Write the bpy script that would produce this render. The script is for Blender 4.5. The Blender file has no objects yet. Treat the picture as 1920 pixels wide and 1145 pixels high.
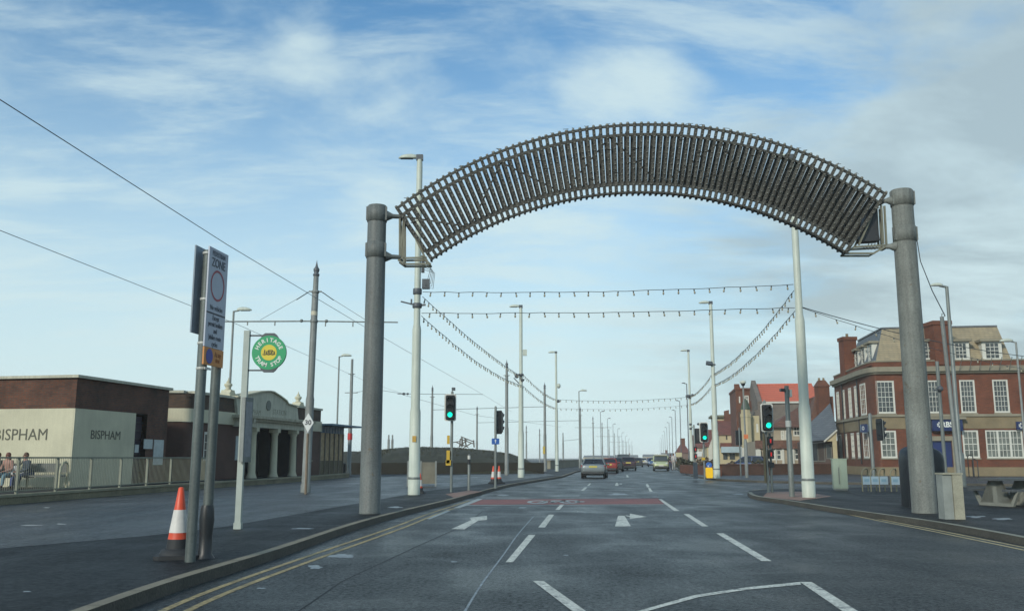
import bpy, bmesh, math, random
from mathutils import Vector, Matrix, noise
R = math.radians
random.seed(7)
scene = bpy.context.scene
COL = scene.collection

# ------------------------------------------------------------------ camera, world, sun, exposure
FPX = 1700.0                       # focal length in pixels of the 1920 px wide photograph
PITCH = math.atan(285.5 / FPX)
HCAM = 1.45
cd = bpy.data.cameras.new('camera'); cam = bpy.data.objects.new('camera', cd); COL.objects.link(cam)
cam.location = (0, 0, HCAM); cam.rotation_euler = (R(90) + PITCH, 0, 0)
cd.sensor_width = 36; cd.lens = FPX / 1920 * 36; cd.clip_start = .05; cd.clip_end = 9000
scene.camera = cam
CP, SP = math.cos(PITCH), math.sin(PITCH)
def ray(px, py):
    u = (px - 960) / FPX; v = (572.5 - py) / FPX
    return Vector((u, CP - v * SP, SP + v * CP))
def G(px, py, z=0.0):              # ground point seen at a pixel of the photograph
    d = ray(px, py); t = (z - HCAM) / d.z
    return Vector((d.x * t, d.y * t, z))
def A(px, py, Y):                  # point seen at a pixel, Y metres ahead
    d = ray(px, py); t = Y / d.y
    return Vector((d.x * t, Y, HCAM + d.z * t))

SUN_EL, SUN_AZ = R(27), R(213)
world = bpy.data.worlds.new('World'); scene.world = world; world.use_nodes = True
nt = world.node_tree; N = nt.nodes; L = nt.links; N.clear()
out = N.new('ShaderNodeOutputWorld'); bg = N.new('ShaderNodeBackground')
sky = N.new('ShaderNodeTexSky'); sky.sky_type = 'NISHITA'; sky.sun_disc = False
sky.sun_elevation = SUN_EL; sky.sun_rotation = SUN_AZ; sky.air_density = 1.0; sky.dust_density = .6; sky.ozone_density = 1.6
tc = N.new('ShaderNodeTexCoord')
def vmath(op, a, b=None):
    n = N.new('ShaderNodeVectorMath'); n.operation = op
    for i, v in enumerate((a, b)):
        if v is None: continue
        if hasattr(v, 'links'): L.new(v, n.inputs[i])
        else: n.inputs[i].default_value = v
    return n
def smath(op, a, b=None, clamp=False):
    n = N.new('ShaderNodeMath'); n.operation = op; n.use_clamp = clamp
    for i, v in enumerate((a, b)):
        if v is None: continue
        if hasattr(v, 'links'): L.new(v, n.inputs[i])
        else: n.inputs[i].default_value = v
    return n.outputs[0]
def ramp01(v, lo, hi):
    n = N.new('ShaderNodeMapRange'); n.interpolation_type = 'SMOOTHSTEP'
    L.new(v, n.inputs[0]); n.inputs[1].default_value = lo; n.inputs[2].default_value = hi
    return n.outputs[0]
sx = N.new('ShaderNodeSeparateXYZ'); L.new(tc.outputs['Generated'], sx.inputs[0])
zz = smath('ADD', smath('MAXIMUM', sx.outputs[2], 0.0), .16)
cx = N.new('ShaderNodeCombineXYZ'); L.new(smath('DIVIDE', sx.outputs[0], zz), cx.inputs[0]); L.new(smath('DIVIDE', sx.outputs[1], zz), cx.inputs[1])
def cloudnoise(scale, detail, rough, rot, sc, off, dist=.3):
    m = N.new('ShaderNodeMapping'); L.new(cx.outputs[0], m.inputs[0]); m.inputs['Rotation'].default_value = (0, 0, rot)
    m.inputs['Scale'].default_value = sc; m.inputs['Location'].default_value = off
    n = N.new('ShaderNodeTexNoise'); L.new(m.outputs[0], n.inputs['Vector']); n.inputs['Scale'].default_value = scale
    n.inputs['Detail'].default_value = detail; n.inputs['Roughness'].default_value = rough; n.inputs['Distortion'].default_value = dist
    return n.outputs[0]
puffs = cloudnoise(2.0, 12, .60, R(15), (1, 1.15, 1), (4.3, 2.2, 0), .15)
wisps = cloudnoise(1.7, 13, .64, R(-50), (.7, 1.9, 1), (1.3, 7.7, 0), .25)
def spot(px, py, rad, gain):       # where the bigger cloud banks stand in the sky
    c = ray(px, py).normalized()
    d = vmath('DOT_PRODUCT', tc.outputs['Generated'], tuple(c)).outputs['Value']
    return smath('MULTIPLY', ramp01(d, math.cos(rad), 1.0), gain)
cov = smath('ADD', puffs, 0.0)
for s in [(1900, 330, R(17), .22), (1850, 60, R(10), .08), (1160, 80, R(7), .05), (1180, 215, R(6), .12), (1330, 235, R(4), .08), (470, 50, R(6), .13), (660, 215, R(8), .10), (900, 130, R(5), .07), (1000, 420, R(10), .08), (780, 300, R(6), .06),
          (1700, 480, R(12), .12), (30, 60, R(9), .1), (280, 190, R(10), -.08), (1480, 120, R(8), -.10), (820, 90, R(6), -.07), (900, 215, R(6), -.05), (350, 300, R(10), -.1)]:
    cov = smath('ADD', cov, spot(*s))
m1 = smath('MULTIPLY', ramp01(cov, .47, .80), .85)
m2 = smath('MULTIPLY', ramp01(wisps, .40, .66), .70)
low = smath('MULTIPLY', ramp01(sx.outputs[2], .50, .01), .96)     # thin high veil thickening to the horizon
mask = smath('MAXIMUM', m1, m2)
mask = smath('SUBTRACT', 1.0, smath('MULTIPLY', smath('SUBTRACT', 1.0, mask), smath('SUBTRACT', 1.0, low)), True)
# cloud colour: bright white, greyer where thick and to the right
greyn = cloudnoise(1.0, 7, .6, R(40), (1, 1.6, 1), (9, 1, 0))
gsp = smath('ADD', spot(2050, 450, R(26), .95), spot(1730, 600, R(22), .75))
gm = smath('MULTIPLY', gsp, ramp01(greyn, .25, .72), True)
cc = N.new('ShaderNodeMix'); cc.data_type = 'RGBA'; L.new(gm, cc.inputs[0]); cc.inputs[6].default_value = (6.6, 8.2, 8.45, 1); cc.inputs[7].default_value = (4.3, 5.4, 5.7, 1)
skc = N.new('ShaderNodeMix'); skc.data_type = 'RGBA'; skc.blend_type = 'MULTIPLY'; skc.inputs[0].default_value = 1; L.new(sky.outputs[0], skc.inputs[6]); skc.inputs[7].default_value = (.93, 1.47, 1.64, 1)
mx = N.new('ShaderNodeMix'); mx.data_type = 'RGBA'; L.new(mask, mx.inputs[0]); L.new(skc.outputs[2], mx.inputs[6]); L.new(cc.outputs[2], mx.inputs[7])
L.new(mx.outputs[2], bg.inputs[0]); bg.inputs[1].default_value = .10; L.new(bg.outputs[0], out.inputs[0])

sd = bpy.data.lights.new('sun', 'SUN'); so = bpy.data.objects.new('sun', sd); COL.objects.link(so)
sd.energy = 2.7; sd.angle = R(9); sd.color = (1, .93, .80)
tosun = Vector((math.sin(SUN_AZ) * math.cos(SUN_EL), math.cos(SUN_AZ) * math.cos(SUN_EL), math.sin(SUN_EL)))
so.rotation_euler = tosun.to_track_quat('Z', 'Y').to_euler(); so.location = (-20, -30, 30)
scene.view_settings.view_transform = 'Standard'; scene.view_settings.look = 'None'
scene.view_settings.exposure = 0; scene.view_settings.gamma = 1
scene.cycles.max_bounces = 6; scene.cycles.volume_bounces = 2

# ------------------------------------------------------------------ materials
MATS = {}
def mat(name, col, rough=.6, var=.18, scale=3.0, metal=0.0, bump=0.0, bscale=40, emit=None, spec=.5, fine=0.0, coat=0.0, streak=0.0, rust=None, rth=.60):
    if name in MATS: return MATS[name]
    m = bpy.data.materials.new(name); m.use_nodes = True; t = m.node_tree; n = t.nodes; l = t.links
    b = n['Principled BSDF']; b.inputs['Roughness'].default_value = rough; b.inputs['Metallic'].default_value = metal
    b.inputs['Specular IOR Level'].default_value = spec
    if coat: b.inputs['Coat Weight'].default_value = coat
    co = n.new('ShaderNodeTexCoord')
    nz = n.new('ShaderNodeTexNoise'); nz.inputs['Scale'].default_value = scale; nz.inputs['Detail'].default_value = 6; nz.inputs['Roughness'].default_value = .65
    l.new(co.outputs['Object'], nz.inputs['Vector'])
    rp = n.new('ShaderNodeMapRange'); rp.inputs[1].default_value = .25; rp.inputs[2].default_value = .75
    rp.inputs[3].default_value = 1 - var; rp.inputs[4].default_value = 1 + var; l.new(nz.outputs[0], rp.inputs[0])
    fac = rp.outputs[0]
    if fine:
        n2 = n.new('ShaderNodeTexNoise'); n2.inputs['Scale'].default_value = bscale; n2.inputs['Detail'].default_value = 3; l.new(co.outputs['Object'], n2.inputs['Vector'])
        r2 = n.new('ShaderNodeMapRange'); r2.inputs[1].default_value = .3; r2.inputs[2].default_value = .7; r2.inputs[3].default_value = 1 - fine; r2.inputs[4].default_value = 1 + fine
        l.new(n2.outputs[0], r2.inputs[0]); mm = n.new('ShaderNodeMath'); mm.operation = 'MULTIPLY'; l.new(fac, mm.inputs[0]); l.new(r2.outputs[0], mm.inputs[1]); fac = mm.outputs[0]
    if streak:
        mp = n.new('ShaderNodeMapping'); mp.inputs['Scale'].default_value = (1, 1, .06); l.new(co.outputs['Object'], mp.inputs[0])
        n3 = n.new('ShaderNodeTexNoise'); n3.inputs['Scale'].default_value = 11; n3.inputs['Detail'].default_value = 5; l.new(mp.outputs[0], n3.inputs['Vector'])
        r3 = n.new('ShaderNodeMapRange'); r3.inputs[1].default_value = .35; r3.inputs[2].default_value = .65; r3.inputs[3].default_value = 1 - streak; r3.inputs[4].default_value = 1 + streak
        l.new(n3.outputs[0], r3.inputs[0]); m3 = n.new('ShaderNodeMath'); m3.operation = 'MULTIPLY'; l.new(fac, m3.inputs[0]); l.new(r3.outputs[0], m3.inputs[1]); fac = m3.outputs[0]
    vm = n.new('ShaderNodeVectorMath'); vm.operation = 'SCALE'; l.new(fac, vm.inputs['Scale'])
    if rust:
        n4 = n.new('ShaderNodeTexNoise'); n4.inputs['Scale'].default_value = 5; n4.inputs['Detail'].default_value = 8; n4.inputs['Roughness'].default_value = .75; l.new(co.outputs['Object'], n4.inputs['Vector'])
        r4 = n.new('ShaderNodeMapRange'); r4.inputs[1].default_value = rth; r4.inputs[2].default_value = rth + .08; l.new(n4.outputs[0], r4.inputs[0])
        mc = n.new('ShaderNodeMix'); mc.data_type = 'RGBA'; l.new(r4.outputs[0], mc.inputs[0]); mc.inputs[6].default_value = (*col[:3], 1); mc.inputs[7].default_value = (*rust, 1); l.new(mc.outputs[2], vm.inputs[0])
    else: vm.inputs[0].default_value = col[:3]
    l.new(vm.outputs[0], b.inputs['Base Color'])
    if bump:
        bn = n.new('ShaderNodeTexNoise'); bn.inputs['Scale'].default_value = bscale; bn.inputs['Detail'].default_value = 4; l.new(co.outputs['Object'], bn.inputs['Vector'])
        bp = n.new('ShaderNodeBump'); bp.inputs['Strength'].default_value = bump; bp.inputs['Distance'].default_value = .02; l.new(bn.outputs[0], bp.inputs['Height']); l.new(bp.outputs[0], b.inputs['Normal'])
    if emit:
        b.inputs['Emission Color'].default_value = (*emit[:3], 1); b.inputs['Emission Strength'].default_value = emit[3]
    MATS[name] = m; return m

def brick(name, c1, c2, mortar, scale=1.0, bw=.225, rh=.075, rough=.85, big=.25, offset=.5, msize=.012):
    if name in MATS: return MATS[name]
    m = bpy.data.materials.new(name); m.use_nodes = True; t = m.node_tree; n = t.nodes; l = t.links
    b = n['Principled BSDF']; b.inputs['Roughness'].default_value = rough
    co = n.new('ShaderNodeTexCoord'); s = n.new('ShaderNodeSeparateXYZ'); l.new(co.outputs['Object'], s.inputs[0])
    ad = n.new('ShaderNodeMath'); ad.operation = 'ADD'; l.new(s.outputs[0], ad.inputs[0]); l.new(s.outputs[1], ad.inputs[1])
    cb = n.new('ShaderNodeCombineXYZ'); l.new(ad.outputs[0], cb.inputs[0]); l.new(s.outputs[2], cb.inputs[1])
    br = n.new('ShaderNodeTexBrick'); l.new(cb.outputs[0], br.inputs['Vector']); br.inputs['Scale'].default_value = scale; br.offset = offset
    br.inputs['Brick Width'].default_value = bw; br.inputs['Row Height'].default_value = rh; br.inputs['Mortar Size'].default_value = msize
    br.inputs['Color1'].default_value = (*c1, 1); br.inputs['Color2'].default_value = (*c2, 1); br.inputs['Mortar'].default_value = (*mortar, 1)
    nz = n.new('ShaderNodeTexNoise'); nz.inputs['Scale'].default_value = .9; nz.inputs['Detail'].default_value = 8; nz.inputs['Roughness'].default_value = .7; l.new(co.outputs['Object'], nz.inputs['Vector'])
    rp = n.new('ShaderNodeMapRange'); rp.inputs[1].default_value = .25; rp.inputs[2].default_value = .75; rp.inputs[3].default_value = 1 - big; rp.inputs[4].default_value = 1 + big; l.new(nz.outputs[0], rp.inputs[0])
    vm = n.new('ShaderNodeVectorMath'); vm.operation = 'SCALE'; l.new(br.outputs['Color'], vm.inputs[0]); l.new(rp.outputs[0], vm.inputs['Scale']); l.new(vm.outputs[0], b.inputs['Base Color'])
    bp = n.new('ShaderNodeBump'); bp.inputs['Strength'].default_value = .5; bp.inputs['Distance'].default_value = .01; bp.invert = True; l.new(br.outputs['Fac'], bp.inputs['Height']); l.new(bp.outputs[0], b.inputs['Normal'])
    MATS[name] = m; return m

def wet(name, base, patch, rlo, rhi, scale=.12, speck=.5, gloss=1.0):
    """damp asphalt: aggregate speckle, tyre-worn bands, uneven gloss"""
    m = bpy.data.materials.new(name); m.use_nodes = True; t = m.node_tree; n = t.nodes; l = t.links
    b = n['Principled BSDF']; b.inputs['Specular IOR Level'].default_value = .3; co = n.new('ShaderNodeTexCoord')
    def nz(sc, det, vec=None, dist=0):
        q = n.new('ShaderNodeTexNoise'); q.inputs['Scale'].default_value = sc; q.inputs['Detail'].default_value = det; q.inputs['Roughness'].default_value = .85 if sc > 9 else .62; q.inputs['Distortion'].default_value = dist
        l.new(vec or co.outputs['Object'], q.inputs['Vector']); return q.outputs[0]
    def mr(v, a, c, d, e):
        q = n.new('ShaderNodeMapRange'); l.new(v, q.inputs[0])
        for i, x in enumerate((a, c, d, e)): q.inputs[i + 1].default_value = x
        return q.outputs[0]
    mp = n.new('ShaderNodeMapping'); mp.inputs['Rotation'].default_value = (0, 0, R(8)); mp.inputs['Scale'].default_value = (1, .13, 1); l.new(co.outputs['Object'], mp.inputs[0])
    band = nz(.9, 5, mp.outputs[0]); blot = nz(scale * 4, 9, None, .5); mid = nz(10, 7); sp = nz(19, 7); sp2 = nz(230, 2)
    def mul(a, c):
        q = n.new('ShaderNodeMath'); q.operation = 'MULTIPLY'; l.new(a, q.inputs[0]); l.new(c, q.inputs[1]); return q.outputs[0]
    f = mul(mul(mr(band, .3, .7, .82, 1.2), mul(mr(blot, .3, .7, .78, 1.22), mr(mid, .38, .62, .6, 1.4))), mul(mr(sp, .42, .60, 1 - speck, 1 + speck), mr(sp2, .3, .7, .65, 1.4)))
    mixc = n.new('ShaderNodeMix'); mixc.data_type = 'RGBA'; l.new(mr(blot, .45, .68, 0, .7), mixc.inputs[0]); mixc.inputs[6].default_value = (*base, 1); mixc.inputs[7].default_value = (*patch, 1)
    vm = n.new('ShaderNodeVectorMath'); vm.operation = 'SCALE'; l.new(mixc.outputs[2], vm.inputs[0]); l.new(f, vm.inputs['Scale']); l.new(vm.outputs[0], b.inputs['Base Color'])
    q = n.new('ShaderNodeMath'); q.operation = 'ADD'; l.new(mr(blot, .35, .65, rlo, rhi), q.inputs[0]); l.new(mr(band, .3, .7, .06, -.06), q.inputs[1]); l.new(q.outputs[0], b.inputs['Roughness'])
    gl = mul(mul(mr(sp, .42, .62, .05 + .12 * (1 - gloss), .60 * gloss), mr(sp2, .3, .7, .6, 1.4)), mr(mid, .38, .62, .55, 1.45)); l.new(gl, b.inputs['Specular IOR Level'])
    bp = n.new('ShaderNodeBump'); bp.inputs['Strength'].default_value = .7; bp.inputs['Distance'].default_value = .02; l.new(sp, bp.inputs['Height']); l.new(bp.outputs[0], b.inputs['Normal'])
    MATS[name] = m; return m

def glass(name, col=(.02, .03, .035), rough=.08):
    if name in MATS: return MATS[name]
    return mat(name, col, rough, var=.35, scale=.7, spec=.6)

# ------------------------------------------------------------------ mesh helpers
class MB:
    def __init__(s, M=None): s.v = []; s.f = []; s.mi = []; s.M = M or Matrix.Identity(4); s.cur = 0; s.smooth = []
    def add(s, vs, fs, sm=False):
        k = len(s.v); s.v += [s.M @ Vector(p) for p in vs]
        for f in fs: s.f.append([i + k for i in f]); s.mi.append(s.cur); s.smooth.append(sm)
    def box(s, x0, x1, y0, y1, z0, z1):
        s.add([(x0, y0, z0), (x1, y0, z0), (x1, y1, z0), (x0, y1, z0), (x0, y0, z1), (x1, y0, z1), (x1, y1, z1), (x0, y1, z1)],
              [(0, 3, 2, 1), (4, 5, 6, 7), (0, 1, 5, 4), (1, 2, 6, 5), (2, 3, 7, 6), (3, 0, 4, 7)])
    def quad(s, *p): s.add(p, [tuple(range(len(p)))])
    def bar(s, a, b, w, h=None, up=(0, 0, 1)):      # rectangular bar between two points
        a = Vector(a); b = Vector(b); h = h or w; d = (b - a).normalized(); u = Vector(up)
        if abs(d.dot(u)) > .98: u = Vector((0, 1, 0))
        x = d.cross(u).normalized(); y = x.cross(d).normalized()
        vs = [p + x * i * w / 2 + y * j * h / 2 for p in (a, b) for i, j in ((-1, -1), (1, -1), (1, 1), (-1, 1))]
        s.add(vs, [(0, 1, 2, 3), (7, 6, 5, 4), (0, 4, 5, 1), (1, 5, 6, 2), (2, 6, 7, 3), (3, 7, 4, 0)])
    def tube(s, pts, r, n=8, cap=True):
        pts = [Vector(p) for p in pts]; rs = r if isinstance(r, (list, tuple)) else [r] * len(pts)
        rings = []; pu = None
        for i, p in enumerate(pts):
            d = (pts[min(i + 1, len(pts) - 1)] - pts[max(i - 1, 0)])
            d = d.normalized() if d.length > 1e-9 else Vector((0, 0, 1))
            u = pu if pu is not None and abs(d.dot(pu)) < .98 else (Vector((1, 0, 0)) if abs(d.x) < .9 else Vector((0, 1, 0)))
            x = (u - d * u.dot(d)).normalized(); y = d.cross(x); pu = x
            rings.append([p + (x * math.cos(a) + y * math.sin(a)) * rs[i] for a in [2 * math.pi * k / n for k in range(n)]])
        vs = [q for rg in rings for q in rg]; fs = []
        for i in range(len(pts) - 1):
            for k in range(n): fs.append((i * n + k, i * n + (k + 1) % n, (i + 1) * n + (k + 1) % n, (i + 1) * n + k))
        s.add(vs, fs, True)
        if cap: s.add(rings[0], [tuple(range(n))[::-1]]); s.add(rings[-1], [tuple(range(n))])
    def lathe(s, prof, c=(0, 0, 0), n=16, sm=True):  # prof: (r, z)
        cx_, cy_, cz_ = c; vs = []; fs = []
        for r, z in prof:
            for k in range(n):
                a = 2 * math.pi * k / n; vs.append((cx_ + r * math.cos(a), cy_ + r * math.sin(a), cz_ + z))
        for i in range(len(prof) - 1):
            for k in range(n): fs.append((i * n + k, i * n + (k + 1) % n, (i + 1) * n + (k + 1) % n, (i + 1) * n + k))
        s.add(vs, fs, sm); m = len(prof) - 1
        if prof[0][0] > 1e-4: s.add(vs[:n], [tuple(range(n))[::-1]])
        if prof[-1][0] > 1e-4: s.add(vs[m * n:], [tuple(range(n))])
    def prism(s, poly, z0, z1):                      # poly (x, y) ccw extruded up
        n = len(poly); s.add([(x, y, z0) for x, y in poly] + [(x, y, z1) for x, y in poly],
            [tuple(range(n))[::-1], tuple(range(n, 2 * n))] + [(i, (i + 1) % n, n + (i + 1) % n, n + i) for i in range(n)])
    def slab(s, poly, y0, y1):                       # poly (x, z) extruded along y
        n = len(poly); s.add([(x, y0, z) for x, z in poly] + [(x, y1, z) for x, z in poly],
            [tuple(range(n)), tuple(range(n, 2 * n))[::-1]] + [(i, n + i, n + (i + 1) % n, (i + 1) % n) for i in range(n)])
    def disc(s, c, r, nrm, n=20, th=.004):
        c = Vector(c); d = Vector(nrm).normalized(); s.tube([c, c + d * th], r, n)
    def ball(s, c, rx, ry=None, rz=None, n=10, m=6):
        ry = ry or rx; rz = rz or rx; vs = []; fs = []
        for i in range(m + 1):
            t = math.pi * i / m
            for k in range(n):
                a = 2 * math.pi * k / n; vs.append((c[0] + rx * math.sin(t) * math.cos(a), c[1] + ry * math.sin(t) * math.sin(a), c[2] - rz * math.cos(t)))
        for i in range(m):
            for k in range(n): fs.append((i * n + k, i * n + (k + 1) % n, (i + 1) * n + (k + 1) % n, (i + 1) * n + k))
        s.add(vs, fs, True)
    def text(s, body, size, org, xd=(1, 0, 0), up=(0, 0, 1), off=0, sx=1.0, ext=.002):
        cu = bpy.data.curves.new('t', 'FONT'); cu.body = body; cu.size = size; cu.align_x = 'CENTER'; cu.align_y = 'CENTER'
        cu.offset = off; cu.extrude = ext; cu.resolution_u = 3
        o = bpy.data.objects.new('t', cu); COL.objects.link(o); dg = bpy.context.evaluated_depsgraph_get(); dg.update()
        me = bpy.data.meshes.new_from_object(o.evaluated_get(dg)); X = Vector(xd).normalized(); U = Vector(up).normalized(); Nn = X.cross(U); O = Vector(org)
        s.add([O + X * v.co.x * sx + U * v.co.y + Nn * v.co.z for v in me.vertices], [tuple(p.vertices) for p in me.polygons])
        bpy.data.objects.remove(o); bpy.data.curves.remove(cu); bpy.data.meshes.remove(me)
    def build(s, name, m, parent=None, fix=True):
        root = parent
        while root is not None and root.parent is not None: root = root.parent
        vs = s.v
        if root is not None and root.get('_w'):
            o_ = root.location; vs = [p - o_ for p in vs]
        me = bpy.data.meshes.new(name); me.from_pydata([tuple(p) for p in vs], [], s.f)
        ms = m if isinstance(m, (list, tuple)) else [m]
        for q in ms: me.materials.append(q)
        for i, p in enumerate(me.polygons): p.material_index = s.mi[i]; p.use_smooth = s.smooth[i]
        if fix:
            bm = bmesh.new(); bm.from_mesh(me); bmesh.ops.recalc_face_normals(bm, faces=bm.faces); bm.to_mesh(me); bm.free()
        me.update(); o = bpy.data.objects.new(name, me); COL.objects.link(o)
        if parent is not None: o.parent = parent
        return o

def thing(name, label, cat, loc=(0, 0, 0), rz=0, group=None, w=False):
    o = bpy.data.objects.new(name, None); COL.objects.link(o); o.location = loc; o.rotation_euler = (0, 0, rz); o.empty_display_size = .3
    o['label'] = label; o['category'] = cat
    if group: o['group'] = group
    if w: o['_w'] = 1          # parts given in world coordinates
    return o
def tag(o, label, cat, group=None):
    o['label'] = label; o['category'] = cat
    if group: o['group'] = group
    return o
def struct(o, kind='structure'): o['kind'] = kind; return o
def kids(o): return [c for c in bpy.data.objects if c.parent is o]
def dup(o, loc, rz=None, label=None, group=None, scale=None):
    def rec(a, par):
        c = a.copy(); COL.objects.link(c); c.parent = par
        for k in tree[a.name]: rec(bpy.data.objects[k], c)
        return c
    tree = {}
    def scan(a):
        tree[a.name] = [c.name for c in kids(a)]
        for k in tree[a.name]: scan(bpy.data.objects[k])
    scan(o); c = rec(o, None); c.location = loc
    if rz is not None: c.rotation_euler = (0, 0, rz)
    if label: c['label'] = label
    if group: c['group'] = group
    if scale: c.scale = scale
    return c

class Fr:                          # a vertical wall plane: local x along it, y into the building, z up
    def __init__(s, P, Q):
        s.P = Vector((P[0], P[1], 0)); d = Vector((Q[0], Q[1], 0)) - s.P; s.len = d.length; s.x = d.normalized(); s.y = Vector((-s.x.y, s.x.x, 0))
        s.M = Matrix(((s.x.x, s.y.x, 0, s.P.x), (s.x.y, s.y.y, 0, s.P.y), (0, 0, 1, 0), (0, 0, 0, 1)))
    def on(s, px, py, y=0.0):
        d = ray(px, py); o = Vector((0, 0, HCAM)); t = (s.P + s.y * y - o).dot(s.y) / d.dot(s.y); p = o + d * t
        return ((p - s.P).dot(s.x), p.z)
    def rect(s, x0, y0, x1, y1):   # pixel rect -> s0, s1, z0, z1 (measured at its middle lines)
        a = s.on(x0, (y0 + y1) / 2)[0]; b = s.on(x1, (y0 + y1) / 2)[0]; m = (x0 + x1) / 2
        return (min(a, b), max(a, b), s.on(m, y1)[1], s.on(m, y0)[1])
def wall(mb, s0, s1, z0, z1, holes=(), depth=.14):
    xs = sorted({s0, s1, *[min(max(h[i], s0), s1) for h in holes for i in (0, 1)]}); zs = sorted({z0, z1, *[min(max(h[i], z0), z1) for h in holes for i in (2, 3)]})
    for i in range(len(xs) - 1):
        for j in range(len(zs) - 1):
            mx_, mz_ = (xs[i] + xs[i + 1]) / 2, (zs[j] + zs[j + 1]) / 2
            if any(h[0] < mx_ < h[1] and h[2] < mz_ < h[3] for h in holes): continue
            mb.quad((xs[i], 0, zs[j]), (xs[i + 1], 0, zs[j]), (xs[i + 1], 0, zs[j + 1]), (xs[i], 0, zs[j + 1]))
    for a, b, c, d in holes:
        if a < s0 - .01 or b > s1 + .01 or c >= z1 or d <= z0: continue
        c_, d_ = max(c, z0), min(d, z1)
        mb.quad((a, 0, c_), (a, depth, c_), (a, depth, d_), (a, 0, d_)); mb.quad((b, 0, c_), (b, 0, d_), (b, depth, d_), (b, depth, c_))
        mb.quad((a, 0, d_), (a, depth, d_), (b, depth, d_), (b, 0, d_)); mb.quad((a, 0, c_), (b, 0, c_), (b, depth, c_), (a, depth, c_))
def window(par, fr, r, cols=3, rows=4, fm=None, gm_=None, ft=.07, bt=.025, name='window', depth=.08, sill=True, mid=True):
    a, b, c, d = r; f = MB(fr.M); y0, y1 = depth - .05, depth + .03
    f.box(a, a + ft, y0, y1, c, d); f.box(b - ft, b, y0, y1, c, d); f.box(a + ft, b - ft, y0, y1, d - ft, d); f.box(a + ft, b - ft, y0, y1, c, c + ft)
    for i in range(1, cols): x = a + ft + (b - a - 2 * ft) * i / cols; f.box(x - bt / 2, x + bt / 2, y0 + .012, y1 - .004, c + ft, d - ft)
    for j in range(1, rows):
        z = c + ft + (d - c - 2 * ft) * j / rows; th = bt * (1.8 if mid and j == rows // 2 else 1)
        f.box(a + ft, b - ft, y0 + .009, y1 - .002, z - th / 2, z + th / 2)
    w = f.build(name, fm or MATS['white_paint'], par)
    g = MB(fr.M); g.box(a + .02, b - .02, y1 - .02, y1 + .02, c + .02, d - .02); g.build('pane', gm_ or MATS['window_glass'], w)
    if sill:
        q = MB(fr.M); q.box(a - .06, b + .06, -.06, depth - .05, c - .09, c - .002); q.build('sill', MATS['stone'], w)
    return w
# ------------------------------------------------------------------ palette
white_paint = mat('white_paint', (.55, .55, .49), .5, .1, 4)
window_glass = mat('window_glass', (.055, .065, .068), .12, .6, .5)
dark_glass = mat('dark_glass', (.02, .024, .03), .1, .4, .5)
stone = mat('stone', (.22, .20, .145), .8, .2, 1.2, bump=.2)
tanstone = mat('tan_stone', (.195, .155, .09), .85, .22, 1.0, bump=.2)
concrete = mat('concrete', (.30, .29, .24), .85, .22, 1.4, bump=.4, bscale=60, fine=.12)
kerbf = mat('kerb_face_shade', (.055, .05, .038), .75, .35, 1.2, bump=.4, bscale=30, fine=.3)  # darker than the kerb top: gutter shade put into the colour
kerbm = mat('kerb_concrete', (.19, .17, .12), .7, .3, 1.0, bump=.4, bscale=50, fine=.2)
archm = mat('arch_column_steel', (.108, .12, .115), .6, .25, .9, bump=.25, bscale=30, fine=.2, streak=.16, rust=(.10, .085, .06))
archl = mat('arch_column_light', (.145, .155, .14), .7, .28, 1.1, bump=.3, bscale=30, fine=.2, streak=.16, rust=(.12, .10, .07))
slatm = mat('weathered_slat', (.058, .056, .047), .8, .45, 3.0, bump=.8, bscale=22, fine=.45)
slatd = mat('weathered_rail', (.055, .058, .052), .7, .3, 2.0)
bulbm = mat('dull_bulb', (.17, .17, .145), .35, .3, 6)
frm = mat('bracket_steel', (.17, .17, .125), .6, .3, 3)
colw = mat('pale_column_paint', (.46, .50, .43), .5, .10, 1.3, fine=.05, streak=.08)
lampdark = mat('dark_grey_metal', (.07, .08, .09), .5, .2, 3)
galv = mat('galvanised_steel', (.155, .175, .165), .5, .2, 2.5, metal=.2, fine=.08, streak=.15)
galvd = mat('dull_grey_post', (.18, .195, .185), .55, .25, 2, fine=.1, streak=.2, rust=(.11, .08, .055))
black = mat('black_plastic', (.014, .017, .02), .45, .3, 4)
blackr = mat('black_rubber', (.02, .022, .024), .7, .3, 5)
wirem = mat('wire_black', (.05, .06, .065), .6, .1)
yell = mat('double_line_yellow', (.27, .215, .10), .65, .4, 2.2, fine=.45, bscale=22, rust=(.08, .08, .07), rth=.56)
linew = mat('road_paint_white', (.50, .51, .45), .55, .25, 3.0, fine=.4, bscale=26, rust=(.10, .11, .11), rth=.54)
linef = mat('road_paint_worn', (.26, .29, .28), .5, .4, 3.0, fine=.35, bscale=25)
redr = mat('red_surfacing', (.19, .045, .033), .6, .35, 1.6, fine=.35, bscale=18, rust=(.05, .05, .048), rth=.56)
buff = mat('tactile_buff', (.22, .13, .095), .7, .3, 2, fine=.2)
wood = mat('weathered_wood', (.11, .10, .085), .8, .25, 3)
chrome = mat('light_trim', (.45, .46, .43), .35, .1)
road_m = wet('wet_asphalt', (.023, .027, .027), (.040, .045, .044), .30, .54, speck=.75)
pave_m = wet('damp_pavement', (.012, .014, .015), (.021, .024, .025), .48, .66, speck=.28, gloss=.45)
tram_m = wet('tramway_concrete', (.036, .040, .041), (.078, .084, .086), .34, .55, speck=.18)
side_m = wet('side_street_asphalt', (.040, .044, .050), (.058, .064, .072), .4, .55, speck=.3)

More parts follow.
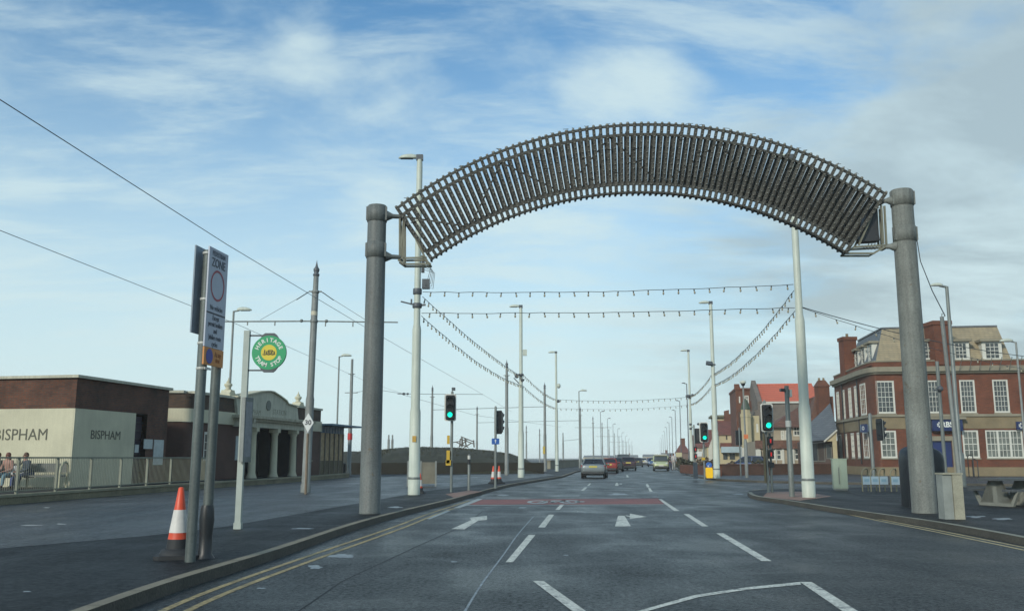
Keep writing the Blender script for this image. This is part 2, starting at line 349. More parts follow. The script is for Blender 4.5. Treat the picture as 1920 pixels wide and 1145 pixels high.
# ------------------------------------------------------------------ ground
KZ = .12
def sheet(name, pts, z, m, thick=None, kind='structure'):
    mb = MB()
    poly = [(p[0], p[1]) for p in pts]
    mb.add([(x, y, z) for x, y in poly], [tuple(range(len(poly)))])
    if thick:
        n = len(poly)
        for i in range(n):
            a, b = poly[i], poly[(i + 1) % n]; mb.quad((*a, z), (*a, z - thick), (*b, z - thick), (*b, z))
    o = mb.build(name, m); 
    me = o.data; bm = bmesh.new(); bm.from_mesh(me); bmesh.ops.triangulate(bm, faces=bm.faces); bmesh.ops.recalc_face_normals(bm, faces=bm.faces)
    top = [f for f in bm.faces if abs(f.normal.z) > .9]
    if top and sum(f.normal.z for f in top) < 0: bmesh.ops.reverse_faces(bm, faces=bm.faces)
    bm.to_mesh(me); bm.free(); o['kind'] = kind; return o
def strip(mb, pts, w, z=0.0, side=0.0):              # flat ribbon along a line of (x, y), side shifts it
    P = [Vector((p[0], p[1], 0)) for p in pts]; Lf = []; Rt = []
    for i, p in enumerate(P):
        d = (P[min(i + 1, len(P) - 1)] - P[max(i - 1, 0)]).normalized(); nn = Vector((d.y, -d.x, 0))
        Lf.append(p + nn * (side - w / 2)); Rt.append(p + nn * (side + w / 2))
    for i in range(len(P) - 1):
        mb.quad((Lf[i].x, Lf[i].y, z), (Rt[i].x, Rt[i].y, z), (Rt[i + 1].x, Rt[i + 1].y, z), (Lf[i + 1].x, Lf[i + 1].y, z))
def smooth(pts, k=5):                                # Catmull-Rom through 2-D points
    P = [Vector((p[0], p[1])) for p in pts]; out_ = []
    for i in range(len(P) - 1):
        a, b, c, d = P[max(i - 1, 0)], P[i], P[i + 1], P[min(i + 2, len(P) - 1)]
        for j in range(k):
            t = j / k; out_.append(.5 * ((2 * b) + (c - a) * t + (2 * a - 5 * b + 4 * c - d) * t * t + (3 * b - a - 3 * c + d) * t ** 3))
    out_.append(P[-1]); return [(p.x, p.y) for p in out_]
gm = mat('sandy_grass', (.07, .08, .05), .9, .4, .2, bump=.5, bscale=2)
struct(sheet('ground', [(-3500, -300), (3500, -300), (3500, 6000), (-3500, 6000)], -.03, gm))
def far_l(d): return (6.6 + (d - 94) * .142, d)
def far_r(d): return (17.0 + (d - 92) * .152, d)
kl = [G(x, y, KZ) for x, y in [(60, 1185), (170, 1143), (340, 1084), (520, 1030), (640, 990), (700, 972), (770, 954), (850, 935), (905, 920), (960, 907), (1010, 899), (1055, 892)]]
kl = [(-3.2, -6), (-3.15, 2)] + [(p.x, p.y) for p in kl]
kl = smooth(kl, 4) + [far_l(d) for d in (94, 130, 200, 320, 520, 1200)]
kr = [G(x, y, KZ) for x, y in [(1402, 922), (1408, 927), (1425, 931), (1470, 937), (1560, 951), (1640, 962), (1740, 976), (1840, 993), (1925, 1009), (2150, 1055), (2500, 1135)]]
kr = smooth([(p.x, p.y) for p in kr], 4)
kback = [G(x, y, KZ) for x, y in [(2300, 913), (1920, 913), (1600, 913), (1500, 914.5), (1430, 917), (1405, 919.5)]]
kf = [G(x, y, KZ) for x, y in [(1296, 890), (1312, 893), (1330, 896), (1360, 898), (1420, 900.5), (1560, 903.5), (1920, 907), (2400, 909)]]
sheet('road', [(-60, -40), (90, -40), (90, 90), (200, 1400), (150, 1400), (-12, 60), (-60, 60)], 0, road_m)
left_poly = kl + [(far_l(1200)[0] - 20, 1200), (-90, 1200), (-90, -6)]
sheet('pavement', left_poly, KZ, pave_m, .2)
sheet('pavement', kr + [(60, kr[-1][1])] + [(p.x, p.y) for p in kback], KZ, pave_m, .2)
frl = [far_r(d) for d in (1200, 520, 320, 200, 130)]
sheet('pavement', frl + [(p.x, p.y) for p in kf] + [(120, 50), (300, 400), (400, 1200)], KZ, side_m, .2)
# the lighter paved tramway on the left
tl = [G(x, y, KZ) for x, y in [(-400, 1052), (-150, 1040), (0, 1028), (280, 1004), (430, 986), (700, 938), (800, 920), (900, 908), (990, 897), (1040, 890)]]
tw = [G(x, y, KZ) for x, y in [(1010, 886), (640, 896), (330, 917), (0, 946), (-420, 990)]]
sheet('tramway', [(p.x, p.y) for p in tl] + [(p.x, p.y) for p in tw], KZ + .004, tram_m)
# kerb stones
def kerb(name, line, w=.15, side=.075, z=KZ, drop=True, top=None):
    mb = MB(); P = line; acc = 0.0
    total = []
    for i in range(len(P) - 1):
        a, b = Vector(P[i]), Vector(P[i + 1]); d = b - a
        if d.length < 1e-4: continue
        d.normalize(); nn = Vector((d.y, -d.x)) * side
        a2, b2 = a - d * 0, b
        mb.add([(a.x, a.y, z + .006), (b2.x, b2.y, z + .006), (b2.x - nn.x * 2, b2.y - nn.y * 2, z + .006), (a.x - nn.x * 2, a.y - nn.y * 2, z + .006),
                ], [(0, 1, 2, 3)])
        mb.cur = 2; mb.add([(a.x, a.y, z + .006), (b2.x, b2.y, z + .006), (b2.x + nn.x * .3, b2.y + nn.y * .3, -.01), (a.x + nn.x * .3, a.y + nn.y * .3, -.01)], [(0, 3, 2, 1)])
        mb.cur = 1; Lseg = (b - a).length; q_ = (.915 - acc) % .915
        while q_ < Lseg and a.y < 75:
            c_ = a + d * q_; e_ = c_ + d * .014; mb.add([(c_.x, c_.y, z + .0085), (e_.x, e_.y, z + .0085), (e_.x - nn.x * 2, e_.y - nn.y * 2, z + .0085), (c_.x - nn.x * 2, c_.y - nn.y * 2, z + .0085), (c_.x + nn.x * .2, c_.y + nn.y * .2, .0), (e_.x + nn.x * .2, e_.y + nn.y * .2, .0)], [(0, 1, 2, 3), (0, 4, 5, 1)]); q_ += .915
        acc = (acc + Lseg) % .915; mb.cur = 0
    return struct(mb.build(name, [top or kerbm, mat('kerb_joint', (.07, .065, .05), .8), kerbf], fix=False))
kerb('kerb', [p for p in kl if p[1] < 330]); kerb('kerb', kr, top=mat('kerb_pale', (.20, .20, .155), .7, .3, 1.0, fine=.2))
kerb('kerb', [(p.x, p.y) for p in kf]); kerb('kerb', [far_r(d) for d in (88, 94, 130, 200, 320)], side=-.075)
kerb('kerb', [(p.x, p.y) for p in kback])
# buff tactile aprons at the crossing
sheet('crossing_apron', [tuple(G(x, y, KZ)[:2]) for x, y in [(1430, 931), (1500, 938), (1560, 930), (1500, 921), (1440, 921)]], KZ + .004, buff)
sheet('crossing_apron', [tuple(G(x, y, KZ)[:2]) for x, y in [(852, 933), (905, 921), (880, 919), (835, 926)]], KZ + .008, buff)

# ------------------------------------------------------------------ road markings
def mark(name, polys, m=linew, z=.004):
    mb = MB()
    for p in polys: mb.quad(*[(*tuple(G(x, y, z))[:2], z) for x, y in p])
    return struct(mb.build(name, m))
dash = [[(948, 1053), (962, 1053), (1004, 1002), (991, 1002)], [(1009, 988), (1022, 988), (1039, 964), (1029, 964)], [(1041, 955), (1049, 955), (1058, 945), (1051, 945)],
        [(1089, 919), (1095, 919), (1101, 913), (1096, 913)], [(1101, 910), (1105, 910), (1108, 905.5), (1105, 905.5)],
        [(1343, 999), (1357, 999), (1447, 1051), (1428, 1051)], [(1282, 963), (1292, 963), (1328, 986), (1316, 986)], [(1234, 935), (1240, 935), (1274, 957), (1264, 957)],
        [(1211, 907), (1215, 907), (1218, 913), (1213, 913)], [(1215, 914), (1219, 914), (1224, 921), (1218, 921)], [(1174, 890), (1177, 890), (1179, 894), (1175, 894)],
        [(999, 1088), (1019, 1088), (1105, 1149), (1079, 1149)]]
mark('lane_marking', dash)
mark('hatch_outline', [[(1186, 1147), (1204, 1147), (1312, 1118), (1300, 1115)], [(1300, 1115), (1312, 1118), (1404, 1104), (1400, 1100)], [(1400, 1100), (1404, 1104), (1502, 1095), (1500, 1090)], [(1500, 1090), (1522, 1090), (1616, 1149), (1586, 1149)]], z=.004)
mark('lane_arrow', [[(846, 991), (871, 991.5), (897, 975), (884, 974)], [(884, 974), (897, 975), (913, 974), (913, 966), (880, 970)]])
mark('lane_arrow', [[(1153, 986), (1183, 986), (1171, 966), (1159, 966)], [(1171, 966), (1181, 968.5), (1181, 966.5), (1175, 965.2)], [(1181, 972), (1213, 968), (1181, 962)]])
mark('cycle_box', [[(868, 945.5), (1246, 944.5), (1234, 933.5), (900, 936)]], redr, .004)
cyc = []
def ell(cx_, cy_, rx, ry, w, n=14):
    for i in range(n):
        a, b = 2 * math.pi * i / n, 2 * math.pi * (i + 1) / n
        cyc.append([(cx_ + rx * math.cos(a), cy_ + ry * math.sin(a)), (cx_ + rx * math.cos(b), cy_ + ry * math.sin(b)), (cx_ + (rx - w) * math.cos(b), cy_ + (ry - w * .17) * math.sin(b)), (cx_ + (rx - w) * math.cos(a), cy_ + (ry - w * .17) * math.sin(a))])
ell(1008, 940.5, 20, 3.2, 8); ell(1068, 940.0, 20, 3.2, 8)
cyc += [[(1006, 941.5), (1012, 941.5), (1034, 937.6), (1028, 937.4)], [(1028, 938.4), (1056, 938.2), (1056, 937.2), (1028, 937.4)], [(1034, 938.6), (1030, 941.6), (1038, 941.8), (1042, 938.6)], [(1036, 941.8), (1060, 938.2), (1054, 937.8), (1030, 941.2)], [(1052, 937.4), (1066, 941.2), (1072, 940.8), (1060, 937.2)], [(1080, 941), (1096, 940.6), (1096, 939), (1082, 939.2)]]
mark('cycle_symbol', cyc, linef, .009)
mark('cycle_box_line', [[(862, 947), (1247, 945.8), (1246, 944.9), (866, 945.9)]], linef, .005)
# second, distant lane arrow
mark('lane_arrow', [[(1153, 910), (1160, 910), (1158, 904.5), (1155, 904.5)], [(1158, 906.5), (1166, 907.5), (1166, 905.6)]])
# yellow lines
mb = MB()
ya = smooth([tuple(G(x, y)[:2]) for x, y in [(230, 1185), (300, 1147), (400, 1105), (520, 1062), (640, 1021), (740, 987), (800, 964), (850, 948), (880, 938)]], 5)
strip(mb, ya, .085, .004); strip(mb, ya, .085, .004, .24)
struct(mb.build('double_yellow_line', yell))
mb = MB()
yb = smooth([tuple(G(x, y)[:2]) for x, y in [(1462, 935), (1510, 945), (1600, 963), (1680, 979), (1760, 994), (1850, 1012), (1925, 1027), (2100, 1064)]], 5)
strip(mb, yb, .075, .004); strip(mb, yb, .075, .004, .2)
struct(mb.build('double_yellow_line', mat('double_line_buff', (.40, .33, .17), .65, .4, 2.2, fine=.4, bscale=22)))
# patch repairs and oil marks
for pts_, c_ in (([(560, 1090), (700, 1050), (760, 1062), (640, 1110)], (.032, .036, .036)), ([(1090, 925), (1180, 925), (1185, 931), (1085, 931)], (.03, .034, .035))):
    mark('road_patch', [pts_], wet('patch_asphalt%d' % int(c_[0] * 1000), c_, tuple(q * 1.5 for q in c_), .4, .55, speck=.7), .0015)
mb = MB()
for L_ in ([(560, 1145), (640, 1090), (790, 1020), (870, 985), (905, 958)],):
    strip(mb, [tuple(G(x, y)[:2]) for x, y in L_], .02, .0028)
struct(mb.build('road_joint', mat('bitumen_joint', (.009, .010, .011), .7, .4, 3)))
# white, worn edge patch beside the left yellow lines, sealed crack, irregular pale blots
mark('worn_edge_line', [[(800, 972), (806, 973), (845, 957), (838, 956)], [(850, 952), (862, 952), (905, 935), (896, 934)]], linef, .0075)
mb = MB(); strip(mb, smooth([tuple(G(x, y)[:2]) for x, y in [(845, 1190), (872, 1145), (905, 1092), (945, 1038), (972, 1000), (1000, 968)]], 8), .026, .003)
struct(mb.build('crack_seal', mat('crack_seal', (.17, .2, .22), .5, .5, 6, fine=.4, bscale=12)))
blotm = mat('pale_blot', (.19, .22, .235), .45, .3, 6, fine=.4, bscale=25)
def blot(px, py, rx, ry, z, seed, m=blotm):
    rnd = random.Random(seed); c = G(px, py, z); pts = []
    for k in range(26):
        a = 2 * math.pi * k / 26; r = .62 + .45 * noise.noise((math.cos(a) * 1.7 + seed, math.sin(a) * 1.7, seed * .7))+rnd.uniform(-.08,.08)
        q = G(px + rx * r * math.cos(a), py + ry * r * math.sin(a), z); pts.append((q.x, q.y, z))
    m_ = MB(); m_.add(pts, [tuple(range(26))]); o = m_.build('ground_blot', m); o['kind'] = 'structure'
for i, a in enumerate([(640, 1041, 40, 5), (590, 1062, 18, 5), (1160, 926, 26, 2.5), (490, 1102, 12, 2), (850, 1052, 10, 2), (945, 928, 16, 1.2), (980, 951, 12, 1.5), (1385, 926, 16, 1.5), (1060, 1040, 8, 1.5)]): blot(*a, .0025, i + 1)
for i, a in enumerate([(742, 950, 20, 1.8), (1828, 968, 26, 3), (1880, 972, 30, 2.5), (570, 990, 35, 1.5), (50, 1108, 12, 1.5)]): blot(*a, KZ + .003, i + 21)
for i, a in enumerate([(115, 982, 14, 1.6), (60, 984, 30, 1.5), (88, 951, 8, 1.2)]): blot(*a, KZ + .007, i + 31, mat('paler_blot', (.3, .31, .29), .6, .3, 6))

# ------------------------------------------------------------------ the grassy mound beyond the tramway
def mound(name, prof, d0, d1, z0):
    mb = MB(); nu, nv = 150, 26; vs = []; fs = []
    def top(px):
        for (a, ya_), (b, yb_) in zip(prof, prof[1:]):
            if a <= px <= b: return ya_ + (yb_ - ya_) * (px - a) / (b - a)
        return prof[-1][1]
    for i in range(nu + 1):
        px = prof[0][0] + (prof[-1][0] - prof[0][0]) * i / nu
        for j in range(nv + 1):
            t = j / nv; D = d0 + (d1 - d0) * t; e = A(px, top(px), (d0 + d1) / 2)
            h = max(e.z - z0, 0) * math.sin(math.pi * min(t, 1) * 1.0) ** .7
            x = (px - 960) / FPX * 1.0 * D; nz_ = noise.noise((x * .5, D * .5, 3)) * .16 + noise.noise((x * 2.2, D * 2.2, 9)) * .12
            vs.append((x, D, z0 + h + nz_ * min(1, h)))
    for i in range(nu):
        for j in range(nv): a = i * (nv + 1) + j; fs.append((a, a + nv + 1, a + nv + 2, a + 1))
    mb.add(vs, fs, True); return mb.build(name, mat('rough_turf', (.022, .023, .010), .95, .5, .35, bump=.8, bscale=5, fine=.4))
struct(mound('hill', [(618, 852), (650, 848), (700, 845), (760, 839), (800, 838), (860, 839.5), (920, 845), (955, 850), (985, 861), (1005, 872), (1015, 882)], 78, 122, .1))
# sparse tufts along the crest break the outline
mb = MB(); rnd = random.Random(3)
for i in range(2600):
    px = rnd.uniform(640, 985); D = rnd.uniform(86, 108); x = (px - 960) / FPX * D
    pr = [(618, 852), (700, 845), (760, 839), (800, 838), (860, 839.5), (920, 845), (955, 850), (985, 861), (1015, 882)]
    yy = next(a[1] + (b[1] - a[1]) * (px - a[0]) / (b[0] - a[0]) for a, b in zip(pr, pr[1:]) if a[0] <= px <= b[0])
    zt = A(px, yy, 100).z; h = zt * math.sin(math.pi * (D - 78) / 44) ** .7; a = rnd.uniform(0, 6.3); s_ = rnd.uniform(.03, .14)
    mb.add([(x - .09 * math.cos(a), D - .09 * math.sin(a), h - .1), (x + .09 * math.cos(a), D + .09 * math.sin(a), h - .1), (x + rnd.uniform(-.1, .1), D, h + s_)], [(0, 1, 2)])
struct(mb.build('grass', mat('tuft_grass', (.035, .035, .014), .9, .4, 1), fix=False), 'stuff')

# ------------------------------------------------------------------ illuminated archway
PL = G(693, 962, KZ); PR = G(1734, 961, KZ)
arch = thing('illuminated_archway', 'dark slatted arched light frame spanning the road between two thick grey steel columns', 'archway', (0, 0, 0), w=True)
def arch_col(P, ztop, r0, r1):
    mb = MB(); mb.lathe([(r0 * 1.02, 0), (r0 * 1.02, .06), (r0, .07), (r0 * .985, 2.5), (r1, ztop - .02), (r1 * .97, ztop)], P, 32)
    o = mb.build('column', archm, arch); return o
zl = A(706, 386, PL.y).z; zr = A(1695, 357, PR.y).z
cl_ = arch_col(PL, zl - KZ, .255, .235); cr_ = arch_col(PR, zr - KZ, .295, .265)
cr_.data.materials.clear(); cr_.data.materials.append(archl)
for P, zt, r, co_, sg in ((PL, zl, .243, cl_, 1), (PR, zr, .274, cr_, -1)):
    for dz in (.43, 1.38):
        mb = MB(); mb.lathe([(r, 0), (r + .012, .004), (r + .012, .40), (r, .404)], (P.x, P.y, zt - dz), 32)
        for a in (200, 340, 90):       # bolted flanges of the clamp
            ax, ay = math.cos(R(a)), math.sin(R(a)); mb.bar((P.x + ax * (r + .012), P.y + ay * (r + .012), zt - dz + .03), (P.x + ax * (r + .012), P.y + ay * (r + .012), zt - dz + .38), .05, .07)
        mb.build('collar', archm if sg > 0 else archl, co_)
YA = lambda x: PL.y + (PR.y - PL.y) * (x - PL.x) / (PR.x - PL.x)
af = Fr((PL.x, PL.y), (PR.x, PR.y))
def circ(pts):
    P = [af.on(*p) for p in pts]; n = len(P)
    Sx = sum(p[0] for p in P); Sy = sum(p[1] for p in P)
    import numpy as np
    Am = np.array([[p[0], p[1], 1] for p in P]); bb = np.array([p[0] ** 2 + p[1] ** 2 for p in P]); s_ = np.linalg.lstsq(Am, bb, rcond=None)[0]
    a, b = s_[0] / 2, s_[1] / 2; r = math.sqrt(s_[2] + a * a + b * b)
    t0 = math.atan2(P[0][1] - b, P[0][0] - a); t1 = math.atan2(P[-1][1] - b, P[-1][0] - a); return a, b, r, t0, t1
oc = circ([(743, 388), (820, 345), (900, 300), (1000, 262), (1100, 240), (1200, 232), (1300, 236), (1400, 257), (1500, 285), (1600, 330), (1662, 360)])
ic = circ([(809, 485), (850, 460), (900, 431), (1000, 390), (1100, 367), (1190, 360), (1300, 366), (1400, 390), (1500, 431), (1588, 469)])
NH = 76; DEP = .42
def apt(c, t): a, b, r, t0, t1 = c; q = t0 + (t1 - t0) * t; return Vector((a + r * math.cos(q), 0, b + r * math.sin(q)))
for i in range(NH):
    t = i / (NH - 1); o_, n_ = apt(oc, t), apt(ic, t); d = (n_ - o_).normalized(); rnd = random.Random(i)
    mb = MB(af.M); w = .083 + rnd.uniform(-.006, .006); up = (0, 1, 0)
    a0, b0 = o_ - d * .02, n_ + d * .02
    mb.bar(a0, b0, w, .05, up)
    k = Vector((0, DEP, 0)); mb.bar(o_.lerp(n_, .07) + k, o_.lerp(n_, .79) + k, w * 1.02, .04, up)
    mb.bar(n_ - d * .02 + Vector((0, .03, 0)), n_ - d * .02 + Vector((0, DEP * .62, 0)), .05, w * 1.1)     # under slat
    if i % 4 == 0: mb.bar(o_ + d * .13 + Vector((0, .03, 0)), o_ + d * .13 + k - Vector((0, .03, 0)), .05, .05)
    mb.cur = 1
    Ln = (b0 - a0).length; nb = 13
    for q in range(nb):
        c = a0 + d * Ln * (q + .5) / nb + Vector((rnd.uniform(-.02, .02), -.04, 0)); mb.ball(c, .021, .032, .021, 6, 4)
    c = a0 - d * .015; mb.ball((c.x, .0, c.z), rnd.uniform(.036, .05), .05, rnd.uniform(.036, .05), 6, 4); mb.cur = 0
    for q in range(rnd.choice((0, 0, 1, 2))):        # stray clips and wire ends
        e = a0 + Vector((rnd.uniform(-.05, .05), -.02, rnd.uniform(-.01, .03))); mb.tube([e, e + Vector((rnd.uniform(-.08, .08), 0, rnd.uniform(.01, .05))), e + Vector((rnd.uniform(-.12, .12), 0, rnd.uniform(.0, .04)))], .007, 4)
    if rnd.random() < .3:
        e = b0; mb.tube([e, e + Vector((rnd.uniform(-.05, .05), 0, -.07))], .008, 4)
    if rnd.random() < .5:
        f_ = rnd.uniform(.1, .9); e = a0.lerp(b0, f_) + Vector((0, -.045, 0)); mb.tube([e + Vector((-.09, 0, rnd.uniform(-.05, .05))), e + Vector((.09, 0, rnd.uniform(-.05, .05)))], .011, 4)
    mb.build('slat', [slatm, bulbm], arch)
for f, w, th, y in ((0.0, .05, .06, .03), (.15, .05, .055, .03), (.875, .05, .055, .03), (1.0, .05, .06, .03), (.07, .04, .05, DEP - .03), (.79, .04, .05, DEP - .03), (.95, .04, .04, DEP - .03)):
    if True:
        mb = MB(af.M)
        P = [apt(oc, t / 60).lerp(apt(ic, t / 60), f) for t in range(61)]
        for a, b in zip(P, P[1:]): mb.bar((a.x, y, a.z), (b.x, y, b.z), th, w, (0, 1, 0))
        mb.build('rail', slatd, arch)
mb = MB(af.M)                                        # soffit plate that closes the underside
P = [apt(oc, t / 60).lerp(apt(ic, t / 60), .985) for t in range(61)]
for a, b in zip(P, P[1:]): mb.quad((a.x, .05, a.z), (b.x, .05, b.z), (b.x, DEP * .6, b.z), (a.x, DEP * .6, a.z))
mb.build('soffit', slatd, arch)
nd = 9
for i in range(nd):                                  # lattice braces behind the slats
    t0, t1 = i / nd, (i + 1) / nd; fa, fb = (.15, .875) if i % 2 == 0 else (.875, .15)
    a = apt(oc, t0).lerp(apt(ic, t0), fa); b = apt(oc, t1).lerp(apt(ic, t1), fb)
    mb = MB(af.M)
    y = .085; mb.bar((a.x, y, a.z), (b.x, y, b.z), .035, .035, (0, 1, 0))
    mb.build('brace', slatm, arch)
def apx(px, py, y=0.0): s_, z = af.on(px, py, y); return Vector((s_, y, z))
def bars(name, segs, w, m=frm, y=0.0):
    mb = MB(af.M)
    for (x0, y0), (x1, y1) in segs:
        a, b = apx(x0, y0), apx(x1, y1); a.y = b.y = y; mb.bar(a, b, w, w, (0, 1, 0))
    return mb.build(name, m, arch)
for y in (.06, DEP - .06):
    bars('end_frame', [((749, 400), (749, 486)), ((757, 398), (757, 494)), ((757, 400), (750, 486)), ((749, 483), (800, 482)), ((757, 494), (808, 494)), ((746, 486), (758, 495)), ((758, 402), (800, 488)), ((806, 494), (790, 478))], .045, frm, y)
    bars('end_frame', [((1660, 385), (1664, 460)), ((1654, 384), (1658, 456)), ((1604, 462), (1672, 458)), ((1586, 474), (1640, 474)), ((1640, 474), (1664, 460)), ((1586, 474), (1606, 460)), ((1642, 390), (1612, 458))], .045, frm, y)
for (px, py, s_) in ((749, 405, 1), (749, 481, 1), (1660, 376, -1), (1664, 462, -1)):
    mb = MB(af.M); a = apx(px, py); c = (PL if s_ > 0 else PR); cs = 0.0 if s_ > 0 else af.len
    mb.tube([(a.x, DEP * .15, a.z), (cs + s_ * .40, .03, a.z), (cs + s_ * .24, 0, a.z)], [.055, .06, .14], 10)
    mb.bar((a.x, .03, a.z), (a.x, DEP - .03, a.z), .06)
    mb.build('bracket', archm if s_ > 0 else archl, arch)
mb = MB(af.M); q = [apx(x, y) for x, y in ((1617, 450), (1655, 448), (1651, 425), (1648, 385), (1634, 388), (1620, 425))]
mb.slab([(p.x, p.z) for p in q], .16, .46); mb.build('control_box', mat('box_black', (.03, .032, .034), .5, .2), arch)
mb = MB(af.M)
for k in range(4):
    a, b = apx(1625 + k * 6, 455), apx(1632 + k * 6, 452); mb.tube([(a.x, .3, a.z), (a.x + .06, .25, a.z - .12), (b.x + .08, .3, b.z)], .012, 5)
mb.build('loose_cable', wirem, arch)

# ------------------------------------------------------------------ wires and strings of lights
def catenary(a, b, sag, n=24): return [a.lerp(b, i / n) - Vector((0, 0, sag * 4 * (i / n) * (1 - i / n))) for i in range(n + 1)]
def wire(name, label, pts, r=.012, m=wirem, cat='wire', group=None):
    mb = MB(); mb.tube(pts, r, 5); return tag(mb.build(name, m), label, cat, group)
bm_ = MB(); bm_.cur = 0; bm_.tube([(0, 0, 0), (0, 0, -.075)], .024, 6); bm_.cur = 1; bm_.lathe([(.016, -.075), (.03, -.11), (.036, -.145), (.026, -.175), (.001, -.19)], (0, 0, 0), 8)
bulb_clear = mat('clear_bulb', (.30, .28, .20), .25, .2, 9)
bulb0 = bm_.build('bulb', [wirem, bulb_clear]); bulb_mesh = bulb0.data; bpy.data.objects.remove(bulb0)
def festoon(label, a, b, sag, n, r=.012, s=1.0, jitter=.02, grp='strings of illumination bulbs over the road'):
    t = thing('festoon_lights', label, 'string lights', tuple(a), group=grp); P = catenary(a, b, sag, 30)
    rnd = random.Random(label); P = [p + Vector((0, 0, rnd.uniform(-jitter, jitter))) if 0 < i < 30 else p for i, p in enumerate(P)]
    mb = MB(); mb.tube([p - a for p in P], r, 5); mb.build('cable', wirem, t)
    for i in range(n):
        f = (i + .6) / n * 30; k = min(int(f), 29); p = P[k].lerp(P[k + 1], f - k) - a
        o = bpy.data.objects.new('bulb', bulb_mesh); COL.objects.link(o); o.parent = t; o.location = p; o.scale = (s, s, s); o.rotation_euler = (rnd.uniform(-.25, .25), rnd.uniform(-.25, .25), 0)
    return t
# ------------------------------------------------------------------ columns along the road
def lamp_head(par, x0, z, L_, dirx, m=colw, fat=.09, dark=True):
    mb = MB(); n = 7
    for i in range(n):                                # tapering boat-shaped lantern
        pass
    xs = [0, .12, .35, .62, .85, 1.0]; hw = [.07, .1, .13, .14, .12, .05]; hh = [.12, .20, .24, .22, .16, .05]
    vs = []; fs = []
    for x, w, h in zip(xs, hw, hh):
        for a in range(10):
            q = 2 * math.pi * a / 10; zz_ = math.sin(q); vs.append((x0 + dirx * x * L_, w * math.cos(q) * L_ * 1.1, z + (zz_ * h * L_ if zz_ > 0 else zz_ * .03 * L_)))
    for i in range(5):
        for a in range(10): fs.append((i * 10 + a, i * 10 + (a + 1) % 10, (i + 1) * 10 + (a + 1) % 10, (i + 1) * 10 + a))
    fs += [tuple(range(10)), tuple(range(50, 60))]
    mb.add(vs, fs, True); h_ = mb.build('lamp_head', m, par)
    q = MB(); q.prism([(x0 + dirx * L_ * .25, -.08 * L_), (x0 + dirx * L_ * .9, -.06 * L_), (x0 + dirx * L_ * .9, .06 * L_), (x0 + dirx * L_ * .25, .08 * L_)], z - .05 * L_, z - .02 * L_); q.build('lens', dark_glass, h_)
    return h_
def step_column(P, h, label, dirx, heading=0, s=1.0, group='tall pale stepped lighting columns', head=True, band=True):
    t = thing('lighting_column', label, 'lamp post', P, heading, group)
    mb = MB(); mb.lathe([(.225 * s, 0), (.225 * s, .55), (.21 * s, .56), (.20 * s, 3.0), (.17 * s, 3.18), (.165 * s, 6.1), (.125 * s, 6.32), (.115 * s, h - .3), (.105 * s, h)], (0, 0, 0), 24)
    mb.build('shaft', colw, t)
    if band:
        q = MB(); q.lathe([(.228 * s, .56), (.232 * s, .6), (.22 * s, .64)], (0, 0, 0), 24); q.build('band', galv, t)
    if head:
        q = MB(); q.box(-.13, .13, -.09, .09, h - .02, h + .2); q.build('head_joint', lampdark, t)
        lamp_head(t, dirx * .08, h + .07, .74, dirx)
    return t
def col_at(bx, by, ty, z=KZ):
    P = G(bx, by, z); return P, A(bx, ty, P.y).z - z
def at(bx, Y, ty, z=KZ):           # base column pixel + distance + top pixel
    x = (bx - 960) / FPX * Y * 1.0; e = A(bx, 860, Y); P = Vector((e.x, Y, z)); return P, A(bx, ty, Y).z - z
P1, h1 = col_at(776, 927, 300); c1 = step_column(P1, h1, 'tall white stepped lighting column just beyond the left archway column', -1)
P2, h2 = at(977, 63.5, 577); c2 = step_column(P2, h2, 'pale stepped lighting column with round spotlights clamped on, beside the stacked cones', -1)
P3, h3 = at(1044, 93.5, 662); c3 = step_column(P3, h3, 'pale stepped lighting column on the left kerb before the grey car', -1, s=.9)
Q1, k1 = col_at(1517, 932, 300); d1 = step_column(Q1, k1, 'tall white stepped column rising behind the right half of the arch', -1, head=True)
Q2, k2 = at(1343, 61.5, 570); d2 = step_column(Q2, k2, 'pale stepped lighting column with a floodlight, right beside the yellow bollard', -1)
Q3, k3 = at(1297, 92.5, 659); d3 = step_column(Q3, k3, 'pale stepped lighting column left of the dark traffic signal pair', -1, s=.9)
# fittings on them
def wpart(name, mbw, m, root):     # a world-space mesh parented to a thing that stands unrotated
    mbw.v = [p - root.location for p in mbw.v]; return mbw.build(name, m, root)
def up_at(P, py, bx): return A(bx, py, P.y).z
mb = MB(); z = up_at(P1, 547, 780)
mb.lathe([(.16, 0), (.17, .02), (.17, .2), (.16, .22)], (P1.x, P1.y, z - .1), 16); mb.lathe([(.17, 0), (.18, .02), (.18, .16), (.16, .18)], (P1.x, P1.y, z - .62), 16)
mb.bar((P1.x - .1, P1.y, z - .5), (P1.x - .62, P1.y - .05, z - .38), .05); mb.bar((P1.x - .22, P1.y, z - .5), (P1.x - .22, P1.y, z - .28), .06); mb.bar((P1.x + .1, P1.y, z - .52), (P1.x + .32, P1.y - .02, z - .5), .07)
mb.box(P1.x + .18, P1.x + .46, P1.y - .12, P1.y + .12, z + .12, z + .48)
wpart('clamp_fittings', mb, lampdark, c1)
mb = MB(); mb.box(P1.x + .14, P1.x + .25, P1.y - .08, P1.y + .08, z + .75, z + 1.3)
for k in range(5): mb.tube([(P1.x + .22, P1.y - .1, z + 1.25 - k * .1), (P1.x + .5 + .04 * k, P1.y - .12, z + .9 - k * .05), (P1.x + .4 + .05 * k, P1.y - .1, z + .5 - k * .1), (P1.x + .3, P1.y - .12, z + .2)], .011, 5)
wpart('cable_bundle', mb, wirem, c1)
mb = MB(); z = up_at(P1, 822, 778); mb.box(P1.x - .07, P1.x + .07, P1.y - .222, P1.y - .205, z - .12, z + .1); wpart('sticker', mb, mat('orange_sticker', (.45, .27, .05), .5), c1)
mb = MB(); z = up_at(P2, 706, 968)
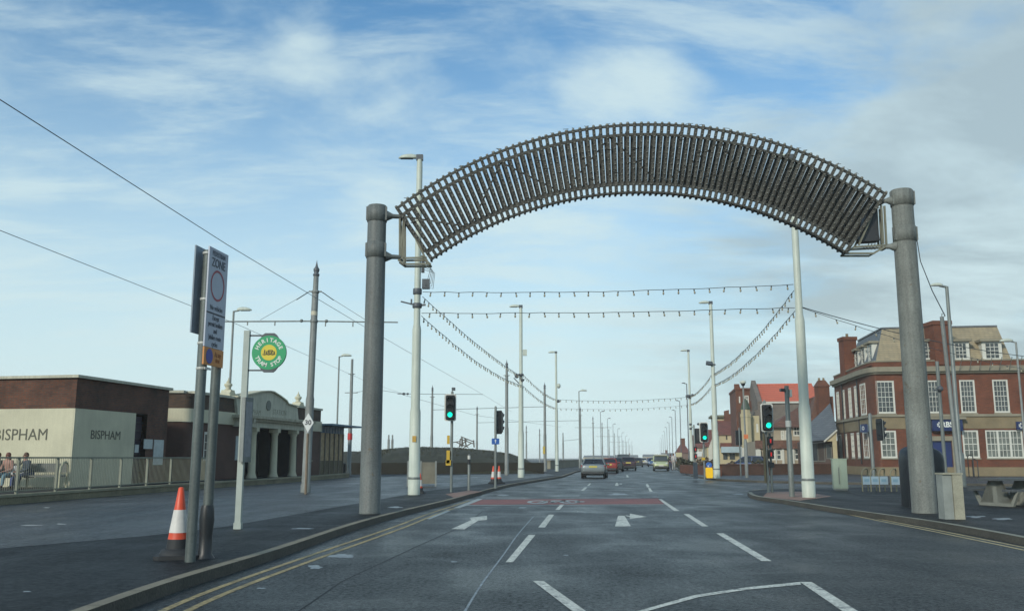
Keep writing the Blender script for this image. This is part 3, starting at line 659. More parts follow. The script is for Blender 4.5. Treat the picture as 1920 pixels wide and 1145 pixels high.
for dx, dz in ((-.32, .1), (.05, .12), (-.30, -.02), (.10, -.25)): mb.lathe([(.06, -.1), (.14, -.02), (.14, .06), (.02, .1)], (P2.x + dx, P2.y - .22, z + dz), 12)
mb.bar((P2.x - .5, P2.y - .2, z - .1), (P2.x - .1, P2.y, z - .5), .05); mb.bar((P2.x - .15, P2.y - .2, z + .2), (P2.x + .1, P2.y - .1, z - .4), .06); wpart('spotlights', mb, lampdark, c2)
mb = MB(); z = up_at(P2, 661, 982); mb.box(P2.x + .14, P2.x + .42, P2.y - .1, P2.y + .14, z - .2, z + .22); wpart('equipment_box', mb, colw, c2)
mb = MB(); z = up_at(P3, 723, 1046); mb.ball((P3.x + .26, P3.y, z), .2, .2, .26); wpart('speaker_horn', mb, colw, c3)
mb = MB(); z = up_at(P3, 752, 1044); mb.ball((P3.x + .2, P3.y - .1, z), .18, .15, .15); wpart('junction_box', mb, lampdark, c3)
mb = MB(); z = up_at(Q2, 681, 1334); X0 = Q2.x - .1
mb.add([(X0 - .42, Q2.y - .3, z - .05), (X0 + .02, Q2.y - .3, z - .13), (X0 + .06, Q2.y - .12, z + .12), (X0 - .36, Q2.y - .12, z + .16), (X0 - .42, Q2.y - .18, z - .13), (X0 + .02, Q2.y - .18, z - .2), (X0 + .06, Q2.y, z + .05), (X0 - .36, Q2.y, z + .09)], [(0, 1, 2, 3), (4, 7, 6, 5), (0, 4, 5, 1), (1, 5, 6, 2), (2, 6, 7, 3), (3, 7, 4, 0)])
mb.bar((X0 - .05, Q2.y - .1, z - .06), (Q2.x + .16, Q2.y - .1, z - .1), .09); wpart('floodlight', mb, lampdark, d2)
mb = MB(); z = up_at(Q3, 742, 1291)
for dx, dz in ((-.28, -.02), (-.1, .0), (.26, .06)): mb.ball((Q3.x + dx, Q3.y - .12, z + dz), .17, .14, .16)
mb.lathe([(.15, -.3), (.16, -.1)], (Q3.x, Q3.y, z), 10); wpart('spotlights', mb, lampdark, d3)

# the string lights between those columns
def pt(P, py, bx, dx=0, dy=0): return Vector((P.x + dx, P.y + dy, A(bx, py, P.y).z))
e1, e2 = pt(P1, 547, 790, .2), pt(Q1, 533, 1495, -.15)
f1, f2 = pt(P1, 587, 790, .17), pt(Q1, 577, 1495, -.15)
festoon('upper string of bulbs crossing between the two nearest white columns', e1, e2, .12, 25)
festoon('lower string of bulbs crossing between the two nearest white columns', f1, f2, .06, 25)
festoon('upper string of bulbs sloping away from the nearest left column', pt(P1, 556, 790, .2), pt(P2, 706, 972, .05), .2, 44, s=.95)
festoon('lower string of bulbs sloping away from the nearest left column', pt(P1, 592, 790, .17), pt(P2, 722, 972, .05), .4, 44, s=.95)
festoon('upper string of bulbs between the second and third left columns', pt(P2, 700, 980, .1), pt(P3, 748, 1042, -.1), .25, 26, s=1.0)
festoon('lower string of bulbs between the second and third left columns', pt(P2, 722, 980, .1), pt(P3, 764, 1042, -.1), .25, 26, s=1.0)
festoon('upper string of bulbs sloping away from the nearest right column', pt(Q1, 545, 1492, -.15), pt(Q2, 700, 1338, .05), .4, 44, s=.95)
festoon('lower string of bulbs sloping away from the nearest right column', pt(Q1, 583, 1492, -.15), pt(Q2, 721, 1338, .05), .4, 44, s=.95)
festoon('upper string of bulbs between the floodlight column and the column beyond', pt(Q2, 702, 1336, -.1), pt(Q3, 742, 1292, .1), .25, 24, s=1.0)
festoon('lower string of bulbs between the floodlight column and the column beyond', pt(Q2, 722, 1336, -.1), pt(Q3, 757, 1292, .1), .25, 24, s=1.0)
festoon('distant string of bulbs crossing between the third pair of columns', pt(P3, 749, 1044, .1), pt(Q3, 744, 1290, -.1), .25, 24, s=1.3, r=.016)
festoon('faint lower distant string crossing between the third pair of columns', pt(P3, 765, 1044, .1), pt(Q3, 759, 1290, -.1), .25, 24, s=1.2, r=.01)
B1 = A(1925, 692, 40)
festoon('sparse string of bulbs running right from the white column across the brick bank', pt(Q1, 577, 1497, .12), B1, .2, 13, r=.01, s=.95)
tag_l = 'cables and tramway wires'
wire('cable', 'dark cable running right from the white column past the bank roof', catenary(pt(Q1, 576, 1497, .12), A(1960, 672, 42), .25), .016, group=tag_l)
mb_h = A(1724, 482, PR.y)

# tram poles
def tram_pole(P, h, label, finial=True, s=1.0, group='grey tramway poles', arm=None, collar=True):
    t = thing('tram_pole', label, 'tram pole', P, 0, group); mb = MB()
    mb.lathe([(.19 * s, 0), (.19 * s, .3), (.165 * s, .34), (.16 * s, 3.6), (.135 * s, 3.75), (.125 * s, h * .86), (.105 * s, h * .87), (.10 * s, h - (.55 if finial else 0))], (0, 0, 0), 14); mb.build('shaft', galvd if s < 1.3 else galvd, t)
    if finial:
        q = MB(); q.lathe([(.10 * s, h - .55), (.125 * s, h - .52), (.125 * s, h - .46), (.08 * s, h - .42), (.11 * s, h - .34), (.12 * s, h - .26), (.06 * s, h - .17), (.03 * s, h - .05), (.004, h + .12)], (0, 0, 0), 12); q.build('finial', lampdark, t)
    if collar:
        q = MB(); q.lathe([(.13 * s, 0), (.15 * s, .02), (.15 * s, .1), (.13 * s, .12)], (0, 0, h - 1.25), 12); q.box(-.26, .26, -.03, .03, h - 1.2, h - 1.15); q.build('collar', galvd, t)
    return t
T1, th1 = at(575, 36, 493); tp = tram_pole(T1, th1 + .0, 'nearest grey tram pole with finial and long cross arm', s=1.05); tp.rotation_euler = (0, R(.75), 0)
za = A(590, 602, 36).z - KZ
mb = MB(); xl, xr = (A(418, 606, 36).x - T1.x), (A(742, 601, 36).x - T1.x)
mb.tube([(xl, 0, za - .06), (-.15, 0, za)], .03, 6); mb.tube([(.15, 0, za), (xr, 0, za)], .028, 6)
mb.lathe([(.15, -.06), (.17, 0), (.15, .06)], (0, 0, za), 12)
for x in (-.5, .5): mb.ball((x, 0, za + .01), .07)
for x in (xl + .9, xl + 2.0, xr - 1.8, xr - 2.9): mb.bar((x, 0, za - .02), (x, 0, za - .2), .04)
mb.build('cross_arm', galvd, tp)
mb = MB(); zt_ = th1 - 1.18
mb.tube([(-.22, 0, zt_), (xl + 1.4, 0, za + .02)], .008, 4); mb.tube([(.22, 0, zt_), (xr - 1.2, 0, za + .02)], .008, 4); 
mb.tube([(-.28, 0, zt_ - .02), (-.75, 0, zt_ - .34)], .02, 5); mb.tube([(.28, 0, zt_ - .02), (.75, 0, zt_ - .34)], .02, 5)
mb.build('tie_wire', wirem, tp)
mb = MB(); mb.lathe([(.136, 0), (.136, .16)], (0, 0, th1 - 2.15), 14); mb.build('pale_band', mat('pale_band', (.5, .47, .36), .6), tp)
for bx, Y, ty, lab, fin in [(655, 71, 673, 'plain topped tram pole with a small red sign, right of the blue canopy', False), (950, 72, 676, 'tram pole with finial standing behind the mound crest, left of the spotlight column', True),
        (1022, 92, 718, 'tram pole with finial and yellow sign between two pale columns', True), (809, 97, 723, 'slim tram pole with finial rising from the mound by the left green signal', True),
        (894, 132, 761, 'pale slim tram pole above the mound beside the wooden railing', True), (987, 160, 797, 'small pale tram pole right of the spotlight column', True), (1012, 165, 803, 'small tram pole left of the yellow signed pole', True),
        (1056, 150, 811, 'dark short tram pole behind the tan boards', False), (728, 120, 815, 'short grey post on the mound, left of a twin', False), (735, 120, 815, 'short grey post on the mound, right of a twin', False)]:
    P, h = at(bx, Y, ty); o = tram_pole(P, h, lab, fin, s=.95 if Y < 140 else .8, collar=h > 6)
    if bx == 655:
        q = MB(); q.lathe([(.19, 0), (.19, .5)], (0, 0, A(bx, 824, Y).z - KZ), 12); q.build('red_sign', mat('sign_red', (.5, .03, .03), .5), o)
        q = MB(); z_ = A(bx, 736, Y).z - KZ; q.box(-.5, .5, -.02, .02, z_ - .03, z_ + .03);  q.build('cross_arm', galvd, o)
    if bx == 1022:
        q = MB(); z_ = A(bx, 840, Y).z - KZ; q.box(-.22, .0, -.2, -.17, z_ - .55, z_ + .2); q.build('yellow_sign', mat('sign_yellow', (.45, .33, .05), .6), o)
rnd = random.Random(11)
i = 0
for d in (128, 158, 190, 224, 262, 305, 355, 415, 490, 580):      # left row, thinning into the distance
    i += 1; x = 4.6 + (d - 94) * .147
    t = tram_pole(Vector((x, d, KZ)), 8.4 + rnd.uniform(-.3, .3), 'distant tram pole in the long row on the left of the road', True, .8, 'far poles lining the left of the road', collar=d < 200)
    if d in (158, 224, 305, 415):
        q = MB(); q.bar((-3.2, 0, 6.5), (3.2, 0, 6.5), .06); q.build('cross_arm', galvd, t)
def thin_lamp(P, h, label, dirx, L_=.9, m=galvd, group='slim grey lamp posts', hm=colw, r=.07):
    t = thing('street_lamp', label, 'lamp post', P, 0, group); mb = MB(); mb.lathe([(r * 1.7, 0), (r * 1.7, 1.5), (r * 1.05, 1.6), (r * .8, h)], (0, 0, 0), 10); mb.tube([(0, 0, h - .03), (dirx * .35, 0, h + .04)], r * .6, 6); mb.build('shaft', m, t)
    lamp_head(t, dirx * .2, h + .05, L_, dirx, hm); return t
for bx, Y, ty, dx, lab in [(424, 55, 583, 1, 'slim grey lamp post in front of the tram station portico, lantern to the right'), (630, 80, 668, 1, 'slim grey lamp post right of the station canopy'),
        (1801, 44, 537, -1, 'slim lamp post behind the concrete feeder box, lantern to the left'), (1925, 62, 641, -1, 'slim lamp post at the right edge of the view'),
        (1087, 122, 733, 1, 'dark lamp post at the left kerb beside the grey car'), (660, 79, 800, 1, 'low thin post by the station end')]:
    P, h = at(bx, Y, ty)
    if bx == 660: continue
    thin_lamp(P, h, lab, dx, .9 if Y > 50 else .6, galvd if bx != 1801 else galv, r=.08 if Y > 50 else .1)
for j, d in enumerate((125, 157, 188, 220, 255, 295, 340, 395, 460, 540)):   # right row
    P = Vector((18.6 + (d - 93) * .152 + .6, d, KZ)); thin_lamp(P, 11.0 if j else 11.4, 'distant slim lamp post in the long row on the right of the road', -1, .5, lampdark, 'far lamp posts lining the right of the road', lampdark, r=.075)
for j, d in enumerate((176, 208, 243, 283, 330, 385, 450, 530)):
    P = Vector((5.6 + (d - 94) * .147, d + 6, KZ)); thin_lamp(P, 10.4, 'distant slim lamp post in the long row on the left of the road', 1, .6, lampdark, 'far lamp posts lining the left of the road', lampdark, r=.06)

# overhead tram wires
hw = [A(0, 187, 12.8), A(425, 458, 21.5), A(672, 606, 36), A(905, 739, 71), A(960, 772, 96)]
pre = hw[0] + (hw[0] - hw[1]).normalized() * 14
wire('tram_wire', 'thick overhead tram wire crossing the sky from the upper left edge', [pre] + hw, .009, mat('tram_wire_grey', (.14, .17, .19), .5, .1), group=tag_l)
hw = [A(0, 432, 20), A(365, 576, 30.5), A(445, 608, 36), A(690, 716, 71), A(760, 739, 96)]
pre = hw[0] + (hw[0] - hw[1]).normalized() * 14
wire('tram_wire', 'thinner overhead tram wire passing behind the pedestrian zone sign', [pre] + hw, .009, mat('tram_wire_grey', (.14, .17, .19), .5, .1), group=tag_l)
wire('tram_wire', 'span wire running from the plain topped pole to the insulator over the mound', [A(664, 736, 71), A(700, 729, 75), A(757, 738, 80)], .015, group=tag_l)
wire('tram_wire', 'level span wire above the mound behind the green signal', [A(745, 738, 80), A(905, 739, 84)], .02, group=tag_l)
wire('tram_wire', 'low sagging span wire above the mound', [A(757, 740, 80), A(890, 778, 112), A(1052, 800, 150)], .015, group=tag_l)
for k, (a, b) in enumerate([((811, 768, 97), (1020, 762, 92)), ((895, 792, 132), (1087, 788, 122)), ((1056, 826, 150), (1086, 823, 122))]): wire('tram_wire', ['upper faint span wire between distant left poles', 'lower faint span wire between distant left poles', 'faintest span wire low above the far barrier'][k], [A(*a), A(*b)], .025, group=tag_l)
mb = MB(); c = A(757, 738, 80); mb.bar(c - Vector((.5, 0, 0)), c + Vector((.45, 0, .02)), .07); mb.ball(c, .14, .1, .12); mb.ball(c + Vector((.35, 0, 0)), .1); tag(mb.build('wire_insulator', lampdark), 'dark insulator knuckle on the span wire over the mound', 'insulator')

# ------------------------------------------------------------------ traffic signals
green = mat('signal_green', (.02, .5, .35), .4, 0, emit=(.0, 1.0, .62, 1.35)); redl = mat('signal_red', (.5, .02, .02), .4, 0, emit=(1, .03, .03, .3)); offl = mat('signal_off', (.02, .016, .015), .3, .2)
whiteb = mat('board_border', (.55, .55, .50), .5, .08)
sigbox = mat('signal_box_yellow', (.50, .33, .03), .5, .15)
def signal(P, h, label, heads, boxes=(), r=.055, group=None, cap=True, ped=()):
    """heads: (dx, z centre, yaw, board?, lit index or None, scale)"""
    t = thing('traffic_light', label, 'traffic light', P, 0, group)
    mb = MB(); mb.lathe([(r * 1.05, 0), (r, .05), (r, h), (r * .5, h + .05)], (0, 0, 0), 12); mb.build('pole', galv, t)
    for dx, zc, yaw, board, lit, s in heads:
        M_ = Matrix.Translation((dx, 0, zc)) @ Matrix.Rotation(yaw, 4, 'Z') @ Matrix.Scale(s, 4)
        b = MB(M_); b.box(-.15, .15, -.36, -.16, -.45, .45); b.bar((0, -.16, .3), (0, .0, .3), .05); b.bar((0, -.16, -.3), (0, .0, -.3), .05)
        hd = b.build('signal_head', black, t)
        if board:
            b = MB(M_); W, H, c_ = .235, .535, .05; out_ = [(-W + c_, -H), (W - c_, -H), (W, -H + c_), (W, H - c_), (W - c_, H), (-W + c_, H), (-W, H - c_), (-W, -H + c_)]
            b.slab(out_, -.20, -.185); b.build('backing_board', whiteb, t)
            b = MB(M_); b.slab(out_, -.184, -.178); b.build('board_back', black, t); b = MB(M_); k_ = .80; b.slab([(x * k_, z * .92) for x, z in out_], -.212, -.203); b.build('board_face', black, t)
        for q in range(3):
            zc_ = .29 - .29 * q
            b = MB(M_); b.tube([(0, -.36, zc_), (0, -.372, zc_)], .1, 18); b.build('lens', green if lit == q and q == 2 else redl if lit == q else offl, hd)
            b = MB(M_); vs = []; fs = []; n = 14
            for a in range(n + 1):
                an = R(-20 + 220 * a / n); vs += [(.115 * math.cos(an), -.36, zc_ + .115 * math.sin(an)), (.122 * math.cos(an), -.36 - .2 * (.45 + .55 * max(0, math.sin(an))), zc_ - .01 + .122 * math.sin(an))]
            for a in range(n): fs.append((2 * a, 2 * a + 1, 2 * a + 3, 2 * a + 2))
            b.add(vs, fs, True); b.build('visor', black, hd)
    for dx, z0, z1, m_, w in boxes:
        b = MB(); b.box(dx - w / 2, dx + w / 2, -.13, .06, z0, z1); b.build('control_box', m_, t)
    for dx, zc in ped:
        b = MB(); b.box(dx - .10, dx + .10, -.20, -.04, zc - .17, zc + .17); hd = b.build('pedestrian_head', black, t)
        b = MB(); b.box(dx - .025, dx + .025, -.205, -.201, zc - .08, zc + .07); b.build('lens', redl, hd)
    return t
def zof(px, py, Y): return A(px, py, Y).z - KZ
P = G(846, 922, KZ); Y = P.y
t = signal(P, zof(848, 735, Y), 'green traffic signal with white edged board and yellow push button boxes, left of the road', [(-.06, zof(846, 764, Y), 0, True, 2, 1)], [(-.13, zof(843, 832, Y), zof(843, 816, Y), sigbox, .1), (-.13, zof(843, 868, Y), zof(843, 844, Y), sigbox, .13), (-.12, zof(843, 872, Y), zof(843, 862, Y), sigbox, .2)])
mb = MB(); zc = zof(850, 729, Y); mb.box(-.02, .12, -.08, .08, zc - .06, zc + .06); mb.build('detector', lampdark, t)
P, h = at(929, 41, 763)
t = signal(P, h, 'grey backed traffic signal turned away, with a blue plate, above the two stacked cones', [(.0, zof(935, 791, 41), R(140), True, None, .98)])
mb = MB(); zc = zof(929, 827, 41); mb.box(-.17, .17, -.1, -.07, zc - .13, zc + .13); q = mb.build('blue_plate', mat('plate_blue', (.02, .10, .35), .4, .1), t)
mb = MB(); mb.bar((0, -.104, zc - .08), (0, -.104, zc + .03), .03, .006); mb.add([(-.05, -.105, zc + .02), (.05, -.105, zc + .02), (0, -.105, zc + .09)], [(0, 1, 2)]); mb.build('symbol', mat('sign_white', (.62, .64, .62), .5, .05), q)
P = G(1441, 923, KZ); Y = P.y
t = signal(P, zof(1441, 752, Y), 'green traffic signal with white edged board and two red pedestrian lights, right of the road', [(.02, zof(1442, 783, Y), 0, True, 2, 1.03)], [(-.11, zof(1436, 905, Y), zof(1436, 812, Y), mat('rust_box', (.14, .11, .05), .6, .3), .03), (.14, zof(1445, 876, Y), zof(1445, 866, Y), black, .2)], ped=[(.12, zof(1445, 826, Y)), (.12, zof(1445, 851, Y))])
mb = MB(); mb.lathe([(.05, 0), (.05, zof(1449, 812, Y))], (.17, .08, 0), 10); mb.build('cable_pipe', galv, t)
P, h = at(1320, 57, 783); t = signal(P, zof(1320, 800, 57), 'green traffic signal beyond the junction, behind the yellow bollard', [(0, zof(1321, 810, 57), 0, True, 2, 1.15)], [(-.05, zof(1317, 862, 57), zof(1317, 857, 57), sigbox, .2)])
P, h = at(1303, 60, 797); t = signal(P, h, 'traffic signal facing away with two red pedestrian lights, beside the green one beyond the junction', [(.22, zof(1309, 817, 60), R(170), True, None, .9)], [(.0, 0, zof(1303, 866, 60), mat('dark_panel', (.03, .045, .06), .5, .2), .26)], ped=[(.02, zof(1303, 842, 60)), (.02, zof(1303, 855, 60))])
mb = MB(); z = zof(1300, 798, 60)
for dx, dz in ((-.22, .1), (-.22, -.18), (.3, .12)): mb.ball((dx, 0, z + dz), .1, .1, .08)
mb.bar((-.22, 0, z - .2), (-.0, 0, z), .03); mb.build('detector', lampdark, t)
P, h = at(1636, 47, 776); signal(P, h, 'dark traffic signal facing away in front of the brick bank', [(.30, zof(1646, 805, 47), R(108), True, None, 1.05)], r=.085)
P, h = at(1388, 66, 803); signal(P, h, 'dark traffic signal facing away beside the tall camera post', [(0, zof(1388, 820, 66), R(180), True, None, 1.0)])
P, h = at(1399, 63, 717)
t = thing('camera_post', 'tall slim post with a white domed camera, before the cream tower', 'camera post', P); mb = MB(); mb.lathe([(.12, 0), (.12, 2.4), (.07, 2.6), (.05, h)], (0, 0, 0), 10); mb.tube([(0, 0, h - .1), (.1, 0, h + .12), (-.04, -.1, h + .14)], .03, 6); mb.build('shaft', galvd, t)
mb = MB(); mb.lathe([(.05, .16), (.2, .1), (.22, .0), (.2, -.06)], (-.02, -.1, h + .0), 12); mb.build('camera_hood', colw, t); mb = MB(); mb.ball((-.02, -.1, h - .1), .15); mb.build('camera_dome', black, t)
mb = MB(); z = zof(1400, 818, 63); mb.box(-.12, .18, -.1, -.07, z - .15, z + .15); mb.build('orange_notice', mat('notice_orange', (.55, .16, .06), .5, .2), t)
P = G(1485, 931, KZ); Y = P.y; h = zof(1483, 723, Y)
t = thing('camera_post', 'grey stepped post with a small camera, left of the tall white column', 'camera post', P); mb = MB(); mb.lathe([(.095, 0), (.095, h * .56), (.08, h * .57), (.078, h)], (0, 0, 0), 14); mb.build('shaft', galv, t)
mb = MB(); z = zof(1477, 731, Y); mb.box(-.24, -.1, -.14, .06, z - .05, z + .05); mb.bar((-.1, 0, z - .03), (0, 0, z - .09), .04); mb.build('camera', black, t)
mb = MB(); mb.lathe([(.1, 0), (.1, .22)], (0, 0, zof(1483, 800, Y)), 12); mb.build('pale_band', whiteb, t)
mb = MB(); z = zof(1490, 737, Y); mb.box(.09, .16, -.08, .08, z - .13, z + .13); mb.build('small_box', whiteb, t)
P, h = at(1771, 39, 677); t = thing('camera_post', 'slim post with a ball camera, left of the lamp post before the bank', 'camera post', P); mb = MB(); mb.lathe([(.075, 0), (.07, h)], (0, 0, 0), 12); mb.build('shaft', galv, t)
mb = MB(); z = zof(1765, 729, 39); mb.ball((-.02, -.14, z), .13); mb.bar((-.25, -.1, z - .06), (.12, -.1, z + .02), .06); mb.build('camera', lampdark, t)
# arm reaching from the cream tower area (bracket lamp)
wire('bracket_arm', 'dark curved bracket arm with a lantern above the right green signal', [A(1372, 745, 60), A(1400, 742, 60), A(1425, 753 - 10, 60)], .03, lampdark, 'bracket') if False else None

# 30 diamond, heritage stop, timetable, pedestrian zone sign
signw = mat('sign_white', (.62, .64, .62), .5, .05); signg = mat('sign_green', (.02, .30, .12), .4, .12); signy = mat('sign_yellow2', (.62, .50, .04), .45, .1); letter = mat('lettering_dark', (.03, .035, .05), .6, .1); lettw = mat('lettering_white', (.66, .68, .62), .5, .05)
P = G(574, 921, KZ); Y = P.y
t = thing('speed_sign', 'small white diamond sign reading 30 on a slim rusty post beside the tram pole', 'sign', Vector((A(574, 900, 34.4).x, 34.4, KZ))); Y = 34.4
mb = MB(); mb.lathe([(.05, 0), (.045, zof(576, 812, Y))], (0, 0, 0), 10); mb.build('post', mat('rusty_post', (.17, .13, .09), .8, .35, 3), t)
zc = zof(577, 792, Y); mb = MB(); s_ = .21; mb.slab([(0, zc - s_ * 1.7), (s_, zc), (0, zc + s_ * 1.7), (-s_, zc)], -.03, -.015); mb.box(-.02, .02, -.015, .03, zc - s_ * 1.7, zc - .1); pl = mb.build('plate', signw, t)
mb = MB(); mb.text('30', .25, (0, -.034, zc), off=.006); mb.build('lettering', letter, pl)
P = G(446, 991, KZ); Y = P.y; h = zof(469, 620, Y)
t = thing('tram_stop_sign', 'round green heritage tram stop sign with a yellow centre on a pale post', 'stop sign', P)
mb = MB(); mb.box(-.055, .055, -.05, .05, 0, h); mb.box(-.07, .07, -.065, .065, 0, 1.0 * 0 + .12); mb.build('post', mat('stop_post', (.36, .40, .36), .55, .15), t)
zc = zof(505, 661, Y); cxs = A(505, 661, Y).x - P.x; rr = A(537, 661, Y).x - A(505, 661, Y).x
for py, nm in ((629, 'upper'), (694, 'lower')):
    mb = MB(); z = zof(470, py, Y); mb.bar((.04, 0, z), (cxs, 0, z), .03); mb.build('bracket', lampdark, t)
for sg in (1, -1):
    mb = MB(); mb.slab([(cxs - .13, zc + sg * (rr + .02)), (cxs - .09, zc + sg * (rr + .05)), (cxs + .09, zc + sg * (rr + .05)), (cxs + .13, zc + sg * (rr + .02)), (cxs + .2, zc + sg * (rr - .08)), (cxs - .2, zc + sg * (rr - .08))], -.03, .03); mb.build('mount', lampdark, t)
mb = MB(); mb.tube([(cxs, .035, zc), (cxs, -.035, zc)], rr, 40); dsc = mb.build('disc', signg, t)
mb = MB(); mb.tube([(cxs, -.035, zc), (cxs, -.039, zc)], rr * .46, 32); mb.build('centre', signy, dsc)
mb = MB()
def arc_text(mb, s, r, a0, a1, size, top=True):
    for i, ch in enumerate(s):
        if ch == ' ': continue
        a = R(a0 + (a1 - a0) * i / (len(s) - 1)); o = Vector((cxs + r * math.cos(a), -.037, zc + r * math.sin(a)))
        up = Vector((math.cos(a), 0, math.sin(a))) * (1 if top else -1); xd = Vector((up.z, 0, -up.x)); mb.text(ch, size, o, xd, up, off=.003)
arc_text(mb, 'HERITAGE', rr * .73, 157, 23, rr * .32); arc_text(mb, 'TRAM STOP', rr * .74, 205, 335, rr * .32, False); mb.build('lettering', lettw, dsc)
mb = MB(); u = rr * .46      # little boat-like tram emblem of dark strokes
for a, b in [((-.8, -.22), (-.55, -.3)), ((-.55, -.3), (-.3, -.2)), ((-.3, -.2), (-.05, -.3)), ((-.05, -.3), (.2, -.2)), ((.2, -.2), (.45, -.3)), ((.45, -.3), (.8, -.2)), ((-.6, -.2), (-.52, .35)), ((-.35, -.12), (.72, -.12)), ((-.35, .12), (.72, .12)), ((-.35, -.12), (-.35, .12)), ((.72, -.12), (.72, .12)), ((-.1, .12), (-.05, .28)), ((-.05, .28), (.45, .28)), ((.45, .28), (.5, .12)), ((0, -.12), (0, .12)), ((.35, -.12), (.35, .12))]:
    mb.bar((cxs + a[0] * u, -.041, zc + a[1] * u), (cxs + b[0] * u, -.041, zc + b[1] * u), .012, .012, (0, 1, 0))
mb.build('emblem', letter, dsc)
z0, z1 = zof(463, 866, Y), zof(466, 745, Y)
mb = MB(Matrix.Translation((.06, -.02, 0)) @ Matrix.Rotation(R(76), 4, 'Z')); mb.box(-.12, .18, -.04, .04, z0, z1); cse = mb.build('timetable_case', galvd, t)
mb = MB(Matrix.Translation((.06, -.02, 0)) @ Matrix.Rotation(R(76), 4, 'Z')); mb.box(-.09, .15, -.044, -.041, z0 + .1, z1 - .08); mb.build('timetable', mat('timetable', (.20, .22, .24), .3, .3, 9), cse)

# pedestrian zone sign: two round posts, panel parallel to the road, second panel back to back
ztop = A(391, 461, 12.0).z
def Zp(px, py, z): d = ray(px, py); t_ = (z - HCAM) / d.z; return Vector((d.x * t_, d.y * t_, z))
Sn = A(391, 461, 12.0); Sf = Zp(426, 479, ztop)
fr = Fr((Sn.x, Sn.y), (Sf.x, Sf.y)); W = fr.len
t = thing('zone_sign', 'tall pedestrian zone sign panel on two grey round posts behind the large traffic cone', 'sign', (0, 0, 0), w=True)
def zs(py, f=.1): return fr.on(391 + 30 * f, py)[1]
zm1 = fr.on(385, 583)[1]; zm2 = fr.on(380, 648)[1]; zb = fr.on(379, 682)[1]
mb = MB(fr.M); mb.box(0, W, -.02, 0, zm2, ztop); pan = mb.build('panel', mat('panel_face_shaded', (.40, .43, .50), .45, .08), t)  # white sign face greyed, its shade put into the colour
mb = MB(fr.M); mb.box(0, W, -.022, 0, zb, zm2 - .006); org = mb.build('parking_plate', mat('plate_orange', (.55, .22, .05), .5, .12), t)
mb = MB(fr.M); mb.box(.008, W - .008, -.0235, -.0205, zm1 - .012, zm1 + .006); mb.build('dividing_line', letter, pan)
mb = MB(fr.M); Hh = ztop - zm1; n = 40; cz_ = ztop - Hh * .56; ro, ri = W * .36, W * .31
vs = []; fs = []
for k in range(n):
    a = 2 * math.pi * k / n; vs += [(W / 2 + ro * math.cos(a), -.023, cz_ + ro * math.sin(a) * 1.0), (W / 2 + ri * math.cos(a), -.023, cz_ + ri * math.sin(a))]
for k in range(n): fs.append((2 * k, 2 * k + 1, (2 * k + 3) % (2 * n), (2 * k + 2) % (2 * n)))
mb.add(vs, fs); mb.build('red_ring', mat('ring_red', (.33, .05, .07), .5, .1), pan)
mb = MB(fr.M)
def ln(s, z, size, sx=1.0, m=mb, x=None, off=.0): m.text(s, size, (W / 2 if x is None else x, -.0225, z), sx=sx, off=off)
ln('PEDESTRIAN', ztop - .075, .10, .72, off=-.001); ln('ZONE', ztop - .20, .17, .9, off=.002); ln('No vehicles', zm1 + .075, .095, .85)
hz = zm1 - zm2
for i, s_ in enumerate(['Except', 'permit holders', 'and', 'Jubilee route', 'cycles']): ln(s_, zm1 - hz * (.13 + .19 * i), .095, .78)
mb.build('lettering', mat('panel_lettering', (.10, .105, .12), .6), pan)
mb = MB(fr.M); hb = zm2 - zb; mb.tube([(W * .27, -.022, zb + hb * .5), (W * .27, -.025, zb + hb * .5)], W * .17, 24); mb.build('roundel', mat('roundel_blue', (.05, .06, .30), .5), org)
mb = MB(fr.M); mb.text('At any', .1, (W * .7, -.0235, zb + hb * .66), sx=.75); mb.text('time', .1, (W * .7, -.0235, zb + hb * .34), sx=.75); mb.build('lettering', mat('orange_lettering', (.30, .12, .05), .6), org)
for s0, base, top_ in ((.19, 1036, ztop - .02), (W + .03, 1041, zm2)):
    mb = MB(fr.M); mb.tube([(s0 - .03, .085, KZ), (s0, .085, top_)], .067, 16); ps = mb.build('post', mat('zone_post', (.10, .118, .112), .5, .25, 2.5, metal=.2, fine=.1, streak=.2), t)
    if s0 > .3:
        mb = MB(fr.M); mb.lathe([(.13, 0), (.09, .06), (.082, .3), (.10, .5), (.088, .66), (.078, .70)], (s0 - .03, .09, KZ), 12); mb.build('black_wrap', black, t)
for z in (ztop - .08, ztop - .72, ztop - 1.32, zm2 - .3):
    mb = MB(fr.M); mb.lathe([(.076, 0), (.08, .004), (.08, .03), (.076, .034)], (.19, .085, z), 16); mb.box(.10, .28, .0, .012, z, z + .03); mb.build('clip', chrome, t)
mb = MB(fr.M); zbk = fr.on(372, 618)[1]; mb.box(.04, W + .08, .195, .215, zbk, ztop + .03); mb.build('rear_panel', mat('panel_back', (.17, .22, .27), .5, .2, 2), t)
wire('cable', 'black cable slanting from the right archway column to the slim post beside it', [A(1716, 430, PR.y), A(1726, 490, PR.y - .1), A(1748, 545, 19.9), A(1772, 592, 19.6)], .012, group=tag_l)

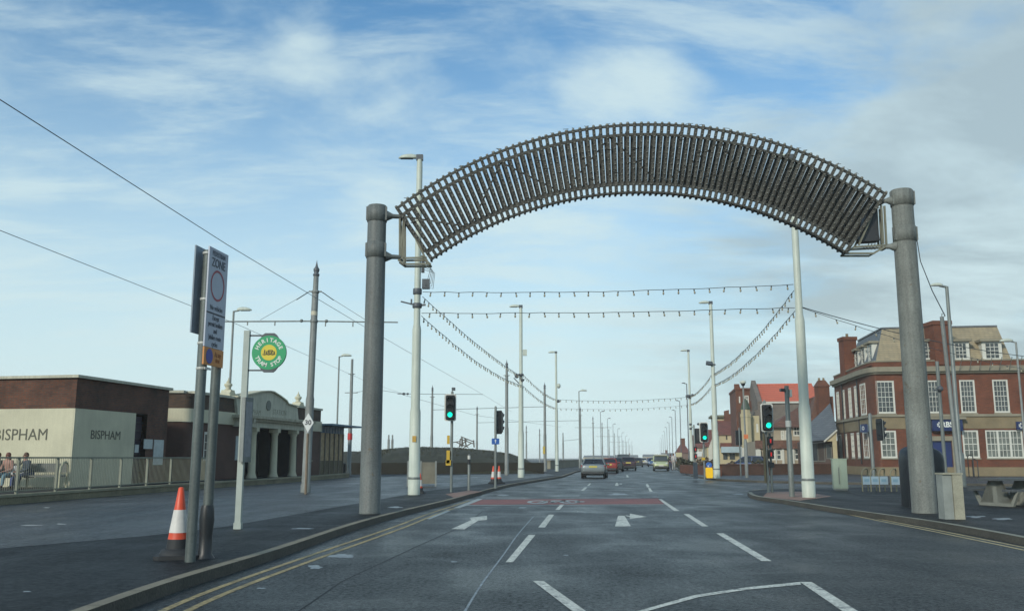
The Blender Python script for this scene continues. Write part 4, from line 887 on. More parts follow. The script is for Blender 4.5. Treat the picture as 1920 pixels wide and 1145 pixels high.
# ------------------------------------------------------------------ cones
cone_o = mat('cone_orange', (.62, .07, .025), .45, .2, 4); cone_w = mat('cone_sleeve', (.58, .56, .52), .45, .22, 5)
def cone(P, h, label, rz=0, base=True):
    t = thing('traffic_cone', label, 'traffic cone', P, rz, 'traffic cones'); k = h / 1.0
    def rr_(z): return (.035 + (.165 - .035) * (1 - (z - .12) / .88)) * k
    def seg(a, b, e=.0): return [(rr_(a) + e, a * k), (rr_(b) + e, b * k)]
    mb = MB(); mb.lathe(seg(.12, .27), (0, 0, 0), 24); mb.lathe([(.255 * k, .05 * k), (.225 * k, .12 * k), (rr_(.13) + .004, .135 * k)], (0, 0, 0), 24); mb.build('skirt', blackr, t)
    mb = MB(); q = .30 * k; c_ = .08 * k; mb.prism([(-q + c_, -q), (q - c_, -q), (q, -q + c_), (q, q - c_), (q - c_, q), (-q + c_, q), (-q, q - c_), (-q, -q + c_)], 0, .055 * k); mb.build('base', blackr, t)
    mb = MB(); mb.lathe(seg(.27, .36), (0, 0, 0), 24); mb.lathe(seg(.68, .985) + [(.02 * k, 1.0 * k), (.001, 1.0 * k)], (0, 0, 0), 24); mb.build('body', cone_o, t)
    mb = MB(); mb.lathe([(rr_(.36) + .003, .36 * k), (rr_(.68) + .003, .68 * k)], (0, 0, 0), 24); mb.build('sleeve', cone_w, t); return t
Pc = G(327, 1047, KZ); hc = A(339, 913, Pc.y).z - KZ
cone(Pc + Vector((0, .1, 0)), hc, 'large orange and white traffic cone on the dark pavement before the zone sign', R(14))
Pd = G(927, 906, KZ); cone(Pd + Vector((-.06, 0, 0)), A(925, 873, Pd.y).z - KZ, 'left of the two small cones beneath the turned away signal', R(5)); cone(Pd + Vector((.24, .28, 0)), A(925, 873, Pd.y).z - KZ, 'right of the two small cones beneath the turned away signal', R(22))
P = G(787, 925, KZ); cone(P + Vector((-.04, .40, 0)), .75, 'half hidden cone behind the tall white column on the left')

# ------------------------------------------------------------------ other street furniture
P = G(879, 919, KZ); Y = P.y
t = thing('marker_post', 'short grey post with a black band, right of the left green signal', 'post', P); mb = MB(); h = zof(879, 851, Y); mb.lathe([(.06, 0), (.055, h - .03), (.02, h)], (0, 0, 0), 12); mb.build('shaft', galv, t)
mb = MB(); mb.lathe([(.063, h - .42), (.063, h - .22)], (0, 0, 0), 12); mb.build('black_band', black, t); mb = MB(); mb.lathe([(.061, h - .2), (.061, h - .06)], (0, 0, 0), 12); mb.build('white_band', whiteb, t)
P = G(1330, 897, KZ); Y = P.y; h = zof(1330, 866, Y)
t = thing('keep_left_bollard', 'yellow illuminated bollard with a blue arrow disc at the foot of the floodlight column', 'bollard', P)
by_ = mat('bollard_yellow', (.80, .48, .01), .4, .06, emit=(.9, .5, .0, .18)); mb = MB(); hb = h * .68; w = .22
mb.slab([(-w * .8, .04), (w * .8, .04), (w, .16), (w, hb - .1), (w * .8, hb), (-w * .8, hb), (-w, hb - .1), (-w, .16)], -.13, .13); mb.build('shell', by_, t)
mb = MB(); mb.tube([(0, -.09, hb + .16), (0, .09, hb + .16)], .18, 20); dd = mb.build('disc', mat('disc_blue', (.03, .12, .42), .4, .1), t)
mb = MB(); mb.bar((.07, -.095, hb + .24), (-.06, -.095, hb + .1), .045, .01); mb.add([(-.1, -.097, hb + .05), (-.09, -.097, hb + .17), (.01, -.097, hb + .06)], [(0, 1, 2)]); mb.build('arrow', signw, dd)
mb = MB(); mb.lathe([(.24, 0), (.2, .05)], (0, 0, 0), 14); mb.build('foot', blackr, t)
# green grey cabinet
P = G(1576, 918, KZ); Y = P.y; h = zof(1575, 859, Y); w = .29
t = thing('utility_cabinet', 'pale green narrow utility cabinet standing right of the tall white column', 'cabinet', P, R(-12)); cab = mat('cabinet_green', (.32, .38, .29), .55, .12, 2)
mb = MB(); mb.box(-w, w, -.18, .22, .06, h - .04); mb.box(-w - .02, w + .02, -.2, .24, h - .04, h); mb.build('body', cab, t); mb = MB(); mb.box(-w + .02, w - .02, -.16, .2, 0, .06); mb.build('plinth', galvd, t)
for x0, x1 in ((-w + .02, -.02), (.02, w - .02)): mb = MB(); mb.box(x0, x1, -.195, -.182, .1, h - .08); q = mb.build('door', cab, t)
mb = MB(); mb.box(-.07, -.04, -.215, -.196, .25, .95); mb.build('handle', galvd, t)
# cycle hoops
hoopm = mat('hoop_tan', (.30, .26, .16), .5, .2); adm = mat('panel_white_blue', (.45, .55, .60), .4, .12, 4)
for i, px in enumerate((1628, 1644, 1660, 1676)):
    P = G(px - 1, 921, KZ); Y = P.y - .3 * (i == 3); P.y = Y
    t = thing('cycle_stand', ['leftmost tan hoop stand with a white advert panel by the bank side', 'second tan hoop stand from the left with a white advert panel', 'third tan hoop stand from the left with a white advert panel', 'rightmost tan hoop stand, beside the black cover'][i], 'cycle stand', P, R(0), 'row of cycle hoops')
    mb = MB(); w, h = .2, .9; pts = [(-w, 0, 0), (-w, 0, h - .2), (-w * .8, 0, h - .07), (-w * .35, 0, h), (w * .6, .25, h), (w, .4, h - .1), (w, .45, h - .25), (w, .45, 0)]
    mb.tube(pts, .027, 8); mb.build('hoop', hoopm, t); mb = MB(); mb.box(-w + .02, w - .05, -.02, .0, .28, .6); q = mb.build('panel', adm, t)
    mb = MB(); mb.box(-w + .08, w - .12, -.024, -.021, .38, .5); mb.build('panel_print', mat('print_blue', (.30, .46, .54), .4), q)
# black covered unit behind the right archway column
P = G(1726, 952, KZ); P = Vector((A(1730, 900, P.y + .75).x, P.y + .75, KZ)); tarp = mat('black_tarp', (.010, .013, .017), .45, .4, 3, bump=.5, bscale=6)
t = thing('covered_kiosk', 'black round topped covered unit with hanging folds behind the right archway column', 'covered unit', P)
mb = MB(); nx = 48; w, dp, h = .54, .38, 1.62; prof = [(1.0, 0), (1.0, .3), (1.015, .8), (1.03, 1.25), (1.0, 1.42), (.92, 1.52), (.72, 1.59), (.4, 1.63), (.001, 1.65)]
vs = []; fs = []
for r_, z_ in prof:
    for k in range(nx):
        a = 2 * math.pi * k / nx; c_, s_ = math.cos(a), math.sin(a); e_ = .5; fold = 1 + .045 * math.sin(a * 11 + 2 * math.sin(a * 3)) * max(0, 1 - z_ / 1.5)
        vs.append((w * r_ * fold * math.copysign(abs(c_) ** e_, c_), dp * r_ * fold * math.copysign(abs(s_) ** e_, s_), z_ + .04 * math.sin(3 * a) * (z_ > 1.3)))
for i in range(len(prof) - 1):
    for k in range(nx): fs.append((i * nx + k, i * nx + (k + 1) % nx, (i + 1) * nx + (k + 1) % nx, (i + 1) * nx + k))
mb.add(vs, fs, True); mb.build('cover', tarp, t); mb = MB(); mb.box(-.5, .5, -.33, .33, 0, .08); mb.build('base', black, t)
# feeder box with slim post
P = G(1791, 973, KZ); Y = P.y; h = zof(1789, 889, Y); ww = (A(1808, 930, Y).x - A(1771, 930, Y).x) / 2
t = thing('feeder_box', 'tall pale concrete post housing with a slim grey pole, right of the archway column', 'post housing', P + Vector((0, .15, 0))); bx_ = mat('feeder_concrete', (.30, .29, .22), .75, .22, 3, fine=.12)
mb = MB(); mb.box(-ww, -.01, -.15, .15, 0, h); mb.build('left_casing', mat('feeder_grey', (.24, .26, .24), .75, .22, 3), t); mb = MB(); mb.box(.0, ww, -.17, .15, 0, h - .01); mb.build('right_casing', bx_, t)
mb = MB(); mb.box(-ww - .012, ww + .012, -.19, .17, h, h + .035); mb.build('cap', bx_, t)
mb = MB(); mb.tube([(.23, -.02, h), (.12, -.02, zof(1774, 592, Y))], [.05, .043], 12); zt_ = zof(1774, 592, Y)
mb.tube([(.12, -.02, zt_), (.13, -.02, zt_ + .07), (.18, -.02, zt_ + .08), (.19, -.02, zt_)], .012, 6); mb.build('pole', galvd, t)
# picnic tables
pcon = mat('picnic_concrete', (.22, .23, .20), .8, .2, 3, fine=.1); pdark = mat('picnic_slab', (.08, .09, .095), .75, .25, 3)
def picnic(P, rz, label):
    t = thing('picnic_table', label, 'picnic table', P, rz, 'concrete picnic tables')
    mb = MB(); mb.box(-.75, .75, -.36, .36, .70, .77); mb.build('table_top', pdark, t)
    for y in (-.62, .62): mb = MB(); mb.box(-.75, .75, y - .15, y + .15, .41, .47); mb.build('seat', pdark, t)
    for x in (-.48, .48):
        mb = MB(Matrix.Translation((x, 0, 0))); pr = [(-.8, .41), (-.72, .41), (-.52, .09), (-.08, .09), (-.06, .6), (-.2, .70), (.2, .70), (.06, .6), (.08, .09), (.52, .09), (.72, .41), (.8, .41), (.58, 0), (-.58, 0)]
        vs = [(-.045, y, z) for y, z in pr] + [(.045, y, z) for y, z in pr]; n = len(pr)
        mb.add(vs, [(i, (i + 1) % n, n + (i + 1) % n, n + i) for i in range(n)] )
        for a, b, c, d in ((0, 1, 12, 13), (1, 2, 12, 13)): pass
        def tri(q0): 
            bm = bmesh.new(); bv = [bm.verts.new((q0, y, z)) for y, z in pr]; f = bm.faces.new(bv); r_ = bmesh.ops.triangulate(bm, faces=[f]); bm.verts.index_update(); o_ = [tuple(v.index for v in f.verts) for f in bm.faces]; bm.free(); return o_
        for q0 in (-.045, .045): mb.add([(q0, y, z) for y, z in pr], tri(q0))
        mb.build('trestle', pcon, t)
    return t
P = G(1872, 948, KZ); picnic(Vector((P.x + .45, P.y + .2, KZ)), R(18), 'nearer concrete picnic table on the right pavement')
P = G(1945, 958, KZ); picnic(Vector((P.x + 1.3, P.y + .6, KZ)), R(22), 'farther right concrete picnic table, cut by the view edge')

# low boards and rail by the left kerb, wooden railing on the mound
bd = mat('tan_boards', (.16, .15, .115), .85, .3, 1.5)
for i, (x0, x1, y0, y1, Y, lab) in enumerate([(763, 776, 866, 905, 44, 'narrow weathered board panel left of the white column base'), (787, 819, 866, 906, 44, 'grey tan board panel behind the white column')]):
    a = A(x0, y1, Y); b = A(x1, y0, Y); t = thing('board_panel', lab, 'panel', (a.x, Y, KZ)); mb = MB(); mb.box(0, b.x - a.x, 0, .05, .12, b.z - KZ); mb.build('boards', bd, t)
    for x in (0, b.x - a.x - .08): mb = MB(); mb.box(x, x + .08, -.03, -.002, 0, b.z - KZ + .06); mb.build('post', galvd, t)
t = thing('beach_wall', 'long tan concrete wall low on the left before the grey car', 'wall', (0, 0, 0), w=True); a = A(1032, 868, 112); b = A(1078, 866, 128); mb = MB(Fr((a.x, a.y), (b.x + 14, b.y + 90)).M)
mb.box(0, 92, 0, .4, KZ, 1.05); mb.build('wall', mat('sea_wall_tan', (.22, .21, .155), .85, .25, .5), t); mb = MB(Fr((a.x, a.y), (b.x + 14, b.y + 90)).M); mb.box(-.1, 92.1, -.06, .46, 1.052, 1.16); mb.build('coping', kerbm, t)
t = thing('wooden_railing', 'broken wooden stair railing on top of the grassy mound', 'railing', (0, 0, 0), w=True)
segs = [((862, 836), (863, 823)), ((868, 836), (866, 820)), ((874, 836), (872, 822)), ((889, 838), (888, 825)), ((864, 818), (889, 828)), ((863, 822), (889, 832)), ((856, 829), (878, 838)), ((850, 829), (862, 827)), ((860, 838), (876, 824)), ((868, 840), (884, 830)), ((866, 818), (866, 838))]
for s_ in segs: mb = MB(); mb.bar(A(*s_[0], 100), A(*s_[1], 100.2), .12, .1); mb.build('rail', wood, t)
# ------------------------------------------------------------------ tram station on the left
PZ = .33
brk = brick('dark_brown_brick', (.125, .042, .020), (.075, .028, .018), (.065, .048, .035), big=.65)
brd = brick('plum_brick', (.085, .045, .022), (.05, .03, .02), (.05, .04, .03), big=.45)
cream = mat('cream_render', (.50, .475, .345), .8, .14, .8, fine=.06, streak=.03)
creamd = mat('cream_render_worn', (.43, .42, .33), .82, .2, 1.0, fine=.1, streak=.12)
bluem = mat('canopy_blue', (.05, .13, .20), .5, .2)
rl = [G(x, y, PZ) for x, y in [(-500, 967), (-200, 948), (0, 932.5), (330, 910), (560, 895.5), (652, 888.5)]]
sheet('platform', [(p.x, p.y) for p in rl] + [(rl[-1].x - 3, rl[-1].y + 14), (-60, 110), (-70, 10)], PZ, pave_m, .25)
def lerp_line(P, s):
    for a, b in zip(P, P[1:]):
        L_ = (b - a).length
        if s <= L_: return a + (b - a) * (s / L_)
        s -= L_
    return P[-1]
t = thing('platform_wall', 'low mossy concrete kerb wall in front of the tram station', 'wall', (0, 0, 0), w=True)
mossy = mat('mossy_concrete', (.17, .155, .10), .9, .4, .9, bump=.5, bscale=20, fine=.25)
mb = MB(); cp = MB()
for a, b in zip(rl, rl[1:]):
    f = Fr((a.x, a.y), (b.x, b.y)); mb.M = f.M; mb.box(0, f.len, -.10, .12, KZ - .02, PZ + .0); cp.M = f.M; cp.box(0, f.len, -.14, .16, PZ + .003, PZ + .075)
mb.build('wall', mossy, t); cp.build('coping', mat('coping', (.23, .22, .15), .85, .3, 1.2, fine=.15, bump=.3), t)
# railing
rp = [G(x, y, PZ) for x, y in [(-330, 957), (0, 932.5), (330, 910), (385, 906.5)]]
Lt = sum((b - a).length for a, b in zip(rp, rp[1:]))
t = thing('railing', 'grey metal bar railing on the low wall before the tram station', 'railing', (0, 0, 0), w=True); railm = mat('railing_grey', (.20, .21, .16), .55, .2, 2)
z0, z1 = PZ + .075, PZ + 1.13
mb = MB()
for a, b in zip(rp, rp[1:]): mb.bar((a.x, a.y, z1), (b.x, b.y, z1), .06, .045)
mb.build('top_rail', railm, t)
mb = MB()
for a, b in zip(rp, rp[1:]): mb.bar((a.x, a.y, z0 + .09), (b.x, b.y, z0 + .09), .035, .03)
mb.build('bottom_rail', railm, t)
s_ = .35; bay = 2.02
ptl = []
s0r = (G(27, 930.5, PZ) - rp[0]).length % bay
s_ = s0r
while s_ < Lt: ptl.append(s_); s_ += bay
for s_ in ptl:
    p = lerp_line(rp, s_); mb = MB(); mb.box(p.x - .035, p.x + .035, p.y - .03, p.y + .03, z0, z1); mb.build('post', railm, t)
for s_ in ptl + [Lt - bay * .4]:
    mb = MB(); k = 1
    while k * .105 < bay - .03 and s_ + k * .105 < Lt:
        p = lerp_line(rp, s_ + k * .105); mb.tube([(p.x, p.y, z0 + .09), (p.x, p.y, z1)], .0085, 4, False); k += 1
    if mb.v: mb.build('bars', railm, t)

C = G(129, 913, PZ); zt = A(147, 702.5, C.y).z
E = Zp(318, 727, zt); Wp = Zp(-330, 712, zt)
fl, fr_ = Fr((Wp.x, Wp.y), (C.x, C.y)), Fr((C.x, C.y), (E.x, E.y))
st = thing('station_annexe', 'brick building with cream lower walls lettered BISPHAM at the left edge', 'building', (0, 0, 0), w=True)
zc1 = fl.on(100, 765.5)[1]; zc2 = zc1
scr = fr_.on(248, 850)[0]; sdk = fr_.on(272, 850)[0]
zcap = .11
mb = MB(fl.M); wall(mb, 0, fl.len, zc1, zt - zcap); mb.M = fr_.M; wall(mb, 0, fr_.len, zc1, zt - zcap); wall(mb, sdk, fr_.len, PZ, zc1); mb.quad((fr_.len, 0, PZ), (fr_.len, 4, PZ), (fr_.len, 4, zt - zcap), (fr_.len, 0, zt - zcap)); mb.build('brick_wall', brk, st)
mb = MB(fl.M); mb.box(0, fl.len + .0, -.06, .05, PZ, zc1); mb.build('cream_wall', cream, st)
mb = MB(fr_.M); mb.box(.05, scr, -.06, .05, PZ, zc1); mb.box(-.055, .05, -.055, .05, PZ, zc1 - .002); mb.build('cream_wall', cream, st)
mb = MB(fl.M); mb.box(-.1, fl.len + .13, -.12, .5, zt - zcap, zt); mb.build('roof_edge', creamd, st); mb = MB(fr_.M); mb.box(-.1, fr_.len + .12, -.13, .5, zt - zcap - .002, zt + .003); mb.build('roof_edge', creamd, st)
mb = MB(); Bk = E + Vector((fr_.y.x, fr_.y.y, 0)) * 14; mb.add([(Wp.x, Wp.y, zt - .02), (C.x, C.y, zt - .02), (E.x, E.y, zt - .02), (Bk.x, Bk.y, zt - .02), (Wp.x, Wp.y + 10, zt - .02)], [(0, 1, 2, 3, 4)]); mb.build('roof', galvd, st)
mb = MB(fr_.M); mb.box(scr, sdk, .25, .3, PZ, zc1 - .1); mb.build('recess', mat('recess_plum', (.035, .025, .04), .7, .2), st)
mb = MB(fr_.M)
for k in range(9): z = PZ + .35 * k + .2; mb.box(scr + .02, sdk - .02, .18, .24, z, z + .05)
mb.build('grille', black, st)
postm = mat('poster', (.42, .47, .46), .5, .2, 5)
for r in [(252, 833, 259, 848), (269, 823, 285, 841), (287, 824, 305, 871)]:
    a, b, c, d = fr_.rect(*r); mb = MB(fr_.M); mb.box(a, b, -.03, -.002, c, d); mb.build('poster', postm, st)
lc = mat('sign_letters_brown', (.085, .085, .06), .6, .1)
a = fl.on(-14, 816); b = fl.on(97, 815); zc_ = b[1]; mb = MB(fl.M); z_h = fl.on(50, 804)[1] - fl.on(50, 826)[1]
mb.text('BISPHAM', z_h * 1.38, ((a[0] + b[0]) / 2, -.063, zc_), off=0, sx=(b[0] - a[0]) / (z_h * 1.38 * 4.3), ext=.01); mb.build('lettering', lc, st)
a = fr_.on(164, 815); b = fr_.on(226, 818); zc_ = fr_.on(195, 816)[1]; mb = MB(fr_.M); z_h = fr_.on(195, 808)[1] - fr_.on(195, 825)[1]
mb.text('BISPHAM', z_h * 1.38, ((a[0] + b[0]) / 2, -.063, zc_), off=0, sx=(b[0] - a[0]) / (z_h * 1.38 * 4.3), ext=.01); mb.build('lettering', lc, st)

# main station with portico
K = A(347, 905, 45.5); zt2 = A(347, 731.5, 45.5).z; K = Vector((K.x, 45.5, 0)); E2 = Zp(602, 766, zt2); W2 = K + Vector((-7, -.4, 0))
fs_ = Fr((K.x, K.y), (E2.x, E2.y)); ff_ = Fr((W2.x, W2.y), (K.x, K.y))
sm = thing('tram_station', 'cream and brick tram station with columned portico and curved pediment lettered BISPHAM STATION', 'building', (0, 0, 0), w=True)
zb1 = ff_.on(335, 765)[1]; zb0 = ff_.on(335, 790)[1]
s_l, s_r = fs_.on(441, 800)[0], fs_.on(556, 800)[0]; Ls = fs_.len; capz = .13
cxL, cxR = fs_.on(459, 850)[0], fs_.on(556, 850)[0]
mb = MB(fs_.M); wall(mb, s_r, Ls, zb1, zt2 - capz); mb.build('upper_brick', brd, sm); mb = MB(fs_.M); wall(mb, 0.35, s_l, zb1, zt2 - capz); mb.M = ff_.M; wall(mb, 0, ff_.len - .35, zb1, zt2 - capz)
n = 6; cc_ = K + ff_.x * -.35 + fs_.x * .35     # softly rounded corner
def cornerpt(k, out=0.0):
    a = K - ff_.x * .35; b = K + fs_.x * .35; t_ = k / n; p = a * (1 - t_) ** 2 + K * 2 * t_ * (1 - t_) + b * t_ ** 2
    nn = (-(ff_.y) * (1 - t_) - fs_.y * t_).normalized(); return p + nn * out
def curved(z0_, z1_, out=0.0, m=None):
    q = MB()
    for k in range(n): a, b = cornerpt(k, out), cornerpt(k + 1, out); q.quad((a.x, a.y, z0_), (b.x, b.y, z0_), (b.x, b.y, z1_), (a.x, a.y, z1_))
    return q
cq = curved(zb1, zt2 - capz); mb.M = Matrix.Identity(4); mb.add(cq.v, cq.f); mb.build('upper_brick', brd, sm)
mb = MB(fs_.M); wall(mb, .35, cxL, PZ - .2, zb0, [fs_.rect(382, 809, 399, 863)]); mb2 = MB(fs_.M); wall(mb2, cxR, Ls, PZ - .2, zb0, [fs_.rect(571, 815, 585, 862)]); mb2.build('lower_brick', mat('lower_plum_brick', (.075, .038, .028), .85, .3, 1.2), sm); mb.M = ff_.M; wall(mb, 0, ff_.len - .35, PZ - .2, zb0); cq = curved(PZ - .2, zb0); mb.M = Matrix.Identity(4); mb.add(cq.v, cq.f); mb.build('lower_brick', mat('lower_plum_brick', (.075, .038, .028), .85, .3, 1.2), sm)  # lower walls in one plain plum brown
mb = MB(fs_.M); mb.box(.35, Ls + .05, -.08, .06, zb0, zb1); mb.M = ff_.M; mb.box(0, ff_.len - .35, -.08, .06, zb0, zb1); cq = curved(zb0, zb1, .08); mb.M = Matrix.Identity(4); mb.add(cq.v, cq.f); mb.build('cream_band', cream, sm)
mb = MB(fs_.M); mb.box(.35, s_l, -.1, .5, zt2 - capz, zt2); mb.box(s_r, Ls + .1, -.1, .5, zt2 - capz, zt2); mb.M = ff_.M; mb.box(0, ff_.len - .3, -.1, .5, zt2 - capz, zt2); mb.build('roof_edge', creamd, sm)
mb = MB(); q = [W2, K, E2, E2 + fs_.y * 12, W2 + fs_.y * 6]; mb.add([(p.x, p.y, zt2 - .3) for p in q], [tuple(range(5))]); mb.build('roof', galvd, sm)
mb = MB(fs_.M); mb.box(Ls, Ls + .02, 0, 8, PZ - .2, zt2 - .1); mb.build('end_wall', brd, sm)
for r in [(382, 809, 399, 863), (571, 815, 585, 862)]: window(sm, fs_, fs_.rect(*r), 2, 3, ft=.14, sill=True)
# pediment: shoulders, stepped curve and peak
zp0 = fs_.on(448, 784)[1]; zps = fs_.on(556, 764)[1]
pp = [(441, 744), (456, 745), (458, 741), (470, 738.5), (485, 735), (497, 734), (503, 734), (510, 735.5), (522, 743), (534, 752), (537, 757.5), (544, 759.5), (556, 762.5)]
top = [fs_.on(x, y, -.1) for x, y in pp]
poly = [(s_l, zp0)] + [(s_r, zp0)] + [(s, z) for s, z in reversed(top)]
mb = MB(fs_.M); mb.slab(poly, -.16, .5); ped = mb.build('pediment', creamd, sm)
mb = MB(fs_.M)
for (a, b), (c, d) in zip(top, top[1:]): mb.bar((a, .12, b + .04), (c, .12, d + .04), .8, .11, (0, 1, 0)) if False else mb.add([(a, -.28, b), (c, -.28, d), (c, -.28, d + .07), (a, -.28, b + .07), (a, .55, b), (c, .55, d), (c, .55, d + .07), (a, .55, b + .07)], [(0, 1, 2, 3), (4, 7, 6, 5), (3, 2, 6, 7), (0, 4, 5, 1), (0, 3, 7, 4), (1, 5, 6, 2)])
mb.build('moulding', cream, ped)
ec = fs_.on(503.5, 760, -.17); mb = MB(fs_.M); n_ = 24; a = fs_.on(499, 760)[0]; b = fs_.on(507.5, 760)[0]; w_ = (b - a) / 2; h_ = (fs_.on(503, 751)[1] - fs_.on(503, 770)[1]) / 2
mb.slab([(ec[0] + w_ * math.cos(6.283 * k / n_), ec[1] + h_ * math.sin(6.283 * k / n_)) for k in range(n_)], -.2, -.162); mb.build('oval_emblem', mat('emblem_grey', (.16, .17, .14), .7, .35, 12), ped)
for wd, x0, x1 in (('BISPHAM', 463, 491), ('STATION', 511, 538)):
    a = fs_.on(x0, 771 + (x1 - 463) * .04, -.17); b = fs_.on(x1, 773, -.17); mb = MB(fs_.M); mb.text(wd, .46, ((a[0] + b[0]) / 2, -.164, (a[1] + b[1]) / 2), sx=(b[0] - a[0]) / (.46 * 4.3), ext=.004); mb.build('lettering', mat('faint_letters', (.27, .26, .20), .7), ped)
# entablature, portico columns, dark entrance
zE1 = fs_.on(500, 783.5)[1]; zE0 = fs_.on(500, 803.5)[1]
mb = MB(fs_.M); mb.box(s_l - .6, s_r + .9, -.95, .06, zE1 - .16, zE1); mb.box(s_l - .45, s_r + .75, -.8, .06, zE1 - .3, zE1 - .16); mb.build('cornice', mat('weathered_cornice', (.33, .31, .23), .85, .4, 3, fine=.2), sm)
mb = MB(fs_.M); mb.box(s_l - .3, s_r + .6, -.62, .0, zE0, zE1 - .3); mb.build('entablature', creamd, sm)
mb = MB(fs_.M)
s = s_l - .5
while s < s_l + .8: mb.box(s, s + .16, -.92, -.6, zE1 - .42, zE1 - .17); s += .45
mb.build('brackets', creamd, sm)
for px in (473, 513.5, 549):
    s = fs_.on(px, 850, -.35)[0]; p = fs_.P + fs_.x * s - fs_.y * .35; r = .215; H_ = zE0 - PZ + .2
    mb = MB(); mb.lathe([(r * 1.45, 0), (r * 1.45, .22), (r * 1.2, .34), (r, .5), (r * .88, H_ - .4), (r, H_ - .36), (r * 1.15, H_ - .22)], (p.x, p.y, PZ - .2), 20); mb.box(p.x - r * 1.3, p.x + r * 1.3, p.y - r * 1.3, p.y + r * 1.3, PZ - .2 + H_ - .22, PZ - .2 + H_); mb.build('column', cream, sm)
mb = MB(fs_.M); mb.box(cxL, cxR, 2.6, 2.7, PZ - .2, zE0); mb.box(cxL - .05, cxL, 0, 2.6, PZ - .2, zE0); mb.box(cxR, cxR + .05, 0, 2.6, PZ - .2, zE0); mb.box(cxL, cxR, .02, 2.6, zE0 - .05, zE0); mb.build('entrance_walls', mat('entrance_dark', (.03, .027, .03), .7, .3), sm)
mb = MB(fs_.M)
for k in range(4): a = cxL + (cxR - cxL) * (k + .2) / 4.2; mb.box(a, a + 1.0, 2.5, 2.56, PZ, PZ + 2.3)
mb.build('doors', dark_glass, sm)
for r in [(441, 817, 449, 862), (450, 830, 458, 862)]: a, b, c, d = fs_.rect(*r); mb = MB(fs_.M); mb.box(a, b, -.04, -.002, c, d); mb.build('poster', postm, sm)
for px, yt, yb in ((427, 707, 743), (558.5, 733, 764)):       # stone urns on the parapet
    s, zb_ = fs_.on(px, yb, .6); ztp = fs_.on(px, yt, .6)[1]; p = fs_.P + fs_.x * s + fs_.y * .6; H_ = ztp - zb_; k = H_ / 1.5
    mb = MB(Matrix.Translation((p.x, p.y, zb_)) @ Matrix.Rotation(fs_.x.angle(Vector((1, 0, 0))), 4, 'Z')); mb.box(-.62 * k, .62 * k, -.5 * k, .5 * k, -.3, .16 * k)
    q_ = [(-.62, .16), (.62, .16), (.4, .32), (.3, .5), (-.3, .5), (-.4, .32)]; mb.slab([(x * k, z * k) for x, z in q_], -.4 * k, .4 * k)
    mb.lathe([(.24 * k, .5 * k), (.3 * k, .55 * k), (.16 * k, .62 * k), (.26 * k, .78 * k), (.33 * k, .9 * k), (.3 * k, 1.0 * k), (.13 * k, 1.08 * k), (.18 * k, 1.14 * k), (.08 * k, 1.25 * k), (.04 * k, 1.38 * k), (.01, 1.5 * k)], (0, 0, 0), 14); mb.build('urn', cream, sm)
# blue glazed canopy wing at the far end
fw = Fr((E2.x, E2.y), tuple((E2 + fs_.x * 7)[:2])); zc0 = fw.on(622, 812)[1]; zc1_ = fw.on(622, 799)[1]; Lw = 4.6
wg = thing('station_canopy', 'blue roofed glazed shelter wing at the far end of the tram station', 'shelter', (0, 0, 0), w=True)
mb = MB(fw.M); mb.box(.05, Lw + 1.4, -.9, 3.5, zc1_, zc1_ + .12); mb.build('roof', bluem, wg); mb = MB(fw.M)
mb.box(.05, Lw, .0, .06, zc0, zc1_); mb.build('fascia', mat('fascia_blue_dark', (.03, .07, .13), .4, .2), wg)
mb = MB(fw.M); k = .1
while k < Lw: mb.box(k, k + .06, -.03, .0, zc0, zc1_); k += .55
mb.build('glazing_bars', bluem, wg)
mb = MB(fw.M); mb.box(.05, Lw, .05, .12, zc0 - 1.9, zc0); mb.build('screen', mat('screen_tan', (.30, .22, .12), .6, .5, 3), wg); mb = MB(fw.M); mb.box(.05, Lw, .03, .14, PZ - .2, zc0 - 1.902); mb.build('low_wall', mat('low_wall_brown', (.10, .085, .05), .85, .3, 2), wg)
mb = MB(fw.M); k = .05
while k < Lw + .1: mb.box(k, k + .12, -.02, .05, PZ - .2, zc0); k += .9
mb.build('posts', mat('shelter_post', (.12, .10, .075), .6, .2), wg)

# bench and seated people by the cream wall
bp = fl.P + fl.x * (fl.len); bx0 = A(-30, 900, C.y - .9).x; bx1 = A(119, 900, C.y - .9).x
t = thing('platform_bench', 'long grey bench with curved pale end supports against the cream wall', 'bench', (bx0, C.y - .95, PZ)); Lb = bx1 - bx0; benm = mat('bench_grey', (.12, .125, .115), .6, .25, 3)
mb = MB(); mb.box(0, Lb, -.22, .2, .42, .48); mb.build('seat', benm, t)
mb = MB(); mb.box(0, Lb, .26, .32, .58, .92); mb.build('backrest', benm, t)
for x in (.02, Lb * .5, Lb): mb = MB(); mb.tube([(x, -.25, 0), (x, -.27, .5), (x, -.22, .78), (x, -.05, .95), (x, .15, .97), (x, .3, .85), (x, .32, 0)], .045, 8); mb.build('end_support', mat('bench_end', (.36, .35, .24), .6), t)

